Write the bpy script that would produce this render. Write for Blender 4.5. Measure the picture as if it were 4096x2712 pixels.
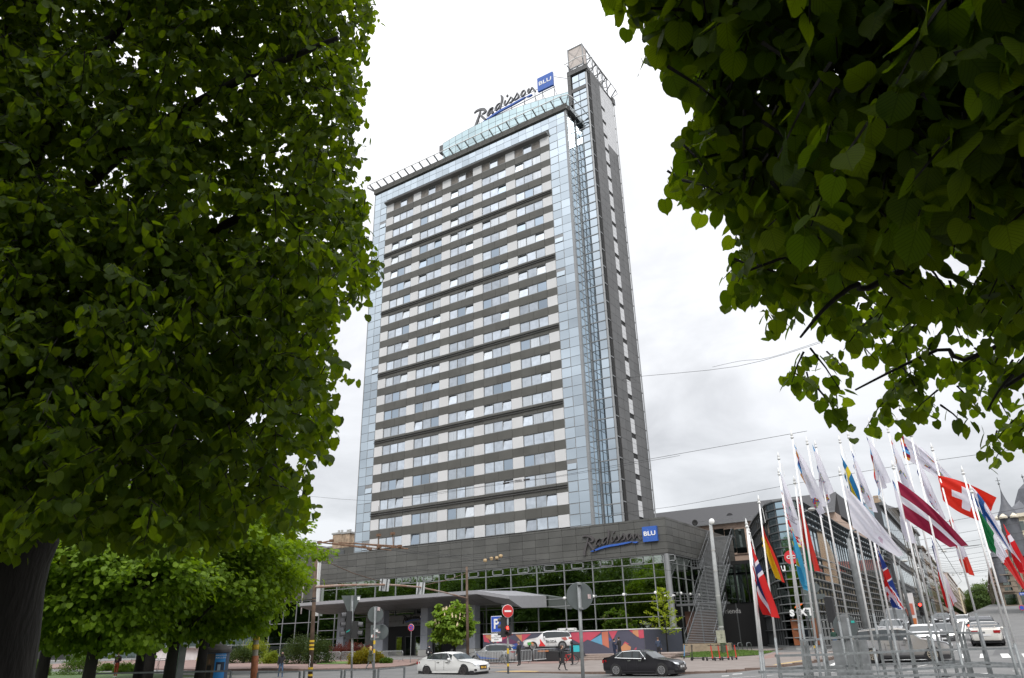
import bpy, bmesh, math, random
import numpy as np
from mathutils import Vector, Matrix
R = math.radians
random.seed(7); rng = np.random.default_rng(7)
scene = bpy.context.scene
for o in list(bpy.data.objects): bpy.data.objects.remove(o)
COL = scene.collection
# ------------------------------------------------------------------ camera
# world: X along the hotel front, Y away along the side street, Z up; the eye is 2.2 m above the road
YF, YP = 91.7, 90.9
EYE = np.array([0.0, 0.0, 2.2]); FPX = 2850.0
def _c(p): v = np.array([p[0]-2048., -(p[1]-1356.), -FPX]); return v/np.linalg.norm(v)
_z = _c((1871, -5346)); _l = _c((-2742, 2690)); _x = -(_l-_l.dot(_z)*_z); _x /= np.linalg.norm(_x)
RM = np.array([_x, np.cross(_z, _x), _z])
cd = bpy.data.cameras.new('camera'); cam = bpy.data.objects.new('camera', cd); COL.objects.link(cam)
cd.sensor_fit = 'HORIZONTAL'; cd.sensor_width = 36; cd.lens = FPX/4096*36; cd.clip_end = 5000; cd.clip_start = 0.05
cam.matrix_world = Matrix([list(RM[0])+[0], list(RM[1])+[0], list(RM[2])+[2.2], [0, 0, 0, 1]])
scene.camera = cam
# ------------------------------------------------------------------ world, sun, exposure
SUN_EL, SUN_AZ = 46, 148
w = bpy.data.worlds.new('World'); scene.world = w; w.use_nodes = True
nt = w.node_tree; nt.nodes.clear(); N = nt.nodes.new; L = nt.links.new
out = N('ShaderNodeOutputWorld'); mixs = N('ShaderNodeMixShader'); b1 = N('ShaderNodeBackground'); b2 = N('ShaderNodeBackground')
sky = N('ShaderNodeTexSky'); sky.sky_type = 'NISHITA'; sky.sun_disc = False
sky.sun_elevation = R(SUN_EL); sky.sun_rotation = R(SUN_AZ); b1.inputs[1].default_value = 0.1
L(sky.outputs[0], b1.inputs[0])
tc = N('ShaderNodeTexCoord'); sep = N('ShaderNodeSeparateXYZ'); L(tc.outputs['Generated'], sep.inputs[0])
zz = N('ShaderNodeMath'); zz.operation = 'MAXIMUM'; L(sep.outputs[2], zz.inputs[0]); zz.inputs[1].default_value = 0.0
za = N('ShaderNodeMath'); za.operation = 'ADD'; L(zz.outputs[0], za.inputs[0]); za.inputs[1].default_value = 0.22
dx = N('ShaderNodeMath'); dx.operation = 'DIVIDE'; L(sep.outputs[0], dx.inputs[0]); L(za.outputs[0], dx.inputs[1])
dy = N('ShaderNodeMath'); dy.operation = 'DIVIDE'; L(sep.outputs[1], dy.inputs[0]); L(za.outputs[0], dy.inputs[1])
cb = N('ShaderNodeCombineXYZ'); L(dx.outputs[0], cb.inputs[0]); L(dy.outputs[0], cb.inputs[1]); cb.inputs[2].default_value = 3.1
n1 = N('ShaderNodeTexNoise'); n1.inputs['Scale'].default_value = 1.9; n1.inputs['Detail'].default_value = 6; n1.inputs['Roughness'].default_value = .55
n1.inputs['Distortion'].default_value = .4; L(cb.outputs[0], n1.inputs['Vector'])
# cloud deck: thin bright cloud overhead, greyer towards the horizon
p3 = N('ShaderNodeMath'); p3.operation = 'POWER'; L(zz.outputs[0], p3.inputs[0]); p3.inputs[1].default_value = 4.0
mr = N('ShaderNodeMath'); mr.operation = 'MULTIPLY_ADD'; L(p3.outputs[0], mr.inputs[0]); mr.inputs[1].default_value = 1.5
ma = N('ShaderNodeMath'); ma.operation = 'MULTIPLY_ADD'; L(zz.outputs[0], ma.inputs[0]); ma.inputs[1].default_value = .38; ma.inputs[2].default_value = .455; L(ma.outputs[0], mr.inputs[2])
nr = N('ShaderNodeMapRange'); L(n1.outputs[0], nr.inputs[0]); nr.inputs[1].default_value = .34; nr.inputs[2].default_value = .62
nr.inputs[3].default_value = 0.78; nr.inputs[4].default_value = 1.13
ml = N('ShaderNodeMath'); ml.operation = 'MULTIPLY'; L(mr.outputs[0], ml.inputs[0]); L(nr.outputs[0], ml.inputs[1])
cc = N('ShaderNodeCombineColor'); tint = N('ShaderNodeVectorMath'); tint.operation = 'SCALE'; tint.inputs[0].default_value = (.985, .992, 1.012)
L(ml.outputs[0], tint.inputs['Scale']); L(tint.outputs[0], b2.inputs[0]); b2.inputs[1].default_value = 1.0
mixs.inputs[0].default_value = .9; L(b1.outputs[0], mixs.inputs[1]); L(b2.outputs[0], mixs.inputs[2]); L(mixs.outputs[0], out.inputs[0])
sd = bpy.data.lights.new('sun', 'SUN'); sd.energy = 1.15; sd.angle = R(18); sd.color = (1, .96, .9)
sun = bpy.data.objects.new('sun', sd); COL.objects.link(sun)
sv = Vector((math.sin(R(SUN_AZ))*math.cos(R(SUN_EL)), math.cos(R(SUN_AZ))*math.cos(R(SUN_EL)), math.sin(R(SUN_EL))))
sun.rotation_euler = sv.to_track_quat('Z', 'Y').to_euler()
vs = scene.view_settings; vs.view_transform = 'Standard'; vs.look = 'None'; vs.exposure = 0.72; vs.gamma = 1; vs.use_curve_mapping = False
scene.render.engine = 'CYCLES'; cy = scene.cycles
cy.max_bounces = 6; cy.diffuse_bounces = 3; cy.glossy_bounces = 3; cy.transmission_bounces = 4; cy.transparent_max_bounces = 4
try: cy.use_denoising = True
except Exception: pass
# ------------------------------------------------------------------ measuring helpers
def ray(p): return RM @ np.array([p[0]-2048., -(p[1]-1356.), -FPX])
def onz(p, z=0.): d = ray(p); return EYE+d*(z-EYE[2])/d[2]
def ony(p, y): d = ray(p); return EYE+d*y/d[1]
def onx(p, x): d = ray(p); return EYE+d*x/d[0]
FWD = RM @ np.array([0, 0, -1.])
def ond(p, dep): d = ray(p); return EYE+d*dep/d.dot(FWD)
FH = np.array([FWD[0], FWD[1], 0.]); FH /= np.linalg.norm(FH)
def odv(p, dep): d = ray(p); return EYE+d*dep*1.0866/d.dot(FH)      # point on an upright plane facing the eye
def pxl(P):
    q = RM.T @ (np.asarray(P, float)-EYE); return 2048+q[0]*FPX/-q[2], 1356-q[1]*FPX/-q[2]
def ss(t): t = min(1, max(0, t)); return t*t*(3-2*t)
def g(x, y): m = ss((x+18)/12); return (1-m)*.013*max(0, y-42)+m*.035*max(0, min(y, 330)-28)+.45*ss((-x-36)/18)*ss((60-y)/12)*ss((y-12)/15)
def gnd(p, off=0.):
    z = 0.
    for i in range(90):
        P = onz(p, z+off)
        if P[1] < 0 or P[1] > 1500: P = onz(p, min(z+off, 1.0))
        z = z*.6+.4*g(P[0], P[1])
    return Vector((P[0], P[1], z+off))
def crop(x0, y0, s): return lambda x, y: (x0+x*s, y0+y*s)
c1 = crop(1400, 100, .5102); c2 = crop(1400, 800, .5102); c3 = crop(1400, 1500, .549); c4 = crop(1050, 2050, .4221); c5 = crop(1850, 2050, .4221)
c6 = crop(2600, 1950, .486); c7 = crop(3300, 1950, .486); c8 = crop(0, 2050, .4645); d3 = crop(2200, 150, .2551); d4 = crop(1650, 2450, .2534)
d5 = crop(2200, 2450, .2534); d6 = crop(2950, 2400, .2534); d7 = crop(3496, 2400, .2534); f1 = crop(2950, 1650, .3827); f2 = crop(3500, 1650, .3827)
e1 = crop(2320, 2090, .13936); e3 = crop(2850, 1950, .3189); e7 = crop(1340, 2370, .2181); e6 = crop(700, 2560, .1689); e8 = crop(0, 2400, .2956)
# ------------------------------------------------------------------ materials
MATS = {}
def mat(name, col, rough=.7, metal=0., var=0., ns=2., rnd=0., bump=0., bs=20., spec=.5, col2=None, emit=None, es=1., detail=4, stretch=None):
    if name in MATS: return MATS[name]
    m = bpy.data.materials.new(name); m.use_nodes = True; t = m.node_tree; b = t.nodes['Principled BSDF']
    b.inputs['Roughness'].default_value = rough; b.inputs['Metallic'].default_value = metal; b.inputs['Specular IOR Level'].default_value = spec
    c = (*col, 1); b.inputs['Base Color'].default_value = c
    geo = t.nodes.new('ShaderNodeNewGeometry'); vec = geo.outputs['Position']
    if stretch:
        mp = t.nodes.new('ShaderNodeMapping'); mp.inputs['Scale'].default_value = stretch; t.links.new(vec, mp.inputs[0]); vec = mp.outputs[0]
    cur = None
    if col2 is not None or var:
        n = t.nodes.new('ShaderNodeTexNoise'); n.inputs['Scale'].default_value = ns; n.inputs['Detail'].default_value = detail; t.links.new(vec, n.inputs['Vector'])
        r = t.nodes.new('ShaderNodeMapRange'); r.inputs[1].default_value = .3; r.inputs[2].default_value = .7; t.links.new(n.outputs[0], r.inputs[0])
        mx = t.nodes.new('ShaderNodeMix'); mx.data_type = 'RGBA'; t.links.new(r.outputs[0], mx.inputs[0])
        mx.inputs[6].default_value = tuple(x*(1-var) for x in col)+(1,)
        mx.inputs[7].default_value = (*(col2 if col2 is not None else tuple(min(1, x*(1+var)) for x in col)), 1); cur = mx.outputs[2]
    if rnd:
        oi = t.nodes.new('ShaderNodeObjectInfo'); wn = t.nodes.new('ShaderNodeMath'); wn.operation = 'ADD'
        t.links.new(oi.outputs['Random'], wn.inputs[0]); t.links.new(geo.outputs['Random Per Island'], wn.inputs[1])
        fr = t.nodes.new('ShaderNodeMath'); fr.operation = 'FRACT'; t.links.new(wn.outputs[0], fr.inputs[0])
        r2 = t.nodes.new('ShaderNodeMapRange'); r2.inputs[3].default_value = 1-rnd; r2.inputs[4].default_value = 1+rnd; t.links.new(fr.outputs[0], r2.inputs[0])
        hs = t.nodes.new('ShaderNodeHueSaturation'); t.links.new(r2.outputs[0], hs.inputs['Value'])
        if cur: t.links.new(cur, hs.inputs['Color'])
        else: hs.inputs['Color'].default_value = c
        cur = hs.outputs[0]
    if cur: t.links.new(cur, b.inputs['Base Color'])
    if bump:
        n = t.nodes.new('ShaderNodeTexNoise'); n.inputs['Scale'].default_value = bs; n.inputs['Detail'].default_value = 3; t.links.new(vec, n.inputs['Vector'])
        bp = t.nodes.new('ShaderNodeBump'); bp.inputs['Strength'].default_value = bump; bp.inputs['Distance'].default_value = .05
        t.links.new(n.outputs[0], bp.inputs['Height']); t.links.new(bp.outputs[0], b.inputs['Normal'])
    if emit: b.inputs['Emission Color'].default_value = (*emit, 1); b.inputs['Emission Strength'].default_value = es
    MATS[name] = m; return m
def leafmat(name, col, col2, trans=.45, veins=False, tcol=None):
    m = bpy.data.materials.new(name); m.use_nodes = True; t = m.node_tree; t.nodes.clear(); n = t.nodes.new; l = t.links.new
    o = n('ShaderNodeOutputMaterial'); geo = n('ShaderNodeNewGeometry'); oi = n('ShaderNodeObjectInfo')
    ad = n('ShaderNodeMath'); l(geo.outputs['Random Per Island'], ad.inputs[0]); l(oi.outputs['Random'], ad.inputs[1])
    fr = n('ShaderNodeMath'); fr.operation = 'FRACT'; l(ad.outputs[0], fr.inputs[0])
    mx = n('ShaderNodeMix'); mx.data_type = 'RGBA'; l(fr.outputs[0], mx.inputs[0]); mx.inputs[6].default_value = (*col, 1); mx.inputs[7].default_value = (*col2, 1)
    cur = mx.outputs[2]
    if veins:
        uv = n('ShaderNodeUVMap'); sp = n('ShaderNodeSeparateXYZ'); l(uv.outputs[0], sp.inputs[0])
        ab = n('ShaderNodeMath'); ab.operation = 'ABSOLUTE'; l(sp.outputs[0], ab.inputs[0])
        m1 = n('ShaderNodeMath'); m1.operation = 'MULTIPLY_ADD'; l(ab.outputs[0], m1.inputs[0]); m1.inputs[1].default_value = -.95; l(sp.outputs[1], m1.inputs[2])
        m2 = n('ShaderNodeMath'); m2.operation = 'MULTIPLY'; l(m1.outputs[0], m2.inputs[0]); m2.inputs[1].default_value = 7.
        m3 = n('ShaderNodeMath'); m3.operation = 'PINGPONG'; l(m2.outputs[0], m3.inputs[0]); m3.inputs[1].default_value = .5
        m4 = n('ShaderNodeMath'); m4.operation = 'MINIMUM'; l(m3.outputs[0], m4.inputs[0])
        m5 = n('ShaderNodeMath'); m5.operation = 'MULTIPLY'; l(ab.outputs[0], m5.inputs[0]); m5.inputs[1].default_value = 5.; l(m5.outputs[0], m4.inputs[1])
        r = n('ShaderNodeMapRange'); l(m4.outputs[0], r.inputs[0]); r.inputs[1].default_value = 0; r.inputs[2].default_value = .16; r.inputs[3].default_value = .62; r.inputs[4].default_value = 1
        hs = n('ShaderNodeHueSaturation'); l(r.outputs[0], hs.inputs['Value']); l(cur, hs.inputs['Color']); cur = hs.outputs[0]
    d = n('ShaderNodeBsdfPrincipled'); d.inputs['Roughness'].default_value = .55; d.inputs['Specular IOR Level'].default_value = .18; l(cur, d.inputs['Base Color'])
    tr = n('ShaderNodeBsdfTranslucent'); g2 = n('ShaderNodeMix'); g2.data_type = 'RGBA'; g2.blend_type = 'MULTIPLY'; g2.inputs[0].default_value = 1
    l(cur, g2.inputs[6]); g2.inputs[7].default_value = (*(tcol or (2.2, 2.0, .8)), 1); l(g2.outputs[2], tr.inputs[0])
    ms = n('ShaderNodeMixShader'); ms.inputs[0].default_value = trans; l(d.outputs[0], ms.inputs[1]); l(tr.outputs[0], ms.inputs[2]); l(ms.outputs[0], o.inputs[0])
    MATS[name] = m; return m
# ------------------------------------------------------------------ object helpers
def tag(o, label=None, cat=None, group=None, kind=None):
    if label: o['label'] = label
    if cat: o['category'] = cat
    if group: o['group'] = group
    if kind: o['kind'] = kind
    return o
def empty(name, loc=(0, 0, 0), rz=0., label=None, cat=None, group=None, kind=None):
    o = bpy.data.objects.new(name, None); o.location = loc; o.rotation_euler = (0, 0, rz); o.empty_display_size = .1; COL.objects.link(o)
    return tag(o, label, cat, group, kind)
class MB:
    """collects boxes, tubes, sheets into one mesh"""
    def __init__(s): s.v = []; s.f = []; s.m = []
    def add(s, vs, fs, mi=0):
        n = len(s.v); s.v.extend([tuple(map(float, v)) for v in vs]); s.f.extend([tuple(n+i for i in f) for f in fs]); s.m.extend([mi]*len(fs)); return s
    def box(s, x0, x1, y0, y1, z0, z1, mi=0):
        return s.add([(x0, y0, z0), (x1, y0, z0), (x1, y1, z0), (x0, y1, z0), (x0, y0, z1), (x1, y0, z1), (x1, y1, z1), (x0, y1, z1)],
                     [(0, 3, 2, 1), (4, 5, 6, 7), (0, 1, 5, 4), (1, 2, 6, 5), (2, 3, 7, 6), (3, 0, 4, 7)], mi)
    def bar(s, a, b, w_, h=None, mi=0, up=(0, 0, 1)):
        h = h or w_; a = Vector(a); b = Vector(b); d = (b-a).normalized(); u = Vector(up)
        if abs(d.dot(u)) > .98: u = Vector((0, 1, 0))
        r = d.cross(u).normalized()*w_/2; u = r.cross(d).normalized()*h/2
        q = [p+i*r+j*u for p in (a, b) for i, j in ((-1, -1), (1, -1), (1, 1), (-1, 1))]
        return s.add(q, [(0, 3, 2, 1), (4, 5, 6, 7), (0, 1, 5, 4), (1, 2, 6, 5), (2, 3, 7, 6), (3, 0, 4, 7)], mi)
    def tube(s, pts, r, n=8, mi=0, cap=True):
        pts = [Vector(p) for p in pts]; rs = r if isinstance(r, (list, tuple)) else [r]*len(pts); base = len(s.v); prev = None
        for i, p in enumerate(pts):
            d = (pts[min(i+1, len(pts)-1)]-pts[max(i-1, 0)]).normalized(); u = prev if prev else (Vector((0, 0, 1)) if abs(d.z) < .9 else Vector((1, 0, 0)))
            a = d.cross(u).normalized(); b = a.cross(d).normalized(); prev = b
            for k in range(n): t = 2*math.pi*k/n; s.v.append(tuple(p+(a*math.cos(t)+b*math.sin(t))*rs[i]))
        for i in range(len(pts)-1):
            for k in range(n): s.f.append((base+i*n+k, base+i*n+(k+1) % n, base+(i+1)*n+(k+1) % n, base+(i+1)*n+k)); s.m.append(mi)
        if cap:
            s.f.append(tuple(base+k for k in range(n))[::-1]); s.m.append(mi); e = base+(len(pts)-1)*n; s.f.append(tuple(e+k for k in range(n))); s.m.append(mi)
        return s
    def lathe(s, prof, c=(0, 0, 0), n=16, mi=0, axis='z'):
        base = len(s.v); k2 = len(prof)
        for r, z in prof:
            for k in range(n):
                t = 2*math.pi*k/n; p = (r*math.cos(t), r*math.sin(t), z)
                if axis == 'y': p = (p[0], p[2], p[1])
                s.v.append((c[0]+p[0], c[1]+p[1], c[2]+p[2]))
        for i in range(k2-1):
            for k in range(n): s.f.append((base+i*n+k, base+i*n+(k+1) % n, base+(i+1)*n+(k+1) % n, base+(i+1)*n+k)); s.m.append(mi)
        s.f.append(tuple(base+k for k in range(n))[::-1]); s.m.append(mi); e = base+(k2-1)*n; s.f.append(tuple(e+k for k in range(n))); s.m.append(mi)
        return s
    def prism(s, poly, a, b, mi=0):
        """poly: list of 3-D points; extruded by vector b (a unused offset)"""
        n = len(poly); p0 = [Vector(p)+Vector(a) for p in poly]; p1 = [p+Vector(b) for p in p0]
        return s.add(p0+p1, [tuple(range(n))[::-1], tuple(range(n, 2*n))]+[(i, (i+1) % n, n+(i+1) % n, n+i) for i in range(n)], mi)
    def build(s, name, mats, parent=None, smooth=False, loc=None, fix=True, **kw):
        me = bpy.data.meshes.new(name); me.from_pydata(s.v, [], s.f)
        for m in (mats if isinstance(mats, (list, tuple)) else [mats]): me.materials.append(m)
        if len(me.materials) > 1: me.polygons.foreach_set('material_index', s.m)
        if fix:
            bm = bmesh.new(); bm.from_mesh(me); bmesh.ops.recalc_face_normals(bm, faces=bm.faces); bm.to_mesh(me); bm.free()
        if smooth: me.polygons.foreach_set('use_smooth', [True]*len(me.polygons)); 
        if smooth == 'auto':
            try: me.set_sharp_from_angle(angle=R(40))
            except Exception: pass
        me.update(); o = bpy.data.objects.new(name, me); COL.objects.link(o)
        if parent: o.parent = parent
        if loc is not None: o.location = loc
        return tag(o, **kw)
UNIT = {}
def unit(m, bev=0.):
    k = m.name
    if k not in UNIT:
        b = MB().box(-.5, .5, -.5, .5, -.5, .5); me = bpy.data.meshes.new('block_'+k); me.from_pydata(b.v, [], b.f); me.materials.append(m); UNIT[k] = me
    return UNIT[k]
def block(name, par, x0, x1, y0, y1, z0, z1, m, **kw):
    o = bpy.data.objects.new(name, unit(m)); o.location = ((x0+x1)/2, (y0+y1)/2, (z0+z1)/2); o.scale = (abs(x1-x0), abs(y1-y0), abs(z1-z0)); COL.objects.link(o)
    if par: o.parent = par
    return tag(o, **kw)
class Pieces:
    """alike pieces of one thing: the 300 that show largest become objects, the rest one joined mesh"""
    def __init__(s, name, par, m, limit=300): s.n = name; s.p = par; s.m = m; s.l = []; s.lim = limit; s.j = 'glass' in m.name
    def add(s, x0, x1, y0, y1, z0, z1, rot=None): s.l.append((x0, x1, y0, y1, z0, z1, rot))
    def done(s):
        def key(b):
            c = np.array([(b[0]+b[1])/2, (b[2]+b[3])/2, (b[4]+b[5])/2]); dd = np.linalg.norm(c-EYE)
            return -(max(abs(b[1]-b[0]), abs(b[3]-b[2])))*abs(b[5]-b[4])/dd**2
        s.l.sort(key=key); rest = MB()
        for i, b in enumerate(s.l):
            if i < s.lim:
                o = block(s.n, s.p, *b[:6], s.m)
                if b[6]: o.rotation_euler = b[6]
                elif s.j: o.rotation_euler = (random.gauss(0, .005), 0, random.gauss(0, .005))
            else: rest.box(*b[:6])
        if rest.f: rest.build(s.n+'_rest', s.m, s.p, fix=False, kind='stuff')
def patch(name, poly, off, m, step=4., thick=0., kind='structure', par=None, gf=None, **kw):
    """ground sheet following the terrain"""
    gf = gf or g
    bm = bmesh.new(); f = bm.faces.new([bm.verts.new((p[0], p[1], 0)) for p in poly])
    xs = [p[0] for p in poly]; ys = [p[1] for p in poly]
    for ax, lo, hi in ((0, min(xs), max(xs)), (1, min(ys), max(ys))):
        st = step if ax == 1 else step
        k = math.ceil(lo/st)*st
        while k < hi:
            bmesh.ops.bisect_plane(bm, geom=bm.verts[:]+bm.edges[:]+bm.faces[:], plane_co=(k, 0, 0) if ax == 0 else (0, k, 0), plane_no=(1, 0, 0) if ax == 0 else (0, 1, 0)); k += st
    if thick:
        r_ = bmesh.ops.extrude_face_region(bm, geom=bm.faces[:]); vs_ = [e for e in r_['geom'] if isinstance(e, bmesh.types.BMVert)]
        for v in bm.verts: v.co.z = gf(v.co.x, v.co.y)+off-thick
        for v in vs_: v.co.z = gf(v.co.x, v.co.y)+off
    else:
        for v in bm.verts: v.co.z = gf(v.co.x, v.co.y)+off
    bmesh.ops.recalc_face_normals(bm, faces=bm.faces)
    if not thick:
        for ff in bm.faces:
            if ff.normal.z < 0: ff.normal_flip()
    me = bpy.data.meshes.new(name); bm.to_mesh(me); bm.free(); me.materials.append(m); o = bpy.data.objects.new(name, me); COL.objects.link(o)
    if par: o.parent = par
    return tag(o, kind=kind, **kw)
def copy_tree(o, parent=None):
    c = o.copy(); COL.objects.link(c)
    if parent: c.parent = parent; c.matrix_parent_inverse = o.matrix_parent_inverse
    for ch in list(o.children): copy_tree(ch, c)
    return c
def text(name, body, size, m, par, M4, ext=.02, align='CENTER', bold=0., space=1., sx=1.):
    cu = bpy.data.curves.new(name, 'FONT'); cu.body = body; cu.size = size; cu.extrude = ext; cu.align_x = align; cu.align_y = 'CENTER'; cu.offset = bold; cu.space_character = space
    cu.resolution_u = 3
    tmp = bpy.data.objects.new(name, cu); COL.objects.link(tmp); dg = bpy.context.evaluated_depsgraph_get(); me = bpy.data.meshes.new_from_object(tmp.evaluated_get(dg))
    bpy.data.objects.remove(tmp); me.materials.clear(); me.materials.append(m); me.transform(Matrix.Diagonal((sx, 1, 1, 1)))
    o = bpy.data.objects.new(name, me); COL.objects.link(o); o.parent = par; o.matrix_local = M4; return o
def face_m(loc, ax, up=(0, 0, 1)):
    """matrix whose x runs along ax, y up; z out"""
    x = Vector(ax).normalized(); y = Vector(up).normalized(); z = x.cross(y); return Matrix([[x.x, y.x, z.x, loc[0]], [x.y, y.y, z.y, loc[1]], [x.z, y.z, z.z, loc[2]], [0, 0, 0, 1]])
# ================================================================== terrain, roads, pavements
ASPH = mat('asphalt', (.125, .125, .124), .85, var=.15, ns=.5, col2=(.15, .149, .146), bump=.15, bs=40)
PAVE = mat('paving_pinkgrey', (.185, .155, .138), .85, var=.15, ns=.6, col2=(.215, .185, .168))
PAVR = mat('paving_red', (.20, .13, .112), .85, var=.15, ns=.7)
PAVG = mat('paving_grey', (.165, .16, .152), .85, var=.15, ns=.7)
KERB = mat('granite_kerb', (.15, .105, .085), .8, var=.2, ns=3)
LINE = mat('road_paint', (.62, .62, .60), .7, var=.15, ns=3)
GRASS = mat('grass', (.075, .13, .022), .9, var=.3, ns=1.5, col2=(.11, .19, .03))
SOIL = mat('soil', (.06, .045, .03), .95, var=.3, ns=3)
xs = sorted(set(list(range(-400, -24, 25))+list(range(-24, 12, 3))+list(range(12, 401, 25)))); ys = sorted(set(list(range(-120, 28, 20))+[28, 42]+list(range(32, 130, 7))+list(range(130, 330, 25))+[330, 500, 900, 2500]))
vv = [(x, y, g(x, y)) for y in ys for x in xs]; nx = len(xs)
MB().add(vv, [(j*nx+i, j*nx+i+1, (j+1)*nx+i+1, (j+1)*nx+i) for j in range(len(ys)-1) for i in range(nx-1)]).build('ground', ASPH, smooth=True, kind='structure')
def pp(*q): return [gnd(p)[:2] for p in q]
KY = 47.6
# terrace in front of the hotel (kerb at KY), curved towards the side street
ter = [(-37.5, KY), (-38.6, KY+.8), (-39, KY+2.5), (-44, 61), (-52, 66), (-56, 70), (-56, YP+1), (-23, YP+1), (-23, 80), (-18.5, 80), (-13.8, 70), (-11.2, 62), (-10.2, 56.5), (-10.6, 52), (-12.5, 49.2), (-15.5, KY)]
patch('terrace', ter, .12, PAVE, 3, thick=.5)
def kerb_run(pts, off=.125, w_=.22, name='kerb'):
    """each granite kerb stone is a piece of its own"""
    root = empty(name, kind='structure'); n = 0
    for (xa, ya), (xb, yb) in zip(pts[:-1], pts[1:]):
        Ls = math.hypot(xb-xa, yb-ya); k = max(1, round(Ls/1.0))
        for i in range(k):
            a = Vector((xa+(xb-xa)*i/k, ya+(yb-ya)*i/k, 0)); b_ = Vector((xa+(xb-xa)*(i+1)/k, ya+(yb-ya)*(i+1)/k, 0)); d = (b_-a).normalized(); 
            c = (a+b_)/2; o = bpy.data.objects.new('kerb_stone', unit(KERB)); COL.objects.link(o); o.parent = root
            o.location = (c.x, c.y, g(c.x, c.y)+off-.13); o.scale = ((b_-a).length-.02, w_, .3+random.uniform(-.005, .005)); o.rotation_euler = (0, 0, math.atan2(d.y, d.x))
kerb_run([(-37.5, KY-.1), (-15.5, KY-.1), (-12.5, 49.1), (-10.5, 52), (-10.1, 56.5), (-11.1, 62), (-13.7, 70)])
patch('paving_tactile', [(-34.6, KY+.2), (-29.5, KY+.2), (-29.5, KY+1.0), (-31.5, KY+1.6), (-34.6, KY+1.2)], .127, mat('yellow_paving', (.42, .30, .13), .85, var=.2, ns=2), 3)
patch('paving_tactile', [(-13.2, 50.2), (-11.4, 52.8), (-12.2, 53.8), (-13.9, 51.2)], .127, MATS['yellow_paving'], 3)
# red paving bands and steps up to the hotel front
patch('paving_red', pp(c5(1050, 1400), c5(1250, 1345), c5(1500, 1345), c5(1500, 1392), c5(1100, 1420)), .13, PAVR, 3)
patch('paving_red', pp(c6(880, 1420), c6(1040, 1370), c6(1150, 1395), c6(960, 1440)), .132, PAVR, 3)
patch('paving_red', [(-46, 64.5), (-42, 60.5), (-34, 60), (-34, 64.5)], .13, PAVR, 3)
STP = mat('step_stone', (.24, .19, .165), .85, var=.18, ns=3)
for k in range(3): patch('step', [(-46, 66+k*1.1), (-26.8, 66+k*1.1), (-26.8, 72), (-46, 72)], .12+.14*(k+1), STP, 3, thick=.2)
# left pavement with flower bed, drive-in lane between
lp_ = pp(c4(-500, 1500), c4(0, 1492), c4(350, 1500), c4(620, 1495), c4(1000, 1490), c4(1250, 1475), c4(1430, 1445), c4(1500, 1425), c4(1480, 1400), c4(1380, 1385))+[(-56.5, 90), (-150, 90), (-150, 60)]
patch('pavement', lp_, .12, PAVR, 3, thick=.4)
kerb_run(lp_[1:9])
patch('cobbles', pp(c4(560, 1530), c4(700, 1508), c4(1100, 1500), c4(1330, 1475), c4(1500, 1440), c4(1500, 1540), c4(1390, 1545), c4(1400, 1568), c4(800, 1568)), .008, PAVG, 3)
patch('driveway', [(-95, 78), (-56.5, 73), (-50, 68), (-44, 66), (-44, 90), (-95, 90)], .127, mat('drive_paving', (.17, .165, .16), .85, var=.15, ns=.7), 3)
# lane lines
patch('lane_line', pp(c4(-600, 1555), c4(850, 1543), c4(1320, 1540), c4(1320, 1546), c4(850, 1550), c4(-600, 1563)), .012, LINE, 3)
patch('lane_line', pp(c5(0, 1552), c5(330, 1545), c5(330, 1549), c5(0, 1558)), .012, LINE, 3)
for k in range(9):
    x = -30+k*4.2; patch('lane_dash', [(x, 41.2), (x+2.2, 41.2), (x+2.2, 41.33), (x, 41.33)], .012, LINE, 3)
for q in (((680, 1537), (760, 1532), (760, 1536), (680, 1541)), ((590, 1552), (650, 1549), (650, 1553), (590, 1556))): patch('lane_dash', pp(*[c6(*p) for p in q]), .014, LINE, 3)
# zebra crossing and centre line of the side street
for q in (((1450, 1035), (1540, 990), (1600, 990), (1520, 1040)), ((1560, 985), (1600, 965), (1700, 960), (1680, 985))): patch('zebra_bar', pp(*[d6(*p) for p in q]), .014, LINE, 3)
for q in (((1030, 938), (1085, 862), (1203, 860), (1160, 935)), ((1340, 925), (1378, 855), (1470, 852), (1478, 918)), ((1668, 920), (1682, 853), (1740, 852), (1748, 918)), ((2025, 916), (1990, 851), (2118, 850), (2170, 915)), ((2370, 912), (2325, 850), (2430, 850), (2520, 912)),
          ((700, 955), (770, 915), (850, 915), (800, 955)), ((410, 975), (470, 935), (590, 935), (540, 975)), ((170, 985), (240, 950), (330, 945), (260, 985))): patch('zebra_bar', pp(*[d7(*p) for p in q]), .014, LINE, 3)
for q in (((1340, 745), (1560, 520), (1580, 520), (1365, 748)), ((1395, 725), (1600, 520), (1612, 520), (1420, 722)), ((1000, 825), (1340, 800), (1340, 805), (1000, 832)), ((2080, 412), (2140, 405), (2140, 410), (2080, 418)), ((2230, 410), (2290, 405), (2300, 410), (2240, 416)),
          ((1630, 1165), (1810, 1160), (1810, 1168), (1630, 1172)), ((270, 1188), (480, 1180), (480, 1188), (270, 1196)), ((700, 1050), (860, 1020), (860, 1025), (700, 1056))): patch('lane_line', pp(*[d7(*p) for p in q]), .016, LINE, 3)
# grass in front of the corner
gp = pp(c6(110, 1385), c6(330, 1372), c6(700, 1350), c6(1030, 1362), c6(900, 1392), c6(700, 1405), c6(300, 1413), c6(150, 1410))
patch('grass', gp, .16, GRASS, 2, kind='stuff')
patch('grass', pp(c4(500, 1440), c4(620, 1425), c4(880, 1425), c4(1000, 1430), c4(860, 1447), c4(520, 1450)), .17, GRASS, 3, kind='stuff')
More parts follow.
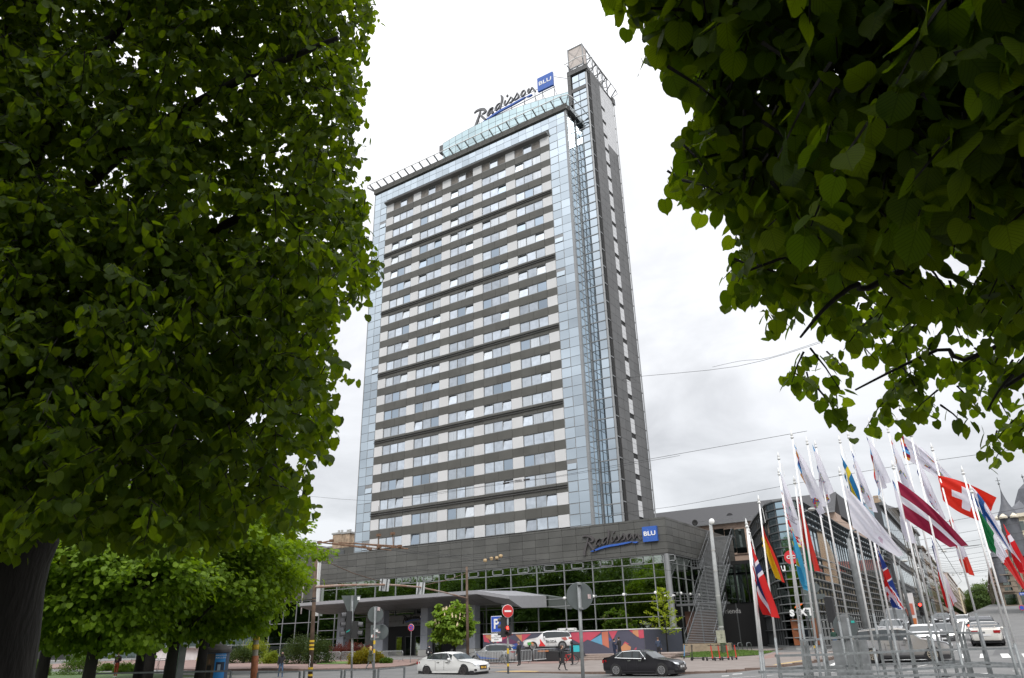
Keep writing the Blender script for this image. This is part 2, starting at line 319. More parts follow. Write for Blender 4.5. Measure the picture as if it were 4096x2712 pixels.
# park on the left and where the photographer stands
patch('park_lawn', [(-200, -90), (-8, -90), (-6, 8), (-20, 24), (-33, 34), (-44, 38), (-60, 41), (-110, 45), (-200, 46)], .03, mat('park_grass', (.05, .09, .018), .9, var=.3, ns=1.2), 12)
patch('park_path', [(-8, -60), (14, -60), (16, 16), (-10, 18), (-30, 33), (-42, 37), (-62, 40.2), (-62, 38.8), (-44, 35.5), (-22, 22), (-8, 6)], .045, PAVG, 12)
def blades(name, poly, n, h, off, m, seed=1):
    r = random.Random(seed); xs_ = [p[0] for p in poly]; ys_ = [p[1] for p in poly]; b = MB(); c = 0
    def ins(x, y):
        s = False; j = len(poly)-1
        for i in range(len(poly)):
            (xi, yi), (xj, yj) = poly[i][:2], poly[j][:2]
            if (yi > y) != (yj > y) and x < (xj-xi)*(y-yi)/(yj-yi)+xi: s = not s
            j = i
        return s
    while c < n:
        x = r.uniform(min(xs_), max(xs_)); y = r.uniform(min(ys_), max(ys_)); 
        if not ins(x, y): c += .05; continue
        a = r.uniform(0, 6.28); z = g(x, y)+off; hh = h*r.uniform(.5, 1.3); w_ = .04
        b.add([(x-w_*math.cos(a), y-w_*math.sin(a), z), (x+w_*math.cos(a), y+w_*math.sin(a), z), (x+r.uniform(-.05, .05), y+r.uniform(-.05, .05), z+hh)], [(0, 1, 2)]); c += 1
    return b.build(name, m, kind='stuff', fix=False)
blades('grass', gp, 7000, .1, .16, GRASS)

PATCHM = mat('asphalt_patch', (.085, .085, .086), .85, var=.15, ns=2.); MANH = mat('manhole_iron', (.05, .045, .04), .6, metal=.4, var=.3, ns=8)
for i, (x, y, w_, h_) in enumerate(((-41, 43.2, 3.2, 1.1), (-27.5, 44.0, 5.5, .7), (-24, 40.6, 2.0, 1.6), (-14, 45.2, 4.0, .9), (-6.5, 44, 1.4, 3.2), (-1.5, 52, 1.2, 6), (-33, 39.4, 7, .35), (-3.2, 68, 1.0, 14))):
    patch('asphalt_patch', [(x, y), (x+w_, y+.1), (x+w_-.1, y+h_), (x+.1, y+h_-.05)], .006, PATCHM, 3)
for i, (x, y) in enumerate(((-30.5, 42.6), (-17.5, 43.2), (-38, 45.6), (-2.0, 47), (-5.5, 57))):
    patch('manhole_cover', [(x+.33*math.cos(a*.5236), y+.33*math.sin(a*.5236)) for a in range(12)], .010, MANH, 3)
# ================================================================== materials used by the buildings
DARK = mat('dark_cladding', (.093, .092, .084), .55, var=.12, ns=.35, rnd=.07, spec=.35)
DARK2 = mat('graphite_cladding', (.105, .105, .105), .5, var=.12, ns=.4, rnd=.09, spec=.4)
FASC = mat('fascia_cladding', (.090, .090, .084), .42, var=.16, ns=.3, rnd=.16, spec=.5)
LIGHT = mat('light_cladding', (.585, .59, .60), .5, var=.04, ns=.4, rnd=.03)
SEAM = mat('joint_black', (.02, .02, .02), .8)
ALU = mat('aluminium', (.27, .278, .285), .45, metal=.35, var=.06, ns=1.)
ALUD = mat('aluminium_dark', (.12, .125, .13), .5, metal=.3)
STEEL = mat('galvanised_steel', (.15, .16, .165), .5, metal=.35, var=.22, ns=9., bump=.1)
GLS = mat('sky_glass', (.54, .61, .66), .03, metal=1., rnd=.14, bump=.05, bs=.5)
GLS2 = mat('room_glass', (.60, .645, .69), .04, metal=1., rnd=.2, var=.12, ns=1.2, bump=.06, bs=.7)
GLS2B = mat('room_glass_curtain', (.64, .67, .69), .12, metal=.9, rnd=.12, var=.15, ns=2.5, stretch=(6, 6, .1)); GLS2C = mat('room_glass_dark', (.40, .47, .54), .03, metal=1., rnd=.2)
GLD = mat('dark_glass', (.36, .40, .36), .02, metal=1., rnd=.08, bump=.03, bs=.35)
GLP = mat('penthouse_glass', (.48, .60, .62), .04, metal=1., rnd=.08, bump=.05, bs=.5)
CONC = mat('pale_concrete', (.36, .36, .35), .8, var=.12, ns=1.3)
COLM = mat('column_cladding', (.26, .275, .31), .5, var=.08, rnd=.05)
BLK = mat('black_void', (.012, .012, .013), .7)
SIGNK = mat('sign_charcoal', (.075, .068, .07), .5)
SIGNB = mat('sign_blue', (.035, .11, .42), .4)
WHITE = mat('white_paint', (.78, .78, .78), .5)
YF, YP = 91.7, 90.9
# ================================================================== the tower
tw = empty('hotel_tower', (0, 0, 0), label='tall dark banded hotel tower with glass corners above the low podium', cat='hotel tower')
ZB = 17.13; FL = 3.2; NF = 22
block('tower_core', tw, -92.2, -46.2, YF+.55, 104.5, 14, 91.2, SEAM)
light = [(-88.82, -86.93), (-81.57, -79.64), (-74.13, -72.11), (-66.73, -64.71), (-59.27, -57.26), (-51.72, -49.85)]
wins = [(light[i][1], light[i+1][0]) for i in range(5)]
PL = Pieces('light_panel', tw, LIGHT); PD = Pieces('dark_panel', tw, DARK)
LOUV = mat('louvre_brown', (.17, .155, .14), .7, var=.25, ns=2.)
wframe = {}
def window(x0, x1, z0, z1, top=False):
    k = (round(x1-x0, 1), top); fw = .07
    if k not in wframe:
        b = MB(); W = x1-x0; H = z1-z0
        for a in (0, W/3, 2*W/3, W): b.box(a-(.05 if a else 0), a+(.05 if a < W else 0), .06, .26, 0, H)
        b.box(0, W, .02, .3, 0, .1); b.box(0, W, .06, .26, H-.07, H)
        o = b.build('window', ALU, tw, fix=False); wframe[k] = o.data
    else:
        o = bpy.data.objects.new('window', wframe[k]); COL.objects.link(o); o.parent = tw
    o.location = (x0, YF, z0)
    for j in range(3):
        a = (x1-x0)*j/3+.06; b_ = (x1-x0)*(j+1)/3-.06; H = z1-z0
        if top and j != 1:
            for q in range(2 if j == 2 else 1): block('louvre', o, a, b_, .12, .2, .1, H-.1, LOUV)
            continue
        m_ = random.choice([GLS2]*6+[GLS2B]*2+[GLS2C])
        pn = block('pane', o, a, b_, .15, .17, .1, H-.08, m_)
        if j != 1 and random.random() < .3:      # bottom-hung sash tipped open
            t = R(10); pn.rotation_euler = (-t, 0, 0); h2 = (H-.18)/2
            pn.location = (pn.location.x, .0+h2*math.sin(t)+.02, .1+h2*math.cos(t)); pn.scale = (pn.scale.x, .03, H-.18)
for i in range(NF):
    z0 = ZB+i*FL; z1 = z0+1.78; z2 = z0+FL
    if i == NF-1: z2 = 86.5
    for a, b in light:
        PL.add(a+.015, b-.015, YF, YF+.3, z0+.01, z1-.01)
        PD.add(a+.02, b-.02, YF, YF+.3, z1+.02, z2-.01)
    for a, b in wins:
        h = (a+b)/2
        PD.add(a+.02, h-.02, YF-.02, YF+.3, z1+.02, z2-.01); PD.add(h+.02, b-.02, YF-.02, YF+.3, z1+.02, z2-.01)
        window(a+.02, b-.02, z0, z1, top=(i == NF-1))
    if i in (1, 5, 9, 13, 17):
        for dz in (0, .34):
            b = MB(); b.prism([(-88.9, YF-.02, z1+.62+dz), (-88.9, YF-.2, z1+.66+dz), (-88.9, YF-.22, z1+.74+dz), (-88.9, YF-.02, z1+.8+dz)], (0, 0, 0), (39.0, 0, 0)); b.build('ledge', DARK2, tw)
b = MB(); b.prism([(-88.9, YF, 86.1), (-88.9, YF-.75, 86.35), (-88.9, YF-.8, 86.6), (-88.9, YF-.1, 87.3), (-88.9, YF, 87.3)], (0, 0, 0), (39.05, 0, 0)); b.build('overhang', DARK2, tw)
PL.done(); PD.done()
# curtain-wall strips: left, right, top, side
PG = Pieces('glass_pane', tw, GLS); MU = Pieces('mullion', tw, ALU)
def strip_front(x0, x1, nx, z0, z1, dz, y, opening=None):
    n = int(round((z1-z0)/dz)); dx = (x1-x0)/nx
    for i in range(n):
        for j in range(nx):
            op = opening is not None and j == opening and i % 2 == 0
            e = .1 if op else .035
            PG.add(x0+j*dx+e, x0+(j+1)*dx-e, y, y+.04, z0+i*dz+e, z0+(i+1)*dz-e, (R(-9), 0, 0) if op and random.random() < .2 else None)
            if op: MU.add(x0+j*dx+.03, x0+(j+1)*dx-.03, y+.03, y+.1, z0+i*dz+.03, z0+(i+1)*dz-.03)
    for i in range(n+1): MU.add(x0, x1, y+.05, y+.16, z0+i*dz-.04, z0+i*dz+.04)
    for j in range(nx+1): MU.add(x0+j*dx-.04, x0+j*dx+.04, y+.04, y+.15, z0, z1)
strip_front(-92.25, -88.86, 2, 13.93, 87.53, 1.6, YF, 1)
strip_front(-49.8, -46.4, 2, 15.53, 87.53, 1.6, YF, 0)
strip_front(-92.25, -46.4, 28, 87.53, 90.25, 1.36, YF, None)
block('corner_post', tw, -46.4, -46.0, YF-.05, YF+.35, 14, 90.25, ALU)
block('edge_post', tw, -92.4, -92.25, YF-.03, YF+.3, 14, 90.25, ALU)
# side wall beside the fin, looking along +X
n = 46
PS = Pieces('side_pane', tw, GLS)
for i in range(n):
    z0 = 15.53+i*1.6
    for j in range(2):
        y0 = YF+.4+j*1.37; PS.add(-46.12, -46.06, y0+.04, y0+1.33, z0+.04, z0+1.56)
for i in range(0, n+1): MU.add(-46.16, -46.02, YF+.35, 94.9, 15.53+i*1.6-.04, 15.53+i*1.6+.04)
for j in range(3): MU.add(-46.16, -46.0, YF+.36+j*1.37, YF+.44+j*1.37, 15.5, 90)
# fin
YR = 94.88; XF = -42.73
block('fin_core', tw, -46.9, XF-.1, YR+.6, 106.1, 14, 101.3, SEAM)
nf = 52
for i in range(nf):
    z0 = 16.93+i*1.6
    if z0 > 98.9: continue
    for a, b in ((-45.9, -44.6), (-44.5, -43.15)): PS.add(a, b, YR+.1, YR+.14, z0+.06, z0+1.54)
    thick = .14 if i % 2 == 0 else .05
    MU.add(-45.95, -43.1, YR, YR+.2, z0-thick/2, z0+thick/2)
PS.done()
block('corner_post', tw, -46.0, -45.85, YR-.05, YR+.3, 16, 93.6, ALUD)
b = MB()
b.tube([(XF-.25, YR+.05, 15), (XF-.25, YR+.05, 99.7)], .2, 10)
for i in range(24): b.tube([(XF-.25, YR+.05, 18.5+i*3.2), (XF-.25, YR+.05, 18.62+i*3.2)], .25, 10)
b.build('corner_column', ALU, tw, smooth='auto')
FPn = Pieces('fin_panel', tw, DARK2)
for k in range(6): FPn.add(-46.9, -46.2, YR-.02, YR+.3, 93.65+k*1.18, 94.8+k*1.18)
FPn.add(-46.9, -45, YR-.06, YR+.4, 100.65, 101.7); FPn.add(-44.97, XF+.1, YR-.06, YR+.4, 100.65, 101.7)
FPn.add(-46.15, -43.1, YR-.02, YR+.3, 96.3, 97.1)
# fin side: recessed glazed slot, dark panels, pale strip with slots, dark panels
SP = Pieces('side_pane_slot', tw, GLD); LP = Pieces('pale_panel', tw, LIGHT)
for i in range(26):
    z0 = 17.2+i*3.2; z1 = min(z0+3.2, 100.6)
    if z0 > 99: break
    SP.add(XF-.3, XF-.26, YR+.3, YR+1.15, z0+.1, z1-.1)
    MU.add(XF-.3, XF-.05, YR+.2, YR+1.2, z1-.09, z1+.06)
    for y0, y1 in ((96.2, 98.2), (98.2, 100.15)):
        for q in range(2): FPn.add(XF-.1, XF, y0+.02, y1-.02, z0+q*(z1-z0)/2+.02, z0+(q+1)*(z1-z0)/2-.02)
    for q in range(4):
        if q == 1 and z0 < 95: continue
        LP.add(XF-.1, XF, 100.17, 101.68, z0+q*.8+.02, min(z0+(q+1)*.8, z1)-.02)
    if z0 < 95: block('slot_window', tw, XF-.3, XF-.2, 100.2, 101.65, z0+.8, z0+1.6, GLD)
    for y0, y1 in ((101.7, 103.85), (103.85, 106.0)):
        for q in range(2 if z0 < 85 else 4):
            qn = 2 if z0 < 85 else 4; (FPn if z0 < 85 else LP).add(XF-.1, XF, y0+.02, y1-.02, z0+q*(z1-z0)/qn+.02, z0+(q+1)*(z1-z0)/qn-.02)
FPn.add(XF-.2, XF+.02, YR+.4, 96.15, 100.65, 101.6)
FPn.add(XF-.1, XF, 96.2, 98.9, 100.4, 101.4); FPn.add(XF-.1, XF, 98.9, 102, 100.4, 101.4)
SP.done(); LP.done(); FPn.done()
b = MB(); b.tube([(XF+.12, 106.15, 15), (XF+.12, 106.15, 100)], .1, 8); b.build('rear_column', ALU, tw, smooth='auto')
for i in range(26): MU.add(XF-.1, XF+.16, 106.0, 106.2, 17.2+i*3.2-.07, 17.2+i*3.2+.07)
block('rear_cap', tw, XF-.6, XF+.3, 105.6, 106.6, 100, 101.4, DARK2)
# cornice
CP = Pieces('cornice_panel', tw, DARK)
for i in range(17):
    x0 = -92.5+i*2.75; CP.add(x0+.02, min(x0+2.73, -45.6), YF-.35, YF+.5, 90.25, 91.4)
CP.done(); block('cornice_return', tw, -46.5, -45.45, YF+.55, 96.2, 90.3, 91.35, ALUD)
block('roof_slab', tw, -92.3, -46.1, YF+.5, 104.6, 91.2, 91.4, DARK2)
# maintenance rail with outward struts
rl = MB(); rl.tube([(-93.6, YF+1.2, 92.1), (-93.9, YF-.9, 92.1), (-93.2, YF-1.6, 92.1), (-46.3, YF-1.6, 92.1), (-44.9, YF-1.3, 92.1), (-44.5, YF-.3, 92.1), (-44.4, YF+3, 92.1)], .09, 6)
rl.tube([(-47, YR-.9, 102.9), (-44, YR-1.2, 102.9), (-42.6, YR-1., 102.9), (XF+1.0, YR+.2, 102.9), (XF+1.0, 105.8, 102.9), (XF+.8, 106.9, 102.9), (-43.6, 107.3, 102.9)], .085, 6)
rl.build('safety_rail', WHITE, tw, smooth=True)
for i in range(25):
    x = -92.6+i*1.93; b = MB(); b.bar((x, YF-.2, 91.42), (x, YF-1.6, 92.02), .16, .3); b.build('strut', ALUD, tw)
for x, y, dx, dy in ((-45.8, YF-.1, 1., -1.1), (-45.6, YF+.4, 1.2, -.1), (-92.7, YF-.1, -1., -.9), (-46, YR, -.3, -1), (-43.2, YR, .3, -1.1), (XF, YR+.3, .9, -.2)):
    z = 91.42 if y < 94 else 101.75
    b = MB(); b.bar((x, y, z), (x+dx, y+dy, z+.65), .1, .22); b.build('strut', ALUD, tw)
for i in range(5): b = MB(); b.bar((XF-.1, 97+i*2.15, 101.5), (XF+1.0, 97+i*2.15, 102.8), .1, .2); b.build('strut', ALUD, tw)
# bowed glass penthouse
pts = [(-77, 95.2, 99.), (-73.64, 95.2, 99.43), (-70.8, 95.2, 99.65), (-68.08, 95.2, 99.75), (-65, 95.2, 99.74), (-61.79, 95.2, 99.61), (-59.4, 95.2, 99.4), (-56.97, 95.2, 99.13), (-52.9, 95.2, 98.5), (-46.9, 95.2, 97.3)]
cx = [p[0] for p in pts]; plan = []
for k in range(19):
    x = -77+k*(30.1/18); z = np.interp(x, cx, [p[2] for p in pts]); f = (98-2.2)/(z-2.2); plan.append((x*f if k < 18 else -47., 95.2*f))
PP = []
for k in range(18):
    (xa, ya), (xb, yb) = plan[k], plan[k+1]
    for r_ in range(5):
        z0 = 91.4+r_*1.32; bmx = MB(); d = Vector((xb-xa, yb-ya, 0)); q = d*.03
        a = Vector((xa, ya, 0))+q; c = Vector((xb, yb, 0))-q; nrm = Vector((d.y, -d.x, 0)).normalized()*.05
        bmx.prism([(a.x, a.y, z0+.04), (c.x, c.y, z0+.04), (c.x, c.y, z0+1.28), (a.x, a.y, z0+1.28)], (0, 0, 0), tuple(nrm)); bmx.build('penthouse_pane', GLP, tw)
b = MB()
for r_ in range(6): b.tube([(x, y-.03, 91.4+r_*1.32) for x, y in plan], .05, 4)
for x, y in plan: b.bar((x, y, 91.4), (x, y, 98), .08)
b.build('penthouse_frame', ALU, tw)
b = MB(); b.add([(x, y+.15, 91.4) for x, y in plan]+[(x, y+.15, 97.95) for x, y in plan]+[(-77, 103, 91.4), (-47, 103, 91.4), (-77, 103, 97.95), (-47, 103, 97.95)],
      [(i, i+1, 20+i, 19+i) for i in range(18)]+[tuple(range(19, 38))+(41, 40)]); b.build('penthouse_body', ALUD, tw)
block('roof_plant', tw, -84.5, -77.4, 96, 101, 91.4, 94.2, DARK2)
block('roof_plant', tw, -77.5, -75.4, 94.6, 96, 96.3, 98.2, DARK2)
# frame on top of the fin
BEI = mat('beige_screen', (.50, .45, .42), .7, var=.05)
fx = [-46.45, -43.35]
b = MB()
for x in fx:
    for y in (YR+.1, YR+1.5): b.bar((x, y, 101.4), (x, y, 107), .18)
for z in (102.2, 107): b.bar((fx[0]-.1, YR+.1, z), (fx[1]+.1, YR+.1, z), .2); b.bar((fx[0], YR+1.5, z), (fx[1], YR+1.5, z), .18)
for x in fx: b.bar((x, YR+.1, 107), (x, YR+1.5, 106.6), .18); b.bar((x, YR+.1, 102.2), (x, YR+1.5, 102.2), .15)
b.bar((fx[0], YR, 102.3), (fx[1], YR, 106.9), .04); b.bar((fx[1], YR, 102.3), (fx[0], YR, 106.9), .04)
b.bar((fx[1], YR+1.5, 106.7), (XF-.1, 104.6, 105.2), .22); b.bar((fx[0], YR+1.5, 106.7), (fx[0], 104.6, 105.2), .2)
for k in range(1, 5):
    y = YR+1.5+k*2.05; z = 106.7-k*.37
    b.bar((XF-.3, y, 101.3), (XF-.3, y, z), .18); b.bar((XF-.3, y, z), (fx[0], y, z), .15); b.bar((XF-.3, y, 103.6), (fx[0], y, 103.6), .13)
    b.bar((XF-.3, y-2.05, z+.3), (XF-.3, y, 103.4), .07); b.bar((fx[0], y, 101.3), (fx[0], y, z), .15); b.bar((XF-.3, y, z), (fx[0], y-2, 103.6), .1)
b.build('roof_frame', ALU, tw)
block('screen_panel', tw, fx[0]+.12, fx[1]-.12, YR+.12, YR+.16, 102.35, 106.9, BEI)
block('screen_panel', tw, fx[1]-.03, fx[1]+.02, YR+.25, YR+1.4, 101.7, 106.6, BEI)
MU.done(); PG.done()
# ================================================================== lettering strokes of the hotel's script sign
def ribbon(pts, ws):
    """variable-width brush stroke outline"""
    P = [Vector(p) for p in pts]; L_ = []; R_ = []
    for i, p in enumerate(P):
        d = (P[min(i+1, len(P)-1)]-P[max(i-1, 0)]).normalized(); n_ = Vector((-d.y, d.x))*ws[i]/2; L_.append(p+n_); R_.append(p-n_)
    return [(tuple(L_[i]), tuple(L_[i+1]), tuple(R_[i+1]), tuple(R_[i])) for i in range(len(P)-1)]
def smooth_path(pts, ws, n=4):
    P = [Vector(p) for p in pts]; o = []; ow = []
    for i in range(len(P)-1):
        p0, p1, p2, p3 = P[max(i-1, 0)], P[i], P[i+1], P[min(i+2, len(P)-1)]
        for k in range(n):
            t = k/n; o.append(.5*((2*p1)+(p2-p0)*t+(2*p0-5*p1+4*p2-p3)*t*t+(3*p1-p0-3*p2+p3)*t**3)); ow.append(ws[i]*(1-t)+ws[i+1]*t)
    o.append(P[-1]); ow.append(ws[-1]); return o, ow
GLY = {
 'letter_R': [([(280, 450), (255, 580), (205, 740), (178, 860), (182, 960)], [30, 42, 52, 60, 44]), ([(108, 440), (170, 395), (270, 392), (370, 430), (420, 500), (395, 550), (330, 568)], [14, 48, 62, 70, 62, 50, 24]), ([(290, 575), (340, 650), (420, 760), (512, 858)], [26, 62, 60, 10])],
 'letter_a': [([(605, 485), (548, 505), (505, 585), (485, 650), (500, 690), (545, 655), (590, 570), (622, 478)], [18, 26, 34, 34, 26, 18, 22, 30]), ([(622, 478), (600, 560), (592, 640), (615, 668), (655, 628)], [30, 34, 32, 24, 12])],
 'letter_d': [([(815, 430), (750, 455), (710, 520), (698, 585), (722, 618), (772, 580), (820, 500)], [16, 28, 36, 36, 28, 20, 16]), ([(828, 195), (862, 260), (868, 360), (850, 480), (826, 632)], [12, 56, 52, 40, 14])],
 'letter_i': [([(968, 412), (945, 470), (942, 530), (972, 566), (1015, 535)], [22, 34, 36, 28, 12]), ([(1018, 262), (1008, 295), (990, 322)], [20, 42, 12])],
 'letter_s': [([(990, 560), (1055, 465), (1110, 375)], [12, 14, 18]), ([(1106, 370), (1150, 425), (1166, 480), (1140, 530), (1070, 550)], [16, 34, 40, 34, 12])],
 'letter_s.001': [([(1160, 530), (1230, 430), (1285, 325)], [10, 14, 20]), ([(1282, 318), (1312, 385), (1326, 445), (1300, 498), (1215, 528)], [16, 34, 42, 34, 12])],
 'letter_o': [([(1485, 328), (1440, 335), (1405, 385), (1396, 450), (1418, 495), (1465, 475), (1505, 415), (1488, 340)], [18, 28, 36, 38, 34, 24, 24, 20])],
 'letter_n': [([(1610, 330), (1582, 370), (1578, 430), (1600, 485)], [16, 40, 38, 16]), ([(1600, 485), (1650, 410), (1690, 335)], [14, 20, 30]), ([(1690, 335), (1725, 400), (1755, 460), (1790, 512)], [24, 44, 46, 22])],
 'underline': [([(350, 845), (480, 805), (700, 725), (900, 678), (1150, 640), (1400, 590), (1530, 565)], [8, 46, 56, 58, 54, 46, 14]), ([(1545, 572), (1610, 580), (1665, 575), (1705, 568)], [8, 44, 44, 12])]}
def to2(p): q = ony(e1(*p), YP); return (q[0], q[2])
BX = [to2((1830, 150)), to2((2245, 100)), to2((2275, 535)), to2((1870, 575))]
bx0, bx1 = (BX[0][0]+BX[3][0])/2, (BX[1][0]+BX[2][0])/2; bz0, bz1 = (BX[2][1]+BX[3][1])/2, (BX[0][1]+BX[1][1])/2
def hotel_sign(par, y, f, depth, km, bmt, wm, rods=True, blu=True):
    for nm, strokes in GLY.items():
        b = MB()
        for pts_, ws_ in strokes:
            sp, sw = smooth_path(pts_, ws_)
            for quad in ribbon(sp, sw):
                q = [f(to2(p)) for p in quad]; b.prism([(a[0], y, a[1]) for a in q], (0, 0, 0), (0, depth, 0))
        b.build('underline' if nm == 'underline' else nm, SIGNB if nm == 'underline' else km, par)
    (x0, z0), (x1, z1) = f((bx0, bz0)), f((bx1, bz1))
    if blu:
        bb = MB(); bb.box(x0, x1, y-.1, y+depth, z0, z1); o = bb.build('blue_square', bmt, par)
        text('lettering', 'BLU', (z1-z0)*.40, wm, par, face_m(((x0+x1)/2, y-.12, (z0+z1)/2+(z1-z0)*.02), (1, 0, 0)), bold=.02, sx=1.28)
        c_ = MB(); W_ = x1-x0
        c_.tube([(x0+W_*(.35+.14*math.cos(t)), y-.105, z0+W_*(.5+.28*math.sin(t))) for t in np.linspace(.6, 5.4, 14)], .012, 4)
        c_.build('swirl', mat('pale_blue', (.2, .3, .6), .5), par)
    return (x0, x1, z0, z1)
psg = empty('hotel_sign', label='dark script hotel sign with blue square fixed to the podium fascia', cat='sign')
hotel_sign(psg, YP-.55, lambda p: p, .28, SIGNK, SIGNB, WHITE)
b = MB()
for (xa, za), (xb, zb) in ((to2((470, 500)), to2((1850, 350))), (to2((240, 770)), to2((700, 690))), (to2((900, 580)), to2((1850, 480)))): b.bar((xa, YP-.25, za), (xb, YP-.25, zb), .06)
for k in range(10):
    x = to2((300+k*160, 520))[0]; z = to2((300+k*160, 560-k*15))[1]; b.bar((x, YP-.3, z), (x, YP, z), .05)
b.build('fixing_rail', ALUD, psg)
# roof sign
lx = to2((105, 440))[0]; rx = bx1; lz = to2((182, 960))[1]; hz = bz1
sc = (-50.0+68.9)/(rx-lx)
rf = lambda p: (-68.9+(p[0]-lx)*sc, 100.5+(p[1]-bz0)*sc)
rs = empty('roof_sign', label='dark script hotel sign with blue square on a frame on the tower roof', cat='sign')
x0, x1, z0, z1 = hotel_sign(rs, 95.0, rf, .35, mat('roof_letter', (.13, .13, .135), .5), SIGNB, WHITE)
b = MB(); b.bar((-68, 95.6, 100.1), (-50, 95.6, 100.5), .1); b.bar((-66, 95.6, 101.6), (-53, 95.6, 101.9), .08)
for x in (-68, -66, -63, -60, -57, -54.5, -52.8, -50.2): b.bar((x, 95.7, 97.8), (x, 95.6, 101.8 if x < -53 else 103), .09); b.bar((x, 98.5, 97.9), (x, 95.6, 100.3), .06)
b.bar((-50, 95.5, 102.9), (-46.6, 96.5, 101.2), .08); b.build('sign_frame', ALUD, rs)
# ================================================================== the podium
pd = empty('hotel_podium', label='low dark hotel podium with green reflecting glass front and panelled fascia', cat='hotel podium')
XP = -35.15; XL = -99.3
block('podium_core', pd, XL, XP-.9, YP+.7, 120, -.5, 16.6, SEAM)
block('podium_core', pd, -200, XL, YP+2, 118, -.5, 16.0, SEAM)
FP = Pieces('fascia_panel', pd, FASC)
rows = [12.3, 12.84, 13.69, 14.59, 15.64, 16.56, 16.86]
x = XP-.0
k = 0
while x > XL+.1:
    xa = max(x-2.215, XL)
    for j in range(6): FP.add(xa+.02, x-.02, YP-.25, YP+.2, rows[j]+.02, rows[j+1]-.02)
    x = xa
y = YP-.25
while y < 118:
    for j in range(6): FP.add(XP-.2, XP, y+.02+(.0 if y > YP else .02), y+2.2, rows[j]+.02, rows[j+1]-.02)
    y += 2.215
FP.done()
block('fascia_soffit', pd, XL, XP-.02, YP-.2, YP+.6, 12.12, 12.28, DARK2); block('fascia_soffit', pd, XP-2, XP-.02, YP+.6, 118, 12.12, 12.28, DARK2)
block('roof_slab', pd, XL, XP-.2, YP+.2, 118, 16.5, 16.8, DARK2)
# glazing
FG = Pieces('shopfront_pane', pd, GLD); FM = Pieces('glazing_bar', pd, ALU)
mx = [-37.42-4.43*k for k in range(14)]+[XL+.4]; mx = [XP-.75]+mx
zr = [1.0, 3.36, 4.72, 6.56, 7.52, 9.37, 11.15, 12.15]
for a, b_ in zip(mx[1:], mx[:-1]):
    for j in range(7):
        FG.add(a+.04, b_-.04, YP, YP+.05, zr[j]+.03, zr[j+1]-.03)
for xx in mx: FM.add(xx-.05, xx+.05, YP-.12, YP+.05, .95, 12.15)
for z in zr: FM.add(XL+.4, XP-.75, YP-.07, YP+.05, z-.045, z+.045)
FG.done()
for i, xx in enumerate(mx[1:13]):       # top-hung vents
    xa = xx+1.2; b = MB(); H0, H1 = 11.25, 12.05
    for q in ((xa, xa+1.9, H0, H0+.12), (xa, xa+1.9, H1-.08, H1), (xa, xa+.12, H0, H1), (xa+1.78, xa+1.9, H0, H1)): b.box(q[0], q[1], YP-.14, YP-.02, q[2], q[3])
    o = b.build('vent_window', ALU, pd)
for i in (1, 2, 3, 4, 5):
    b = MB(); xx = mx[i+0]; b.lathe([(.02, -.42), (.17, -.4), (.2, -.25), (.17, -.12), (.05, 0)], (xx, YP-.05, 7.55), 12, axis='y'); b.build('spot_lamp', WHITE, pd, smooth=True)
b = MB(); b.tube([(XP-.35, YP-.0, .4), (XP-.35, YP-.0, 12.2)], .34, 16); b.build('corner_column', ALU, pd, smooth='auto')
b = MB()
for dx in (-.5, .55): b.box(XP-.35+dx-.12, XP-.35+dx+.12, YP-.7, YP-.3, 7.0, 7.2); b.bar((XP-.35, YP-.3, 6.9), (XP-.35+dx, YP-.5, 7.05), .05)
b.build('security_camera', WHITE, pd)
# plinth
block('plinth', pd, XL, XP+.1, YP-.3, YP+.6, -.3, 1.0, CONC); block('plinth', pd, XP-.4, XP+.12, YP+.6, 107, -.3, 1.05, CONC)
# side glazing towards the alley
SG = Pieces('side_window', pd, GLD)
for k in range(6):
    y0 = YP+.5+k*2.7
    for j in range(7): SG.add(XP-.4, XP-.35, y0+.05, y0+2.65, zr[j]+.03, zr[j+1]-.03)
    FM.add(XP-.42, XP-.25, y0-.04, y0+.04, 1, 12.1)
for z in zr: FM.add(XP-.42, XP-.28, YP+.5, 107, z-.04, z+.04)
SG.done(); FM.done()
for k in range(3): b = MB(); b.lathe([(.02, -.2), (.13, -.15), (.15, 0), (.1, .15)], (XP-.1, YP+3+k*3.4, 7.5), 10); b.build('spot_lamp', WHITE, pd, smooth=True)
# canopy
A_ = [(81, 8.15), (81, 8.6), (90.6, 8.9), (90.6, 7.2), (85.4, 7.2)]; B_ = [(81.2, 7.3), (81.2, 7.7), (90.6, 8.0), (90.6, 6.5), (84.2, 6.3)]
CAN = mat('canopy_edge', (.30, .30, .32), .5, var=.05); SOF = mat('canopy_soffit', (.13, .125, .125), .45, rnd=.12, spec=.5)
b = MB(); b.prism([(-92.9, y, z) for y, z in A_], (0, 0, 0), (34.3, 0, 0)); b.build('canopy', CAN, pd)
b = MB(); b.add([(-58.6, y, z) for y, z in A_]+[(-53.6, y, z) for y, z in B_], [(i, (i+1) % 5, 5+(i+1) % 5, 5+i) for i in range(5)]+[(5, 6, 7, 8, 9)]); b.build('canopy_wing', CAN, pd)
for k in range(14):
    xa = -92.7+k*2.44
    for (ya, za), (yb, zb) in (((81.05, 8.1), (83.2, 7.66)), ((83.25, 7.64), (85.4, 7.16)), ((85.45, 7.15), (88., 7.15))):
        b = MB(); sh = .9; b.prism([(xa+.03, ya, za), (xa+2.41, ya, za), (xa+2.41, yb, zb), (xa+.03, yb, zb)], (0, 0, -.03), (0, 0, -.04)); b.build('soffit_panel', SOF, pd)
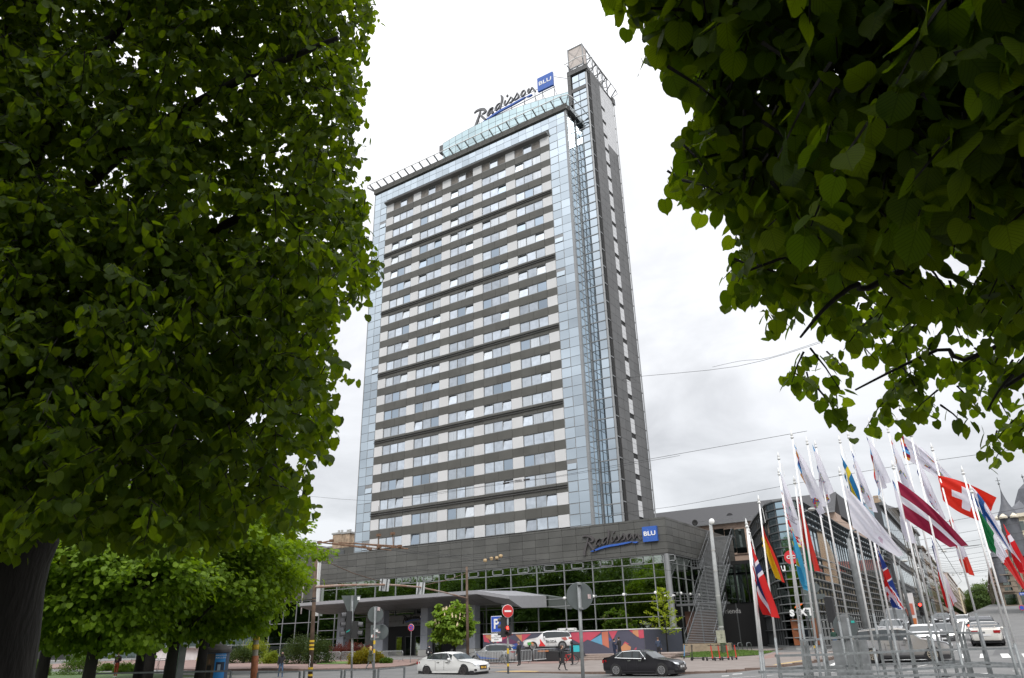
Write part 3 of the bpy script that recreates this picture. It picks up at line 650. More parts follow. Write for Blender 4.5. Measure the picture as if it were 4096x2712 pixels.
# columns and the entrance
for a, b_ in ((700, 765), (1070, 1140), (1495, 1560), (1960, 2015)):
    xa = ony(c4(a, 1200), 86)[0]; xb = ony(c4(b_, 1200), 86)[0]
    for j, (z0, z1) in enumerate(((.4, 1.5), (1.5, 3.4), (3.4, 5.3), (5.3, 7.25))):
        block('column_panel' if j else 'column_base', pd, xa-(.25 if not j else 0), xb+(.05 if not j else 0), 86-(.2 if not j else 0), 87.2, z0+.015, z1-.015, COLM if j else CONC)
ex0 = ony(c4(985, 1000), 89.6)[0]; ex1 = ony(c4(2000, 1000), 89.6)[0]; zt = ony(c4(1300, 975), 89.6)[2]; zm = ony(c4(1300, 1080), 89.6)[2]
GR = mat('entrance_cladding', (.20, .20, .20), .6, rnd=.06, var=.08)
n = 12
for k in range(n):
    xa = ex0+(ex1-ex0)*k/n; xb = ex0+(ex1-ex0)*(k+1)/n
    for q in range(2): block('entrance_panel', pd, xa+.02, xb-.02, 89.5, 89.8, zm+(zt-zm)*q/2+.02, zm+(zt-zm)*(q+1)/2-.02, GR)
    if k < 2 or k > 9:
        for q in range(3): block('entrance_panel', pd, xa+.02, xb-.02, 89.5, 89.8, .5+(zm-.5)*q/3+.02, .5+(zm-.5)*(q+1)/3-.02, GR)
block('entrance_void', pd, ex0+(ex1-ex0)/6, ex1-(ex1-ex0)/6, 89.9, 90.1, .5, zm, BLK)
for k in range(5):
    xa = ex0+(ex1-ex0)*(.30+.09*k); block('entrance_door', pd, xa, xa+1.1, 89.78, 89.84, .6, 3.3, GLD)
    FMx = MB(); FMx.box(xa-.06, xa, 89.75, 89.86, .6, 3.4); FMx.box(xa-.06, xa+1.16, 89.75, 89.86, 3.3, 3.4); FMx.build('door_frame', ALUD, pd)
es = empty('entrance_sign', label='small black script hotel sign over the entrance under the canopy', cat='sign')
sx0 = ony(c4(1330, 1000), 89.3)[0]; szz = ony(c4(1330, 1055), 89.3)[2]; s2 = (ony(c4(1500, 1000), 89.3)[0]-sx0)/(bx0-lx)
fz = lambda p: (sx0+(p[0]-lx)*s2, szz+(p[1]-lz)*s2*1.1)
hotel_sign(es, 89.25, fz, .1, SEAM, mat('dim_blue', (.02, .04, .16), .5), WHITE)
text('lettering', 'HOTEL LATVIJA', .42, SEAM, es, face_m((sx0+3.1, 89.3, szz-.05), (1, 0, 0)), bold=.015)
# the podium door behind the banner
xd0 = ony(c5(908, 1100), YP-.05)[0]; xd1 = ony(c5(1072, 1100), YP-.05)[0]
b = MB()
for a in (xd0, (xd0+xd1)/2, xd1): b.box(a-.12, a+.12, YP-.16, YP-.02, .9, 3.7)
b.box(xd0, xd1, YP-.16, YP-.02, 3.45, 3.75); b.box(xd0, xd1, YP-.16, YP-.02, .8, 1.0); b.build('glass_door', WHITE, pd)
# left wing
LG = Pieces('wing_pane', pd, mat('wing_glass', (.10, .135, .13), .03, metal=1., rnd=.12, bump=.03, bs=.4)); LM = Pieces('wing_bar', pd, ALU)
for k in range(22):
    xa = XL-.2-3.4*(k+1)
    for z0, z1 in ((1., 2.9), (2.9, 6.2), (6.2, 9.8)): LG.add(xa+.05, xa+3.35, YP+1.5, YP+1.55, z0+.04, z1-.04)
    LM.add(xa-.06, xa+.06, YP+1.4, YP+1.6, .9, 9.9)
for z in (1., 2.9, 6.2, 9.8): LM.add(XL-76, XL, YP+1.42, YP+1.58, z-.06, z+.06)
LG.done(); LM.done()
WP = Pieces('wing_panel', pd, DARK)
for k in range(28):
    xa = XL-2.7*(k+1)
    for j in range(5): WP.add(xa+.02, xa+2.68, YP+1.2, YP+1.5, 9.95+j*1.42+.02, 9.95+(j+1)*1.42-.02)
WP.done(); block('wing_plinth', pd, -200, XL, YP+1.1, YP+2, -.3, .95, CONC); block('roof_slab', pd, -200, XL, YP+1.5, 118, 16.9, 17.05, DARK2)
block('white_fin', pd, XL-.25, XL+.25, YP-.9, YP+.3, 7.1, 17.05, WHITE)
zv = ony(c4(860, 320), 98.9)[2]; xv = ony(c4(860, 340), 98.9)[0]; VP_ = Pieces('plant_panel', pd, DARK)
for k in range(12):
    xa = xv-2.6*(k+1)
    for j in range(2): VP_.add(xa+.02, xa+2.58, 98.9, 99.3, 16.8+j*(zv-16.8)/2+.02, 16.8+(j+1)*(zv-16.8)/2-.02)
VP_.done(); block('plant_core', pd, xv-31.2, xv, 99.2, 110, 16.7, zv-.03, SEAM)
for k in (1, 3, 5):
    xa = xv-5.2*k/1.0+.4; b = MB(); b.box(xa, xa+2.6, 98.8, 98.9, 18.0, 18.9); o = b.build('roof_vent', ALUD, pd)
    for q in range(4): block('vent_slat', o, xa+.1, xa+2.5, 98.76, 98.8, 18.1+q*.2, 18.18+q*.2, STEEL)
# white flag masts on the wing
for xx in (380, 225):
    p0 = ony(c4(xx, 790), YP-1.2); o = empty('flag_mast', label='thin white mast with a %s in front of the dark hotel wing' % ('bracket, nearer the entrance' if xx == 380 else 'bracket, half behind leaves'), cat='flag mast')
    b = MB(); b.tube([(p0[0], p0[1], 7.5), (p0[0], p0[1], 27)], [.11, .05], 8); b.build('pole', WHITE, o, smooth=True)
    b = MB(); b.box(p0[0]-.25, p0[0]+.25, p0[1]-.2, p0[1]+.2, 13, 15.6); b.build('housing', CONC, o)
# ================================================================== foliage
LEAF = leafmat('lime_leaf', (.044, .084, .006), (.094, .142, .010), .52, tcol=(2.6, 2.35, .45))
LEAFN = leafmat('lime_leaf_near', (.038, .074, .005), (.08, .122, .009), .58, veins=True, tcol=(2.8, 2.5, .45))
LEAFM = leafmat('park_leaf', (.075, .132, .008), (.135, .21, .013), .42, tcol=(2.1, 2.0, .6))
LEAFD = leafmat('far_leaf', (.055, .105, .018), (.09, .155, .028), .35)
BARK = mat('bark', (.014, .012, .010), .95, var=.35, ns=6, bump=.6, bs=18, stretch=(1, 1, .25))
def leaf_shape(kind):
    if kind == 'near':   # heart-shaped blade, midrib fold, curled rim
        half = [(0, 0), (.22, -.10), (.42, -.03), (.54, .16), (.56, .40), (.49, .63), (.33, .82), (.13, .93), (0, 1.10)]; mid = [(0, .02), (0, .25), (0, .5), (0, .75)]
        v = [(0, y, 0) for _, y in mid]
        nm = len(v); 
        for s in (1, -1): v += [(s*x, y, .16*x-.14*x*x-.06*(y-.3)**2) for x, y in half]
        n = len(half); f = []
        for s in range(2):
            o = nm+s*n; q = [(0, o, o+1, o+2), (0, o+2, o+3, 1), (1, o+3, o+4, 2), (2, o+4, o+5, 3), (3, o+5, o+6), (3, o+6, o+7, o+8)]
            f += [t if s == 0 else t[::-1] for t in q]
        uv = [(0, y) for _, y in mid]+[(x, y) for x, y in half]*2
        o = len(v); v += [(-.012, .02, 0), (.012, .02, 0), (.0, -.32, .12), (.0, -.62, .30)]; f += [(o, o+1, o+2), (o+1, o+3, o+2)]; uv += [(0, 0)]*4
    elif kind == 'mid':
        v = [(0, 0, 0), (.36, -.07, .05), (.55, .30, .06), (.38, .78, .02), (0, 1.08, -.08), (-.38, .78, .02), (-.55, .30, .06), (-.36, -.07, .05), (0, .4, 0)]
        f = [(0, 1, 2, 8), (8, 2, 3, 4), (8, 4, 5, 6), (0, 8, 6, 7)]; uv = [(abs(p[0]), p[1]) for p in v]
    else:
        v = [(0, 0, 0), (.45, .35, .06), (0, 1, 0), (-.45, .35, .06)]; f = [(0, 1, 2), (0, 2, 3)]; uv = [(abs(p[0]), p[1]) for p in v]
    return np.array(v, float), f, uv
def leaves_mesh(name, pos, tip, nrm, size, kind, m, parent=None, obk='stuff', **kw):
    """joined mesh of leaves: pos N3, tip direction N3, blade normal N3, size N"""
    V, F_, uv = leaf_shape(kind); n = len(pos)
    y = tip/np.linalg.norm(tip, axis=1)[:, None]; z = nrm-(nrm*y).sum(1)[:, None]*y; z /= np.linalg.norm(z, axis=1)[:, None]+1e-9; x = np.cross(y, z)
    co = pos[:, None, :]+size[:, None, None]*(V[None, :, 0:1]*x[:, None, :]+V[None, :, 1:2]*y[:, None, :]+V[None, :, 2:3]*z[:, None, :])
    co = co.reshape(-1, 3); tot = [len(f) for f in F_]; idx = np.concatenate([np.array(f) for f in F_]); nl = len(idx)
    li = (idx[None, :]+(np.arange(n)*len(V))[:, None]).reshape(-1); lt = np.tile(np.array(tot), n); ls = np.concatenate([[0], np.cumsum(lt)[:-1]])
    me = bpy.data.meshes.new(name); me.vertices.add(len(co)); me.vertices.foreach_set('co', co.ravel()); me.loops.add(len(li)); me.loops.foreach_set('vertex_index', li.astype(np.int32))
    me.polygons.add(len(lt)); me.polygons.foreach_set('loop_start', ls.astype(np.int32)); me.polygons.foreach_set('loop_total', lt.astype(np.int32))
    me.polygons.foreach_set('use_smooth', [kind == 'near']*len(lt)); me.materials.append(m)
    if kind == 'near':
        ul = me.uv_layers.new(name='uv'); ul.data.foreach_set('uv', np.tile(np.array(uv)[idx], (n, 1)).ravel())
    me.update(calc_edges=True); o = bpy.data.objects.new(name, me); COL.objects.link(o)
    if parent: o.parent = parent
    return tag(o, kind=obk, **kw)
def single_leaves(pos, tip, nrm, size, m, parent, variants=6):
    """the leaves that show largest, one object each, sharing a few curled blades"""
    V, F_, uv = leaf_shape('near'); mes = []
    for k in range(variants):
        me = bpy.data.meshes.new('leaf_blade'); c = V.copy(); c[:, 2] += (k-2.5)*.05*c[:, 0]*np.sin(c[:, 1]*5+k)-.06*k*np.maximum(0, c[:, 1]-.5)**2*2; c[:, 0] *= .9+.05*k
        me.from_pydata(c.tolist(), [], F_); me.materials.append(m); ul = me.uv_layers.new(name='uv'); li = [i for f in F_ for i in f]
        ul.data.foreach_set('uv', np.array(uv)[li].ravel()); me.polygons.foreach_set('use_smooth', [True]*len(F_)); mes.append(me)
    for i in range(len(pos)):
        y = Vector(tip[i]).normalized(); z = Vector(nrm[i]); z = (z-z.dot(y)*y).normalized(); x = y.cross(z); o = bpy.data.objects.new('leaf', mes[i % variants]); s_ = size[i]
        o.matrix_local = Matrix([[x.x*s_, y.x*s_, z.x*s_, pos[i][0]], [x.y*s_, y.y*s_, z.y*s_, pos[i][1]], [x.z*s_, y.z*s_, z.z*s_, pos[i][2]], [0, 0, 0, 1]]); COL.objects.link(o); o.parent = parent
def inpoly(poly, P):
    x, y = P[:, 0], P[:, 1]; r = np.zeros(len(P), bool); j = len(poly)-1
    for i in range(len(poly)):
        (xi, yi), (xj, yj) = poly[i], poly[j]; c = ((yi > y) != (yj > y)) & (x < (xj-xi)*(y-yi)/(yj-yi+1e-9)+xi); r ^= c; j = i
    return r
def unproj(px_, dep):
    d = np.stack([px_[:, 0]-2048., -(px_[:, 1]-1356.), np.full(len(px_), -FPX)], 1) @ RM.T; return EYE+d*(dep/(d @ FWD))[:, None]
def near_tree(root, poly, holes, dmin, dmax, nsprig, per, lsize, drift, lmat_near, seed, clump=.62, bsz=1., big=300):
    """sprays of leaves on drooping twigs through a crown volume"""
    r = np.random.default_rng(seed); xs_ = [p[0] for p in poly]; ys_ = [p[1] for p in poly]; P = np.zeros((0, 2)); D = np.zeros(0)
    while len(P) < nsprig:
        q = np.stack([r.uniform(min(xs_), max(xs_), nsprig*2), r.uniform(min(ys_), max(ys_), nsprig*2)], 1); k = inpoly(poly, q)
        for h in holes: k &= ~(inpoly(h[0], q) & (r.random(len(q)) < h[1]))
        P = np.concatenate([P, q[k]])
    P = P[:nsprig]; t = r.random(nsprig)
    nb_ = int(nsprig/13); bi = r.integers(0, nb_, nsprig); cl = r.random(nsprig) < clump
    lo = dmin(P) if callable(dmin) else dmin; hi = dmax(P) if callable(dmax) else dmax
    D = lo+(hi-lo)*t**1.15; C_ = unproj(P, D); n = nsprig
    # sprays gather into boughs that droop outwards
    bc = C_[:nb_]; near_ = lo+(hi-lo)*.45*t**1.4; bc = unproj(P[:nb_], near_[:nb_]); off_ = r.normal(0, 1, (n, 3))*np.array([.34, .34, .15])*bsz; off_ += np.array(drift)*r.normal(0, .35*bsz, n)[:, None]
    cand = bc[bi]+off_; qq = (cand-EYE) @ RM; pq = np.stack([2048+qq[:, 0]*FPX/-qq[:, 2], 1356-qq[:, 1]*FPX/-qq[:, 2]], 1); cl &= inpoly(poly, pq+r.normal(0, 12, pq.shape))
    for h in holes: cl &= ~(inpoly(h[0], pq) & (r.random(n) < h[1]))
    C_[cl] = cand[cl]; D[cl] = near_[:nb_][bi][cl]
    az = r.uniform(0, 2*np.pi, n); dirv = np.stack([np.cos(az), np.sin(az), r.uniform(-.75, .05, n)], 1)+np.array(drift)[None]
    dirv /= np.linalg.norm(dirv, axis=1)[:, None]; pos = []; tip = []; nrm = []; siz = []; tw_ = MB()
    side = np.cross(dirv, np.array([0, 0, 1.])); side /= np.linalg.norm(side, axis=1)[:, None]
    Lt = lsize*per*.36*r.uniform(.7, 1.2, n)
    for k in range(per):
        s = (k+.5)/per; p = C_+dirv*(Lt*(s-.5))[:, None]+np.array([0, 0, -1.])*(Lt*.28*s*s)[:, None]
        sg = 1 if k % 2 else -1; out_ = side*sg*r.uniform(.5, 1.1, n)[:, None]+dirv*.5+r.normal(0, .3, (n, 3))
        sz = lsize*r.uniform(.6, 1.15, n); pet = out_*sz[:, None]*.35+np.array([0, 0, -.15])*sz[:, None]
        tp = out_*.55+np.array([0, 0, -1.0])*r.uniform(.35, 1.3, n)[:, None]+r.normal(0, .25, (n, 3))
        nm_ = np.array([0, 0, 1.])+out_*r.uniform(.1, 1.1, n)[:, None]+r.normal(0, .35, (n, 3)); pos.append(p+pet); tip.append(tp); nrm.append(nm_); siz.append(sz)
    pos, tip, nrm, siz = map(np.concatenate, (pos, tip, nrm, siz))
    q = (pos-EYE) @ RM; px_ = np.stack([2048+q[:, 0]*FPX/-q[:, 2], 1356-q[:, 1]*FPX/-q[:, 2]], 1); dep = -q[:, 2]
    ok = (dep > .6) & (inpoly(poly, px_+r.normal(0, 32, px_.shape)))
    pos, tip, nrm, siz, px_, dep = (a[ok] for a in (pos, tip, nrm, siz, px_, dep))
    vis = (px_[:, 0] > -50) & (px_[:, 0] < 4150) & (px_[:, 1] > -50) & (px_[:, 1] < 2760)
    app = np.where(vis, siz/dep, 0); # occlusion estimate: nearest leaf per cell
    cell = (np.clip(px_[:, 0], 0, 4095)//28).astype(int)*200+(np.clip(px_[:, 1], 0, 2711)//28).astype(int); o_ = np.argsort(dep); seen = np.zeros(len(dep), bool); first = {}
    for i in o_:
        if vis[i] and cell[i] not in first: first[cell[i]] = 1; seen[i] = True
    app = np.where(seen, app, app*.01); top = np.argsort(-app)[:big]; mask = np.zeros(len(pos), bool); mask[top] = True
    single_leaves(pos[mask], tip[mask], nrm[mask], siz[mask], lmat_near, root)
    rest = ~mask; nr = rest & vis & (siz/dep*FPX > 55)
    if nr.any(): leaves_mesh('leaves_rest', pos[nr], tip[nr], nrm[nr], siz[nr], 'near', lmat_near, root)
    md = rest & ~nr
    leaves_mesh('leaves_rest', pos[md], tip[md], nrm[md], siz[md], 'mid', LEAF, root)
    # twigs
    for i in range(0, n, 1):
        if D[i] > 9: continue
        a = C_[i]-dirv[i]*Lt[i]*.5; m_ = C_[i]+np.array([0, 0, -Lt[i]*.07]); e = C_[i]+dirv[i]*Lt[i]*.5+np.array([0, 0, -Lt[i]*.28])
        if inpoly(poly, np.array([pxl(a), pxl(e)])).all(): tw_.tube([a, m_, e], [.006, .004, .0018], 3, cap=False)
    tw_.build('twigs', BARK, root, fix=False, kind='stuff'); return C_, D
def limb(root, pts, r0, r1, name='branch', n=10):
    P, _ = smooth_path([Vector(p) for p in pts], [0]*len(pts), 5); b = MB(); m_ = len(P); rr = random.Random(len(P))
    b.tube([p+Vector((rr.uniform(-1, 1), rr.uniform(-1, 1), 0))*r0*.08 for p in P], [r0+(r1-r0)*i/(m_-1) for i in range(m_)], n); return b.build(name, BARK, root, smooth=True)
DS = 1.7297
def dpx(l): return [(x*DS, y*DS) for x, y in l]
# ------------------------------------------------------------------ big lime tree on the left
LPOLY = dpx([(-950, -700), (770, -700), (850, -60), (872, 10), (858, 60), (845, 110), (842, 170), (842, 220), (832, 260), (848, 310), (834, 370), (830, 420), (855, 470), (850, 520), (865, 580), (893, 625), (850, 660), (838, 700), (785, 710), (772, 760), (765, 810), (815, 862), (765, 880), (762, 950), (790, 1005), (745, 1035), (745, 1060), (705, 1100), (682, 1120), (745, 1165), (720, 1185), (675, 1175), (690, 1240), (640, 1215), (600, 1170), (560, 1210), (565, 1240), (520, 1275), (470, 1245), (430, 1275), (380, 1250), (330, 1285), (250, 1255), (190, 1275), (150, 1215), (95, 1225), (40, 1290), (-100, 1250), (-950, 1250)])
lt = empty('lime_tree', (-7.3, 2.6, 0), label='huge dark lime tree with heart-shaped leaves filling the left side of the view', cat='tree'); lt.location = (0, 0, 0)
def ldep(P): return 4.6+2.2*np.clip((1100*DS-P[:, 1])/(1100*DS), 0, 1)+0*P[:, 0]
lholes = [(dpx([(230, 90), (330, 110), (320, 150), (230, 130)]), .8), (dpx([(120, 330), (330, 400), (300, 450), (120, 400)]), .45)]
near_tree(lt, LPOLY, lholes, ldep, lambda P: ldep(P)+5.2, 18500, 11, .074, (.35, -.1, -.15), LEAFN, 11)
tb = ond((60, 2600), 7.3); base = Vector((tb[0]-.12, tb[1], 0)); 
limb(lt, [base, ond((20, 2350), 7.4), ond((120, 2000), 7.5), ond((150, 1500), 7.6), ond((100, 800), 7.9), ond((80, 100), 8.2), ond((60, -700), 8.4)], .42, .14, 'trunk', 16)
for s_, e_, r_ in (((125, 2000), [(420, 1700), (800, 1500), (1200, 1380)], .09), ((140, 1600), [(500, 1200), (900, 900), (1350, 700)], .09), ((110, 1000), [(500, 600), (900, 350), (1350, 150)], .08), ((100, 700), [(400, 200), (800, -200)], .08), ((130, 1850), [(500, 1900), (850, 1850), (1200, 1800)], .06), ((120, 1400), [(450, 1450), (900, 1300), (1300, 1050)], .07), ((100, 900), [(-300, 400), (-700, -100)], .1)):
    limb(lt, [ond(s_, 7.5)]+[ond(p, 7.2-.25*i) for i, p in enumerate(e_)], r_, .02)
# ------------------------------------------------------------------ lime branches overhead on the right
RPOLY = dpx([(1395, -700), (1400, -60), (1432, 22), (1495, 55), (1482, 115), (1535, 155), (1575, 205), (1595, 265), (1560, 305), (1572, 345), (1532, 385), (1540, 432), (1600, 470), (1680, 500), (1698, 560), (1688, 600), (1662, 640), (1675, 682), (1742, 692), (1772, 740), (1760, 800), (1822, 812), (1788, 888), (1850, 888), (1882, 932), (1900, 975), (1866, 1008), (1900, 1045), (1942, 1030), (2010, 1002), (2100, 1008), (2118, 960), (2200, 958), (2262, 1012), (2275, 1060), (2292, 1086), (2335, 1022), (2420, 1045), (3000, 900), (3300, -700)])
rh = [(dpx([(2100, 520), (2290, 540), (2300, 640), (2160, 650), (2080, 580)]), .75), (dpx([(1800, 700), (2000, 760), (2080, 900), (1960, 960), (1860, 850)]), .72), (dpx([(2170, 640), (2368, 660), (2368, 860), (2250, 900), (2150, 800)]), .25), (dpx([(1600, 430), (1900, 500), (2000, 700), (1850, 1100), (1500, 1000)]), .3), (dpx([(1900, 880), (2400, 860), (2400, 1100), (1850, 1100)]), .35), (dpx([(1990, 560), (2100, 600), (2100, 760), (1980, 740)]), .5)]
rt = empty('lime_tree', (0, 0, 0), label='lime branches with large backlit leaves hanging in from the top right corner', cat='tree')
def rlo(P): return 2.0-.75*np.clip((P[:, 0]-1700*DS)/(600*DS), 0, 1)*np.clip((700*DS-P[:, 1])/(500*DS), 0, 1)+1.1*np.clip((P[:, 1]-480*DS)/(350*DS), 0, 1)
near_tree(rt, RPOLY, rh, rlo, lambda P: rlo(P)+1.1+1.6*np.clip((P[:, 0]-1750*DS)/(500*DS), 0, 1), 3700, 8, .062, (-.35, .2, -.25), LEAFN, 23, clump=.45, bsz=.4)
hub = Vector((3.2, 2.2, 4.6)); limb(rt, [(4.2, 1.6, 0), (4.1, 1.7, 2), (3.8, 1.9, 3.6), hub, (2.9, 2.6, 6.5)], .28, .16, 'trunk', 14)
for e_, r_ in ((((3900, 900, 2.4), (3400, 1150, 2.5), (3200, 1350, 2.6)), .018), (((4000, 300, 2.2), (3300, 500, 2.1), (2780, 640, 2.1)), .02), (((4000, 0, 2.3), (3200, 50, 2.2), (2560, 30, 2.2)), .02), (((4200, 1250, 3.0), (3750, 1400, 3.1), (3420, 1560, 3.2)), .014), (((4300, 1350, 2.9), (4050, 1500, 3.0), (3950, 1640, 3.0)), .012), (((4200, 700, 2.2), (3500, 900, 2.3), (3000, 1080, 2.4)), .016)):
    limb(rt, [hub]+[ond((a, b_), d_) for a, b_, d_ in e_], r_, .004, n=6)
# ------------------------------------------------------------------ whole trees standing farther off
def tree_data(seed, H, Rc, base_h, n, ls, kind='far', droop=.4, nb=9, lm=None, dense=1.):
    """trunk, limbs and crown meshes round the origin"""
    r = np.random.default_rng(seed); rr = random.Random(seed); tr = MB(); tr.tube([(0, 0, -.3), (.04*H*.1, 0, H*.25), (0, .02*H, H*.55), (.02*H, 0, H*.85)], [H*.022+.08, H*.018+.05, H*.011+.02, .02], 10)
    cl = []; br = MB()
    for i in range(nb):
        a = i*2.4+rr.uniform(-.4, .4); h0 = base_h+(H*.8-base_h)*i/nb; lenb = Rc*(.95-.5*i/nb)*rr.uniform(.8, 1.1)
        p0 = Vector((0, 0, h0*.9)); p1 = p0+Vector((math.cos(a)*lenb*.5, math.sin(a)*lenb*.5, lenb*.35)); p2 = p0+Vector((math.cos(a)*lenb, math.sin(a)*lenb, lenb*.45))
        br.tube([p0, p1, p2], [H*.008+.02, H*.005+.01, .01], 5)
    # leaf clumps over an uneven crown
    nc = int(70*dense*Rc**1.2); ph = r.uniform(0, 2*np.pi, nc); ct = r.uniform(-1, 1, nc); rad = r.uniform(.45, 1., nc)**.5
    lump = 1+.20*np.sin(3*ph+seed)+.16*np.sin(5*ct*2+ph*2)+.10*np.sin(9*ph+7*ct); st = np.sqrt(1-ct**2)
    C_ = np.stack([Rc*rad*lump*st*np.cos(ph), Rc*rad*lump*st*np.sin(ph), (H+base_h)/2+(H-base_h)/2*rad*ct*lump], 1)
    C_[:, 2] = np.maximum(C_[:, 2], base_h*.92+r.uniform(0, .4, nc))
    per = max(4, n//nc); k = np.repeat(np.arange(nc), per); off = r.normal(0, 1, (len(k), 3)); off[:, 2] *= .45; cs = Rc*.17
    pos = C_[k]+off*cs*.6; outw = pos-np.array([0, 0, (H+base_h)/2]); outw /= np.linalg.norm(outw, axis=1)[:, None]
    tip = outw*.7+np.array([0, 0, -droop])+r.normal(0, .45, pos.shape); nrm = np.array([0, 0, 1.])+outw*.6+r.normal(0, .45, pos.shape); sz = ls*r.uniform(.6, 1.2, len(pos))
    return tr, br, (pos, tip, nrm, sz, kind, lm or LEAFM)
def make_tree(name, data, loc, label, group=None, scale=1., rz=0., cat='tree', crown='crown'):
    root = empty(name, loc, rz, label=label, cat=cat, group=group); root.scale = (scale,)*3
    data[0].build('trunk', BARK, root, smooth=True); data[1].build('branch', BARK, root, smooth=True, fix=False)
    p = data[2]; leaves_mesh(crown, p[0], p[1], p[2], p[3], p[4], p[5], root, obk='thing'); return root
def recopy(src, loc, label, group=None, scale=1., rz=0.):
    c = copy_tree(src); c.location = loc; c.rotation_euler = (0, 0, rz); c.scale = (scale,)*3; c['label'] = label
    if group: c['group'] = group
    return c
TG = 'lime trees in the park beside the street'
def at(dx_, dy_, dep): return ond((dx_*DS, dy_*DS), dep)
tm = tree_data(5, 8.4, 3.6, 2.75, 30000, .17, 'mid')
parks = [(400, 1500, 27, 1.0, 'bright green park tree with a thick dark trunk beside the map column'), (215, 1500, 23, .88, 'bright green park tree between the huge lime trunk and the lamp post'), (470, 1500, 36, 1.1, 'bright green park tree behind the advertising column'),
         (330, 1500, 40, 1.1, 'park tree behind the standing person in rust trousers'), (110, 1500, 32, 1.1, 'park tree standing just behind the huge lime trunk'), (490, 1500, 60, 1.7, 'tall green tree close against the left end of the hotel podium'), (350, 1500, 52, 1.6, 'tall tree in front of the hotel wing, left of the two white masts')]
src = None
for i, (dx_, dy_, dep, sc_, lb) in enumerate(parks):
    P = at(dx_, dy_, dep); loc = (P[0], P[1], g(P[0], P[1]))
    if src is None: src = make_tree('park_tree', tm, loc, lb, TG, sc_)
    else: recopy(src, loc, lb, TG, sc_, i*1.3)
# chestnut in flower and the small ginkgo in front of the hotel
q = gnd(c4(1818, 1400), .12); ch = tree_data(9, 5.6, 2.3, 1.9, 9000, .26, 'mid', nb=7, lm=leafmat('chestnut_leaf', (.12, .21, .028), (.19, .28, .035), .4, tcol=(1.9, 1.8, .8)))
ct = make_tree('chestnut_tree', ch, q, 'round young chestnut tree in flower in front of the hotel entrance', cat='tree')
b = MB(); rr = random.Random(3)
for i in range(60):
    a = rr.uniform(0, 6.28); t = rr.uniform(-.2, .95); s = math.sqrt(1-t*t); x = 2.25*s*math.cos(a); y = 2.25*s*math.sin(a); z = 3.75+1.85*t; b.tube([(x, y, z), (x, y, z+.16), (x, y, z+.34)], [.08, .06, .01], 5)
b.build('flower_candles', mat('blossom', (.62, .50, .33), .8), ct, kind='stuff')
q = gnd(c6(150, 1385), .15); gk = empty('ginkgo_tree', q, label='small spiky yellow-green ginkgo tree on the lawn by the hotel corner', cat='tree')
tr = MB(); tr.tube([(0, 0, -.1), (.03, 0, 2.5), (0, .03, 6.6)], [.09, .07, .015], 8); tr.build('trunk', BARK, gk, smooth=True)
br = MB(); ps = []; rr = random.Random(12)
for i in range(34):
    h = 1.9+4.5*i/34; a = i*2.4; Lb = (2.6*(1-i/40))*rr.uniform(.65, 1.1)*(1 if h > 2.3 else .7); p0 = Vector((0, 0, h)); p2 = p0+Vector((math.cos(a)*Lb, math.sin(a)*Lb, Lb*.32)); br.tube([p0, (p0+p2)/2+Vector((0, 0, -.04)), p2], [.025, .016, .005], 4)
    for k in range(70): ps.append(p0.lerp(p2, rr.random()**.6)+Vector((rr.gauss(0, .07), rr.gauss(0, .07), rr.gauss(.0, .07))))
br.build('branch', BARK, gk, fix=False); ps = np.array(ps); r_ = np.random.default_rng(2)
leaves_mesh('crown', ps, r_.normal(0, .6, ps.shape)+np.array([0, 0, .1]), r_.normal(0, .5, ps.shape)+np.array([0, 0, 1.]), r_.uniform(.09, .16, len(ps)), 'far', leafmat('ginkgo_leaf', (.22, .30, .02), (.32, .38, .03), .4, tcol=(1.6, 1.5, .8)), gk, obk='thing')
# park trees beside and behind the photographer: the podium glass mirrors the rows; the last are unseen, added for shade
bt = tree_data(17, 21, 6.8, 3.2, 15000, .55, 'far', lm=LEAFD); src = None; i = 0
for row, (y0, xo) in enumerate(((12, -66), (2, -72), (-14, -66))):
    for k in range(15 if row < 2 else 14):
        x = xo-k*(10.5+row)-((k*37) % 5); y = y0+((k*53) % 7)-k*.8; lb = 'tall park tree across the road, mirrored in the hotel glass'
        if row == 0 and x > -74: continue
        if src is None: src = make_tree('tall_park_tree', bt, (x, y, 0), lb, 'park trees mirrored in the hotel glass')
        else: recopy(src, (x, y, 0), lb, 'park trees mirrored in the hotel glass', .85+((k*29+row*13) % 10)*.035, k*1.7)
for k, (x, y) in enumerate(((3.5, -7.5), (11, -8), (14, -13))): recopy(src, (x, y, 0), 'tall park tree spreading over the photographer\'s path', 'unseen trees added for shade', 1.0+.06*(k % 3), k*2.2)  # out-of-view crowns added to block light from above and behind the near leaves
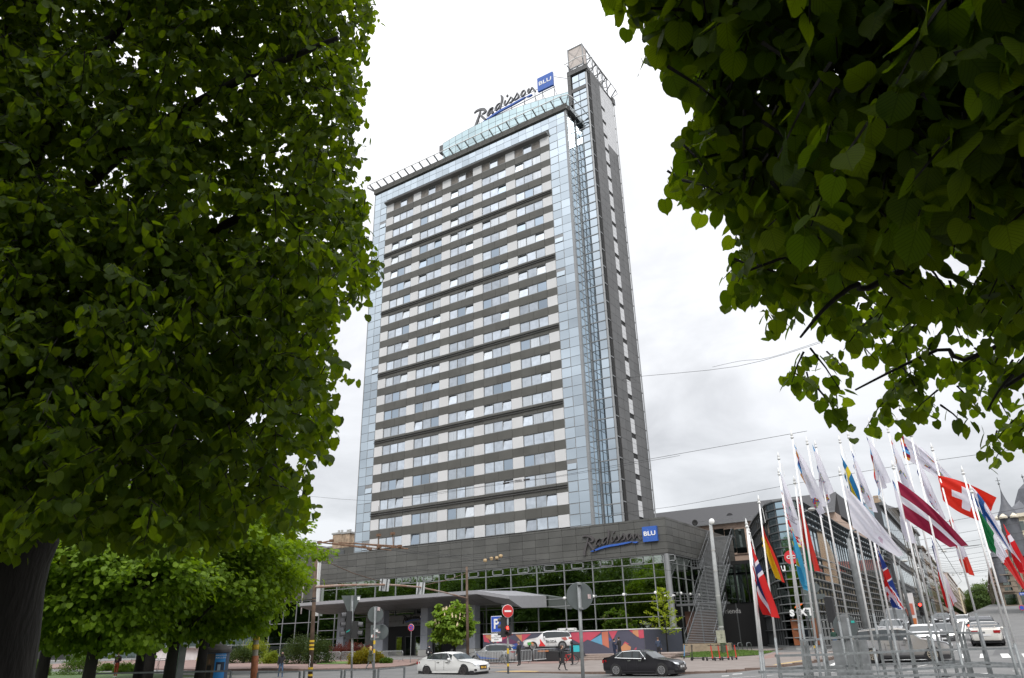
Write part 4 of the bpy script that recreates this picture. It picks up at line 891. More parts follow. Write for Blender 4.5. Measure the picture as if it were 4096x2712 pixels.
# ------------------------------------------------------------------ shrubs
def shrub(name, loc, rx, ry, h, n, ls, lm, label, group=None, kind='far', up=.2, seed=1, rz=0):
    r = np.random.default_rng(seed); root = empty(name, loc, rz, label=label, cat='shrub', group=group)
    b = MB()
    for k in range(7): a = k*.9; b.tube([(0, 0, -.1), (rx*.4*math.cos(a), ry*.4*math.sin(a), h*.6)], [.03, .01], 4)
    b.build('stem', BARK, root)
    nc = max(10, n//60); ph = r.uniform(0, 6.28, nc); ct = r.uniform(0, 1, nc)**.8; rad = r.uniform(.55, 1, nc); st = np.sqrt(np.maximum(0, 1-ct**2)); lump = 1+.18*np.sin(4*ph+seed)
    C_ = np.stack([rx*rad*st*lump*np.cos(ph), ry*rad*st*lump*np.sin(ph), h*rad*ct*lump], 1); k = np.repeat(np.arange(nc), n//nc); pos = C_[k]+r.normal(0, 1, (len(k), 3))*min(rx, h)*.13
    pos[:, 2] = np.maximum(pos[:, 2], .03); outw = pos/np.linalg.norm(pos+1e-6, axis=1)[:, None]
    leaves_mesh('foliage', pos, outw+np.array([0, 0, up])+r.normal(0, .4, pos.shape), outw+np.array([0, 0, 1.])+r.normal(0, .5, pos.shape), ls*r.uniform(.6, 1.2, len(pos)), kind, lm, root, obk='thing'); return root
DG = leafmat('juniper_leaf', (.025, .045, .014), (.05, .075, .02), .2); YG = leafmat('yellow_leaf', (.13, .12, .012), (.19, .17, .02), .3); RG = leafmat('barberry_leaf', (.075, .02, .02), (.11, .035, .03), .3); MG = leafmat('shrub_leaf', (.045, .09, .014), (.075, .13, .02), .3); LG_ = leafmat('golden_juniper', (.12, .17, .02), (.18, .22, .03), .3)
for n_, p, rx, h, lm, lb, sd_ in (('juniper_shrub', c4(345, 1430), 2.6, 2.9, DG, 'broad dark juniper shrub just left of the brown tram pole', 1), ('juniper_shrub', c4(520, 1430), 2.2, 2.9, DG, 'broad dark juniper shrub just right of the brown tram pole', 2),
        ('yellow_shrub', c4(930, 1435), 1.5, 1.3, YG, 'round yellow-orange shrub in the bed behind the walking blonde', 3), ('yellow_shrub', c4(1085, 1425), .9, 1., YG, 'smaller yellow-green shrub right of the walking blonde', 4),
        ('low_shrub', c4(95, 1430), 1.7, 1.1, LG_, 'low yellow-green shrub beside the walking pedestrian in black', 5), ('low_shrub', c4(-60, 1410), 2.6, 2.6, LG_, 'tall golden shrub in front of the hotel wing glass', 6), ('low_shrub', c4(-190, 1425), 3.0, 1.9, DG, 'dark spreading shrub behind the striped pole', 7),
        ('low_shrub', c4(1170, 1428), .8, .5, MG, 'tiny green shrub at the tip of the flower bed', 8)):
    q = gnd(p, .12); shrub(n_, q, rx, rx*.7, h, 5200 if rx > 1.2 else 2200, .17, lm, lb, seed=sd_, group=None)
for i, xx in enumerate((700, 790, 880, 940)):
    q = gnd(c4(xx, 1395), .12); shrub('barberry_shrub', q, 1.7, 1.0, 1.75, 2600, .15, RG, ['first', 'second', 'third', 'fourth'][i]+' dark red barberry shrub from the left behind the barriers', group='dark red barberry shrubs', seed=20+i)
for p, rx, h, lb, sd_ in ((e8(1080, 1010), 2.1, 1.7, 'large dark park bush left of the grey lamp post', 31), (e8(500, 1030), 1.5, 1.2, 'dark bush at the foot of the huge lime tree', 32), (e8(1690, 1000), 1.2, .75, 'low clipped dark bush right of the person in rust trousers', 33), (e8(1440, 960), .9, .65, 'low clipped bush between the lamp post and the person in rust trousers', 34)):
    q = gnd(p); shrub('park_bush', q, rx, rx*.7, h, 5000, .11, MG, lb, seed=sd_)
# ================================================================== other buildings
def mesh_face(p0, p1):  # unit direction and outward normal of a wall running p0 -> p1 (outside on the left of travel)
    d = Vector((p1[0]-p0[0], p1[1]-p0[1], 0)); L_ = d.length; d.normalize(); return d, Vector((d.y, -d.x, 0)), L_
def wbox(name, par, p0, d, n_, a0, a1, o0, o1, z0, z1, m, stuff=None, **kw):
    """block on a wall: a along the wall, o outwards, rotated with the wall"""
    o = bpy.data.objects.new(name, unit(m)); c = Vector((p0[0], p0[1], 0))+d*((a0+a1)/2)+n_*((o0+o1)/2); o.location = (c.x, c.y, (z0+z1)/2); o.scale = (a1-a0, abs(o1-o0), z1-z0)
    o.rotation_euler = (0, 0, math.atan2(d.y, d.x)); COL.objects.link(o)
    if par: o.parent = par
    return tag(o, **kw)
def body(name, par, poly, z0, z1, m, roof=None):
    b = MB(); b.prism([(x, y, z0) for x, y in poly], (0, 0, 0), (0, 0, z1-z0)); return b.build(name, m, par)
GLB = mat('green_black_glass', (.16, .19, .18), .03, metal=1., rnd=.2, bump=.04, bs=.3)
GLST = mat('street_glass', (.34, .36, .34), .04, metal=1., rnd=.25, bump=.06, bs=.4); GLBL = mat('sky_blue_glass', (.42, .55, .62), .03, metal=1., rnd=.1, bump=.04, bs=.4)
# ---- glass corner building with horizontal fins
gb = empty('glass_building', label='glass corner building wrapped in horizontal metal fins with a red round sign', cat='glass building')
GP = [(-29.9, 111), (-26.2, 101), (-22.9, 93), (-21.9, 90.4), (-20.6, 88.9), (-19.1, 88.5), (-18.3, 89.6), (-18.3, 100), (-18.5, 117.5), (-18.2, 135), (-17.6, 159)]
body('inner_body', gb, [(x-(.9 if i > 3 else -.6), y+1.3) for i, (x, y) in enumerate(GP)]+[(-40, 160)], 0, 16.2, SEAM)
def gtop(i): return 19.6 if i < 6 else 19.6
GPn = Pieces('glass_pane', gb, GLB); npane = 0
for i in range(len(GP)-1):
    d, n_, Lw = mesh_face(GP[i], GP[i+1]); k = max(1, round(Lw/1.9)); mt = GLBL if i in (3, 4) else GLB
    for j in range(k):
        for f in range(9):
            z0 = 1.0+f*1.75; z1 = z0+1.7
            mm = mt if (f > 3) else GLB
            if i >= 6: mm = GLBL if f >= 6 else GLST
            npane += 1
            if npane < 300: wbox('glass_pane', gb, GP[i], d, n_, j*Lw/k+.05, (j+1)*Lw/k-.05, 0, .06, z0, z1, mm)
            else:
                a = Vector((*GP[i], 0))+d*(j*Lw/k+.05); e = Vector((*GP[i], 0))+d*((j+1)*Lw/k-.05)
                if 'gr' not in globals(): gr = {}
                gr.setdefault(mm.name, MB()).prism([(a.x, a.y, z0), (e.x, e.y, z0), (e.x, e.y, z1), (a.x, a.y, z1)], (0, 0, 0), tuple(n_*.06))
    for f in range(19):
        z = 1.0+f*.875
        if i >= 6 and 11 < f < 15: continue
        if i < 3 and f % 2: continue
        out_ = .55 if i >= 6 else .35
        wbox('fin', gb, GP[i], d, n_, -.05, Lw+.1, .1, out_, z-.05, z+.05, ALU if f < 12 else ALUD)
    for j in range(k+1): wbox('mullion', gb, GP[i], d, n_, j*Lw/k-.04, j*Lw/k+.04, -.05, .15, 1, 16.75, ALUD)
    wbox('plinth', gb, GP[i], d, n_, -.1, Lw+.1, -.6, .3, -1, 1.05, CONC); wbox('parapet', gb, GP[i], d, n_, -.1, Lw+.1, -.2, .3, 16.7, 17.0, ALU)
for k_, m_ in gr.items(): m_.build('glass_rest', MATS[k_], gb, kind='stuff')
body('roof', gb, [(x-.3, y+.5) for x, y in GP]+[(-40, 160)], 16.5, 16.8, ALUD)
# golden curved screen on the street side
b = MB(); pc = onx(c6(1440, 560), -18.2); 
for k in range(9):
    t0 = k*.19; b.add([(-18.3+.5*math.sin(t0)-.0, pc[1]-3+k*.75, pc[2]-3.4), (-18.3+.5*math.sin(t0+.19), pc[1]-3+(k+1)*.75, pc[2]-3.4), (-18.3+.5*math.sin(t0+.19), pc[1]-3+(k+1)*.75, pc[2]+3.2-((k+1)/9)**2*3), (-18.3+.5*math.sin(t0), pc[1]-3+k*.75, pc[2]+3.2-(k/9)**2*3)], [(0, 1, 2, 3)])
b.build('golden_screen', mat('gold_metal', (.62, .50, .36), .25, metal=.8, bump=.1, bs=1), gb)
# signs on its nose
d0 = Vector((.93, .10, 0)).normalized()
p = ony(c6(1165, 575), 88.2); b = MB(); b.lathe([(.01, 0), (.75, 0), (.75, .25), (.01, .25)], (p[0], 87.9, p[2]), 28, axis='y'); rsn = b.build('round_sign', mat('sign_red', (.55, .02, .03), .5), gb)
text('lettering', 'CSC', .5, WHITE, gb, face_m((p[0], 87.85, p[2]), (1, 0, 0)), bold=.02)
p = ony(c6(1250, 455), 88.4); b = MB(); b.box(p[0]-.7, p[0]+.7, 88.3, 88.5, p[2]-.45, p[2]+.4); b.build('yellow_banner', mat('banner_yellow', (.55, .45, .06), .7), gb)
p = ony(c6(1172, 662), 88.); text('lettering', 'LI', .75, WHITE, gb, face_m((p[0]-1.0, 87.9, p[2]), (1, 0, 0)), bold=.03); text('lettering', 'TH', .75, WHITE, gb, face_m((p[0]+.9, 87.9, p[2]), (1, 0, 0)), bold=.03)
p = ony(c6(1255, 1028), 87.9); ssg = empty('rental_sign', label='white SIXT lettering with an orange tick on the glass corner', cat='sign')
text('lettering', 's', 1.35, WHITE, ssg, face_m((p[0]-1.05, 87.6, p[2]+.08), (1, 0, 0)), bold=.045); text('lettering', 'ı', 1.25, WHITE, ssg, face_m((p[0]-.47, 87.6, p[2]-.03), (1, 0, 0)), bold=.045)
text('lettering', 'X', 1.05, WHITE, ssg, face_m((p[0]+.08, 87.6, p[2]), (1, 0, 0)), bold=.045); text('lettering', 'T', 1.05, WHITE, ssg, face_m((p[0]+.88, 87.6, p[2]), (1, 0, 0)), bold=.045)
b = MB()
for q in ribbon([(-.65, .5), (-.3, .72), (.2, .85)], [.12, .28, .1]): b.prism([(p[0]+a[0], 87.55, p[2]+a[1]) for a in q], (0, 0, 0), (0, .1, 0))
b.build('orange_tick', mat('sign_orange', (.85, .16, .02), .5), ssg)
block('shop_screen', gb, p[0]-1.6, p[0]-.2, 88.62, 88.7, 1.1, 3.8, mat('shop_orange', (.16, .05, .015), .6, var=.5, ns=.8))
block('shop_screen', gb, p[0]+.6, p[0]+1.2, 88.62, 88.7, 1.1, 3.8, MATS['shop_orange'])
# ---- external steel staircase between podium and glass building
st = empty('steel_staircase', label='tall outdoor steel staircase climbing in flights between hotel and glass building', cat='staircase')
sb = gnd(c6(935, 1300)); sx = sb[0]-.1; sw = 1.7; zc = sb[2]+.6; yc = 85.2; fl = []
for f, (rise, run) in enumerate(((4.6, 6.2), (4.9, 6.2), (4.6, 6.))):
    nst = 26; xo = sx-f*1.25
    for k in range(nst):
        z = zc+rise*(k+1)/nst; y = yc+run*k/nst
        block('tread', st, xo-sw+.0, xo+sw, y, y+.30, z-.08, z-.02, ALU)
    for s_ in (-1, 1):
        b = MB(); b.bar((xo+s_*sw, yc, zc), (xo+s_*sw, yc+run, zc+rise), .08, .28); b.bar((xo+s_*sw, yc-.1, zc+1.05), (xo+s_*sw, yc+run, zc+rise+1.05), .05)
        for k in range(9): b.bar((xo+s_*sw, yc+run*k/8, zc+rise*k/8), (xo+s_*sw, yc+run*k/8, zc+rise*k/8+1.05), .035)
        b.build('flight_frame', ALUD, st)
    yc += run; zc += rise
    block('platform', st, XP, xo+sw, yc, yc+1.4, zc-.25, zc, ALUD)
    b = MB()
    for z in (zc+.35, zc+.7, zc+1.05): b.bar((XP, yc-.02, z), (xo-sw-.1, yc-.02, z), .045)
    for k in range(6): x = XP+(xo-sw-XP)*k/5; b.bar((x, yc-.02, zc), (x, yc-.02, zc+1.05), .05); 
    b.bar((XP+3, yc+.3, 0), (XP+3, yc+.3, zc), .14); b.build('platform_rail', ALUD, st)
    yc += 1.3
for k in range(14): block('louvre', st, sx-2.5-sw, sx-2.5+sw, 86.+18.9, 105.1, 15.6+k*.0+.25*k-2.4, 15.72+.25*k-2.4, STEEL) if k < 0 else None
block('stone_step', st, sx-sw-.3, sx+sw+1.8, 84.2, 85.4, 0, sb[2]+.62, mat('sandstone', (.30, .24, .17), .85, var=.2, ns=2))
# dark back wall of the passage
bw = empty('passage_wall', label='black shadowy wall with a brown door at the back of the passage under the stairs', cat='wall')
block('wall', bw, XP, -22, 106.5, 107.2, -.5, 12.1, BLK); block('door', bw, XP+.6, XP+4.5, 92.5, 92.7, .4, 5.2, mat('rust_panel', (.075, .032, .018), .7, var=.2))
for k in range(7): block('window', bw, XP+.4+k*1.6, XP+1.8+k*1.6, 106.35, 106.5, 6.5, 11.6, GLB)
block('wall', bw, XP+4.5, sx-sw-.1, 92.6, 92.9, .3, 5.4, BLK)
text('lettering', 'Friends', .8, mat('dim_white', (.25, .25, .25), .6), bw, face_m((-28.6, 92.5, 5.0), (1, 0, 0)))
# ---- long beige building with a ribbed dark roof behind
BEIW = mat('beige_stone', (.46, .34, .27), .8, rnd=.07, var=.08); RIB = mat('ribbed_roof', (.055, .055, .06), .6)
bb = empty('ribbed_roof_building', label='long beige building with a ribbed charcoal roof behind the podium and stairs', cat='building')
yb = 126.; xa, xb = -64., -20.; ze = ony(c6(620, 300), yb)[2]; zt_ = ony(c6(600, 205), yb+4)[2]+1.2
block('wall_core', bb, xa, xb, yb+.2, yb+30, 0, ze, BEIW)
BPn = Pieces('stone_panel', bb, BEIW)
for k in range(22):
    for j in range(7): BPn.add(xa+k*2+.01, xa+k*2+1.99, yb, yb+.18, ze-5.2+j*.75+.01, ze-5.2+(j+1)*.75-.01)
BPn.done()
for px_ in (575, 660, 745): p = ony(c6(px_, 385), yb-.1); block('window', bb, p[0]-.95, p[0]+.75, yb-.12, yb-.04, p[2]-3, p[2]+.9, GLB)
b = MB()
for j in range(11):
    t0 = j/11; t1 = (j+1)/11; b.prism([(xa, yb-.4+5*t0, ze+(zt_-ze)*t0), (xa, yb-.25+5*t0, ze+(zt_-ze)*t0+.15), (xa, yb-.4+5*t1, ze+(zt_-ze)*t1+.15), (xa, yb-.2+5*t1, ze+(zt_-ze)*t1)], (0, 0, 0), (xb-xa, 0, 0))
b.build('ribbed_roof', RIB, bb); block('roof_back', bb, xa, xb, yb+4.6, yb+30, ze-.5, zt_, RIB)
b = MB(); b.bar((xa, yb-.7, ze+.1), (xb, yb-.7, ze+.1), .25, .2); b.bar((xa, yb-.9, ze+.7), (xb, yb-.9, ze+.7), .06); b.build('gutter', ALU, bb)
p = ony(c6(665, 242), yb+2.2); b = MB(); b.lathe([(.35, 0), (.6, 0), (.6, .3), (.35, .3)], (p[0], yb+1.6, p[2]), 16, axis='y'); b.build('round_vent', RIB, bb)
# satellite dish on the podium roof
p = ony(c6(372, 290), 100.); dsh = empty('satellite_dish', label='dark round satellite dish on the podium roof edge', cat='satellite dish')
b = MB(); b.lathe([(.01, 0), (.25, -.04), (.42, -.12), (.43, -.1), (.25, -.01), (.01, .05)], (p[0], 100, p[2]), 20, axis='y'); b.build('dish', SEAM, dsh, smooth=True)
b = MB(); b.bar((p[0], 100.1, 16.8), (p[0], 100.1, p[2]), .12); b.build('stand', ALUD, dsh)
# ---- beige chimneys of the old block behind the hotel
oc = empty('old_brick_building', label='old weathered brick building with two chimney stacks behind the hotel on the left', cat='building')
BRK = mat('weathered_brick', (.36, .27, .19), .9, var=.35, ns=1.2)
pa = ony(c4(690, 210), 135); pb = ony(c4(860, 300), 135); z0 = ony(c4(770, 270), 135)[2]
for (xa_, xb_, yt) in ((692, 778, 215), (782, 850, 208)):
    a = ony(c4(xa_, 250), 135); e = ony(c4(xb_, 250), 135); zt2 = ony(c4(xa_, yt), 135)[2]; block('chimney', oc, a[0], e[0], 134, 137, 15, zt2, BRK); block('chimney_cap', oc, a[0]-.3, e[0]+.3, 133.8, 137.2, zt2, zt2+.4, CONC)
    for k in range(2): b = MB(); b.tube([((a[0]*(2-k)+e[0]*(1+k))/3, 135, zt2+.4), ((a[0]*(2-k)+e[0]*(1+k))/3, 135, zt2+1.1)], .3, 8); b.build('chimney_pot', CONC, oc)
a = ony(c4(545, 290), 136); e = ony(c4(860, 300), 136); block('wall', oc, a[0]-30, e[0]+1, 137, 150, 0, z0-1.0, BRK); block('roof', oc, a[0]-30, e[0]+1.3, 136.6, 150.3, z0-1.0, z0-.6, ALU)
oc2 = empty('old_brick_building', label='old rounded brick gable between the park tree and the dark hotel wing', cat='building')
a = ony(c4(160, 300), 138); e = ony(c4(235, 300), 138); zt2 = ony(c4(180, 235), 138)[2]; b = MB()
b.prism([(a[0]-3, 138, 10), (e[0], 138, 10), (e[0], 138, zt2-2.5), (e[0]-1.2, 138, zt2-.6), ((a[0]+e[0])/2-1, 138, zt2), (a[0]-2, 138, zt2-.8), (a[0]-3, 138, zt2-2.5)], (0, 0, 0), (0, 6, 0)); b.build('gable_wall', BRK, oc2)
for k in range(3): block('window', oc2, a[0]-1.5+k*1.6, a[0]-.6+k*1.6, 137.9, 138.05, zt2-7, zt2-5, GLB)
a = ony(c4(240, 350), 137); e = ony(c4(450, 350), 137); zz_ = ony(c4(300, 325), 137)[2]; block('tiled_roof', oc2, a[0]-4, e[0], 136, 148, zz_-5, zz_, mat('slate_brown', (.10, .09, .08), .9, var=.3, ns=1.5))
# ================================================================== the side street
def sx_l(y): return -17.2-.025*(y-160)
def house(label, face, x0, y0, x1, y1, z1, wallm, nf_, nb_, trimm=None, fh=None, base=4.2, roofm=None, roofh=0., depth=22, front=None, winw=.5, winm=None, bal=False, cat='building', frontn=0, name='town_house'):
    """street house: street wall from (x0,y0) to (x1,y1); face=+1 looks towards +X; front = x extent of the gable wall towards the viewer"""
    h = empty(name, label=label, cat=cat); z0 = g((x0+x1)/2, y0)-.3 if y0 < 330 else g(0, 330)
    z0 -= 1; trimm = trimm or wallm; winm = winm or GLB
    if face > 0: poly = [(x0, y0), (x1, y1), (x1-depth, y1), (x0-depth, y0)]
    else: poly = [(x1, y1), (x0, y0), (x0+depth, y0), (x1+depth, y1)]
    body('wall', h, poly, z0, z1, wallm)
    p0, p1 = ((x0, y0), (x1, y1)) if face > 0 else ((x1, y1), (x0, y0))
    walls = [(p0, p1, nb_)]
    if frontn: walls.append(((x0-depth, y0), (x0, y0), frontn) if face > 0 else ((x0, y0), (x0+depth, y0), frontn))
    fh = fh or (z1-z0-1-base-.8)/nf_
    for q0, q1, nbb in walls:
        d, n_, Lw = mesh_face(q0, q1); pw = Lw/nbb
        for i in range(nf_):
            zb = z0+1+base+i*fh
            for j in range(nbb):
                a = j*pw+pw*(1-winw)/2; w_ = pw*winw; fr = wbox('window', h, q0, d, n_, a-.12, a+w_+.12, .0, .10, zb+fh*.18, zb+fh*.86, trimm)
                pn = wbox('pane', None, q0, d, n_, a, a+w_*.47, .09, .13, zb+fh*.24, zb+fh*.82, winm); pn.parent = fr; pn.matrix_parent_inverse = Matrix.LocRotScale(fr.location, fr.rotation_euler, fr.scale).inverted()
                pn = wbox('pane', None, q0, d, n_, a+w_*.53, a+w_, .09, .13, zb+fh*.24, zb+fh*.82, winm); pn.parent = fr; pn.matrix_parent_inverse = Matrix.LocRotScale(fr.location, fr.rotation_euler, fr.scale).inverted()
                if bal and (i+j) % 3 == 0: wbox('balcony', h, q0, d, n_, a-.4, a+w_+.4, .05, 1.0, zb+fh*.02, zb+fh*.14, trimm)
            wbox('string_course', h, q0, d, n_, 0, Lw, 0, .18, zb-.12, zb+.08, trimm)
        for j in range(nbb): wbox('shopfront', h, q0, d, n_, j*pw+.4, (j+1)*pw-.4, .0, .08, z0+1.6, z0+base+.3, winm)
        wbox('cornice', h, q0, d, n_, -.2, Lw+.2, 0, .6, z1-.55, z1+.05, trimm)
    if roofh:
        b = MB(); q = [Vector((*p, z1+.05)) for p in poly]; c = [Vector((p[0]*.55+sum(a[0] for a in poly)/4*.45, p[1]*.8+sum(a[1] for a in poly)/4*.2, z1+roofh)) for p in poly]
        b.add(q+c, [(0, 1, 5, 4), (1, 2, 6, 5), (2, 3, 7, 6), (3, 0, 4, 7), (4, 5, 6, 7)]); b.build('roof', roofm or RIB, h)
        for k in range(2): wbox('chimney', h, p0, *mesh_face(p0, p1)[:2], 4+k*7, 5.2+k*7, -5, -3.8, z1, z1+roofh+1.2, BRK)
    return h
DGM = mat('anthracite_cladding', (.06, .063, .07), .55, rnd=.05, var=.1); OLD = mat('sooty_stone', (.135, .125, .11), .9, var=.35, ns=.5, bump=.3, bs=3); OLD2 = mat('brown_stone', (.26, .21, .165), .9, var=.3, ns=.5, bump=.3, bs=3)
PINK = mat('pink_plaster', (.42, .30, .25), .85, var=.15, ns=.5); CRM = mat('cream_plaster', (.55, .47, .34), .85, var=.12, ns=.5); GRY = mat('grey_metal_wall', (.28, .30, .31), .6, var=.25, ns=.6); OLV = mat('olive_plaster', (.33, .31, .24), .85, var=.12, ns=.5); ROSE = mat('rose_plaster', (.5, .42, .37), .85, var=.12)
# dark modern block
yA = 161.; xA = -17.2
hb = house('black clad modern block rising behind the glass building with tall narrow windows', 1, xA, yA, xA-1.0, yA+43, 26.1, DGM, 4, 10, ALUD, roofm=RIB, depth=36, frontn=0, winw=.8, winm=GLBL, name='modern_block')
for cx_, cy_, hgt in ((125, 280, 5.0), (330, 400, 5.2), (372, 240, 5.0), (5, 240, 2.8)):
    p = ony(c7(cx_, cy_), yA-.1); block('tall_window', hb, p[0]-.8, p[0]+.8, yA-.12, yA-.03, p[2]-hgt/2, p[2]+hgt/2, GLBL)
CL = Pieces('cladding_panel', hb, DGM)
for k in range(12):
    for j in range(12): CL.add(xA-36+k*3+.02, xA-36+k*3+2.98, yA-.09, yA-.03, 1+j*2.0+.02, 1+(j+1)*2.0-.02)
CL.done(); b = MB()
for k in range(10): b.bar((xA+.4-.1*k, yA+k*2.4, 26.2), (xA+.3-.1*k, yA+k*2.4, 27.4), .07)
b.bar((xA+.4, yA, 27.4), (xA-.6, yA+42, 27.4), .08); b.bar((xA+.4, yA, 26.8), (xA-.6, yA+42, 26.8), .06); b.bar((xA-36, yA+.2, 27.2), (xA, yA+.2, 27.2), .08); b.build('roof_rail', ALU, hb)
block('penthouse', hb, xA-30, xA-10, yA+4, yA+18, 26, 29.5, ALUD)
house('sooty black old town house with heavy window frames beside the modern block', 1, sx_l(206), 206, sx_l(262), 262, 31, OLD, 5, 6, OLD, depth=20, bal=True, roofh=3, frontn=0)
house('narrow grey metal-clad house with a slanted party wall in the side street', 1, sx_l(264), 264, sx_l(280), 280, 32, GRY, 6, 3, ALU, depth=14, frontn=3, winw=.4)
house('brown stone house with balconies halfway down the left side of the street', 1, sx_l(281), 281, sx_l(331), 331, 28.4, OLD2, 5, 7, OLD2, depth=20, bal=True, roofh=4, frontn=0)
house('olive plaster office house behind the czech flag', 1, sx_l(332), 332, sx_l(362), 362, 28, OLV, 6, 6, depth=20, frontn=3)
house('salmon plaster house with dark downpipes on the left of the far street', 1, sx_l(364), 364, sx_l(480), 480, 23.5, PINK, 6, 9, PINK, depth=20, bal=True, roofh=3, frontn=0)
house('pale rose house beyond the salmon one', 1, sx_l(482), 482, sx_l(640), 640, 32, ROSE, 6, 12, ROSE, depth=20, roofh=3)
# cream corner house far down the street
hc = house('long cream corner house with rows of windows at the far end of the street', 1, sx_l(690), 690, sx_l(900), 900, 33, CRM, 4, 12, CRM, depth=30, frontn=6, roofh=4)
# right side of the street
xr = 2.9
rb = house('cream corner house with red brick pilasters and a grey pointed turret', -1, xr, 160, xr-.4, 205, 21.3, mat('yellow_plaster', (.62, .56, .40), .85, var=.08), 4, 5, mat('cream_trim', (.66, .60, .48), .8), depth=26, frontn=7, roofh=5, roofm=mat('slate_grey', (.10, .105, .12), .6, var=.2, ns=1), base=5, winw=.42, name='turret_house')
RBK = mat('red_brick', (.30, .05, .025), .85, var=.15, ns=2)
for k in range(9): block('pilaster', rb, xr+.9+k*2.9-.7, xr+.9+k*2.9+.35, 159.6, 159.85, 8, 20.4, RBK)
b = MB(); cxr = xr+.6; b.lathe([(1.5, 14), (1.5, 20.6), (1.8, 20.8), (1.75, 21.2), (1.1, 22.2), (.6, 23.4), (.35, 24.3), (.15, 25.2), (.02, 26.2)], (cxr, 160.4, 0), 16); b.build('turret', MATS['slate_grey'], rb, smooth='auto')
b = MB(); b.tube([(cxr, 160.4, 26.1), (cxr, 160.4, 28.2)], .06, 6); b.lathe([(.01, -.25), (.22, 0), (.01, .25)], (cxr, 160.4, 27.), 8); b.bar((cxr-.4, 160.4, 27.6), (cxr+.4, 160.4, 27.6), .08); b.build('finial', ALUD, rb)
for k in range(6): a = k*1.05; b = MB(); b.lathe([(.01, .05), (.7, 0), (.75, .3), (.3, .75), (.01, .9)], (cxr+1.5*math.cos(a), 160.4+1.5*math.sin(a), 20.6), 10); b.build('dormer', MATS['cream_trim'], rb)
b = MB(); b.lathe([(3.4, 21.3), (2.2, 24), (1.2, 26), (.05, 27)], (xr+4.6, 163, 0), 4); b.build('tower_roof', MATS['slate_grey'], rb); b = MB(); b.tube([(xr+4.6, 163, 26.9), (xr+4.6, 163, 28.6)], .07, 6); b.lathe([(.01, -.25), (.25, 0), (.01, .25)], (xr+4.6, 163, 28.2), 8); b.build('finial', ALUD, rb)
rx2 = -1.2
rh2 = house('dark brown stone house with a small domed turret beyond the cream corner house', -1, rx2, 270, rx2-1.2, 340, 21, OLD2, 5, 10, OLD2, depth=20, bal=True, frontn=5, roofh=4, roofm=mat('red_roof', (.22, .05, .035), .8, var=.3))
b = MB(); b.lathe([(1.5, 15), (1.5, 22.2), (1.8, 22.4), (1.6, 23), (.8, 24), (1.2, 25), (.9, 26), (.2, 27.), (.05, 30)], (rx2+1., 270.5, 0), 14); b.build('domed_turret', MATS['slate_grey'], rh2, smooth='auto')
house('grey brown terrace on the far right side of the street', -1, rx2-2, 345, rx2-8, 560, 24, OLD2, 6, 22, OLD2, depth=20, frontn=0, roofh=3)
# far trees closing the street
ft = tree_data(31, 22, 9, 4, 12000, .9, 'far', lm=leafmat('distant_leaf', (.06, .10, .03), (.09, .14, .04), .3)); src = None
for i, (cx_, dd) in enumerate(((1275, 600), (1310, 580), (1345, 560), (1385, 590), (1240, 620))):
    P = ond(c7(cx_, 1050), dd); lb = ['broad', 'rounded', 'tallest', 'right-leaning', 'smallest'][i]+' distant tree of the clump closing the far end of the street'
    if src is None: src = make_tree('distant_tree', ft, (P[0], P[1], 9), lb, 'distant trees at the end of the street')
    else: recopy(src, (P[0], P[1], 9), lb, scale=(1, .95, 1.2, 1.1, .8)[i], rz=i*2.)
# ================================================================== flagpoles in a galvanised base frame, with flags
FRM = mat('frame_zinc', (.22, .235, .24), .5, metal=.3, var=.2, ns=9., bump=.1)
fb = empty('flag_base_frame', label='low galvanised steel frame of crossing tubes that carries the flagpoles', cat='steel frame')
poles = [  # top, white-to-grey joint, depth, what marks it
 ((2988, 2110), (3040, 2608), 19.0, 'white flagpole with a pointed cap carrying the norwegian flag'),
 ((2996, 2135), (3049, 2608), 19.3, 'thin white flagpole standing close behind the pole with the norwegian flag'),
 ((3037, 2013), (3101, 2551), 20.5, 'white flagpole with a pointed cap carrying the german flag'),
 ((3116, 1838), (3196, 2494), 21.5, 'white flagpole carrying the white hockey flag, second from its twin'),
 ((3117, 1900), (3206, 2482), 22.0, 'white flagpole just beside the pole of the white hockey flag'),
 ((3180, 1935), (3262, 2551), 20.0, 'white flagpole carrying the red and green flag'),
 ((3169, 1753), (3282, 2537), 19.6, 'tall white flagpole with a ribbon-striped flag top, left of the pair of white flags'),
 ((3230, 1778), (3357, 2486), 21.5, 'tall white flagpole between the two long white flags'),
 ((3264, 1790), (3390, 2472), 22.0, 'tall white flagpole behind the second long white flag'),
 ((3362, 1901), (3496, 2593), 19.2, 'white flagpole carrying the large plain white flag'),
 ((3361, 1772), (3494, 2455), 22.0, 'tall white flagpole carrying the swedish flag'),
 ((3396, 1753), (3543, 2475), 21.0, 'tall white flagpole carrying the narrow white flag beside the swedish one'),
 ((3489, 2130), (3572, 2533), 19.8, 'short white flagpole carrying the british flag'),
 ((3480, 1700), (3616, 2455), 22.0, 'tall white flagpole carrying the wide white flag under the leaves'),
 ((3575, 1876), (3718, 2514), 19.2, 'white flagpole carrying the latvian flag'),
 ((3554, 1730), (3728, 2463), 21.5, 'tall white flagpole directly behind the pole of the latvian flag'),
 ((3590, 1688), (3771, 2453), 22.0, 'tall white flagpole carrying the long white flag that flies towards the swiss one'),
 ((3645, 1746), (3830, 2572), 19.0, 'tall white flagpole with a narrow white flag, left of the czech flag'),
 ((3718, 2115), (3812, 2445), 22.0, 'short white flagpole carrying the czech flag'),
 ((3731, 1803), (3903, 2453), 20.5, 'tall white flagpole carrying the swiss flag'),
 ((3854, 1897), (4019, 2509), 19.2, 'white flagpole carrying the italian flag'),
 ((3888, 1971), (4058, 2574), 18.6, 'white flagpole nearest the right edge, with the red and white flag')]
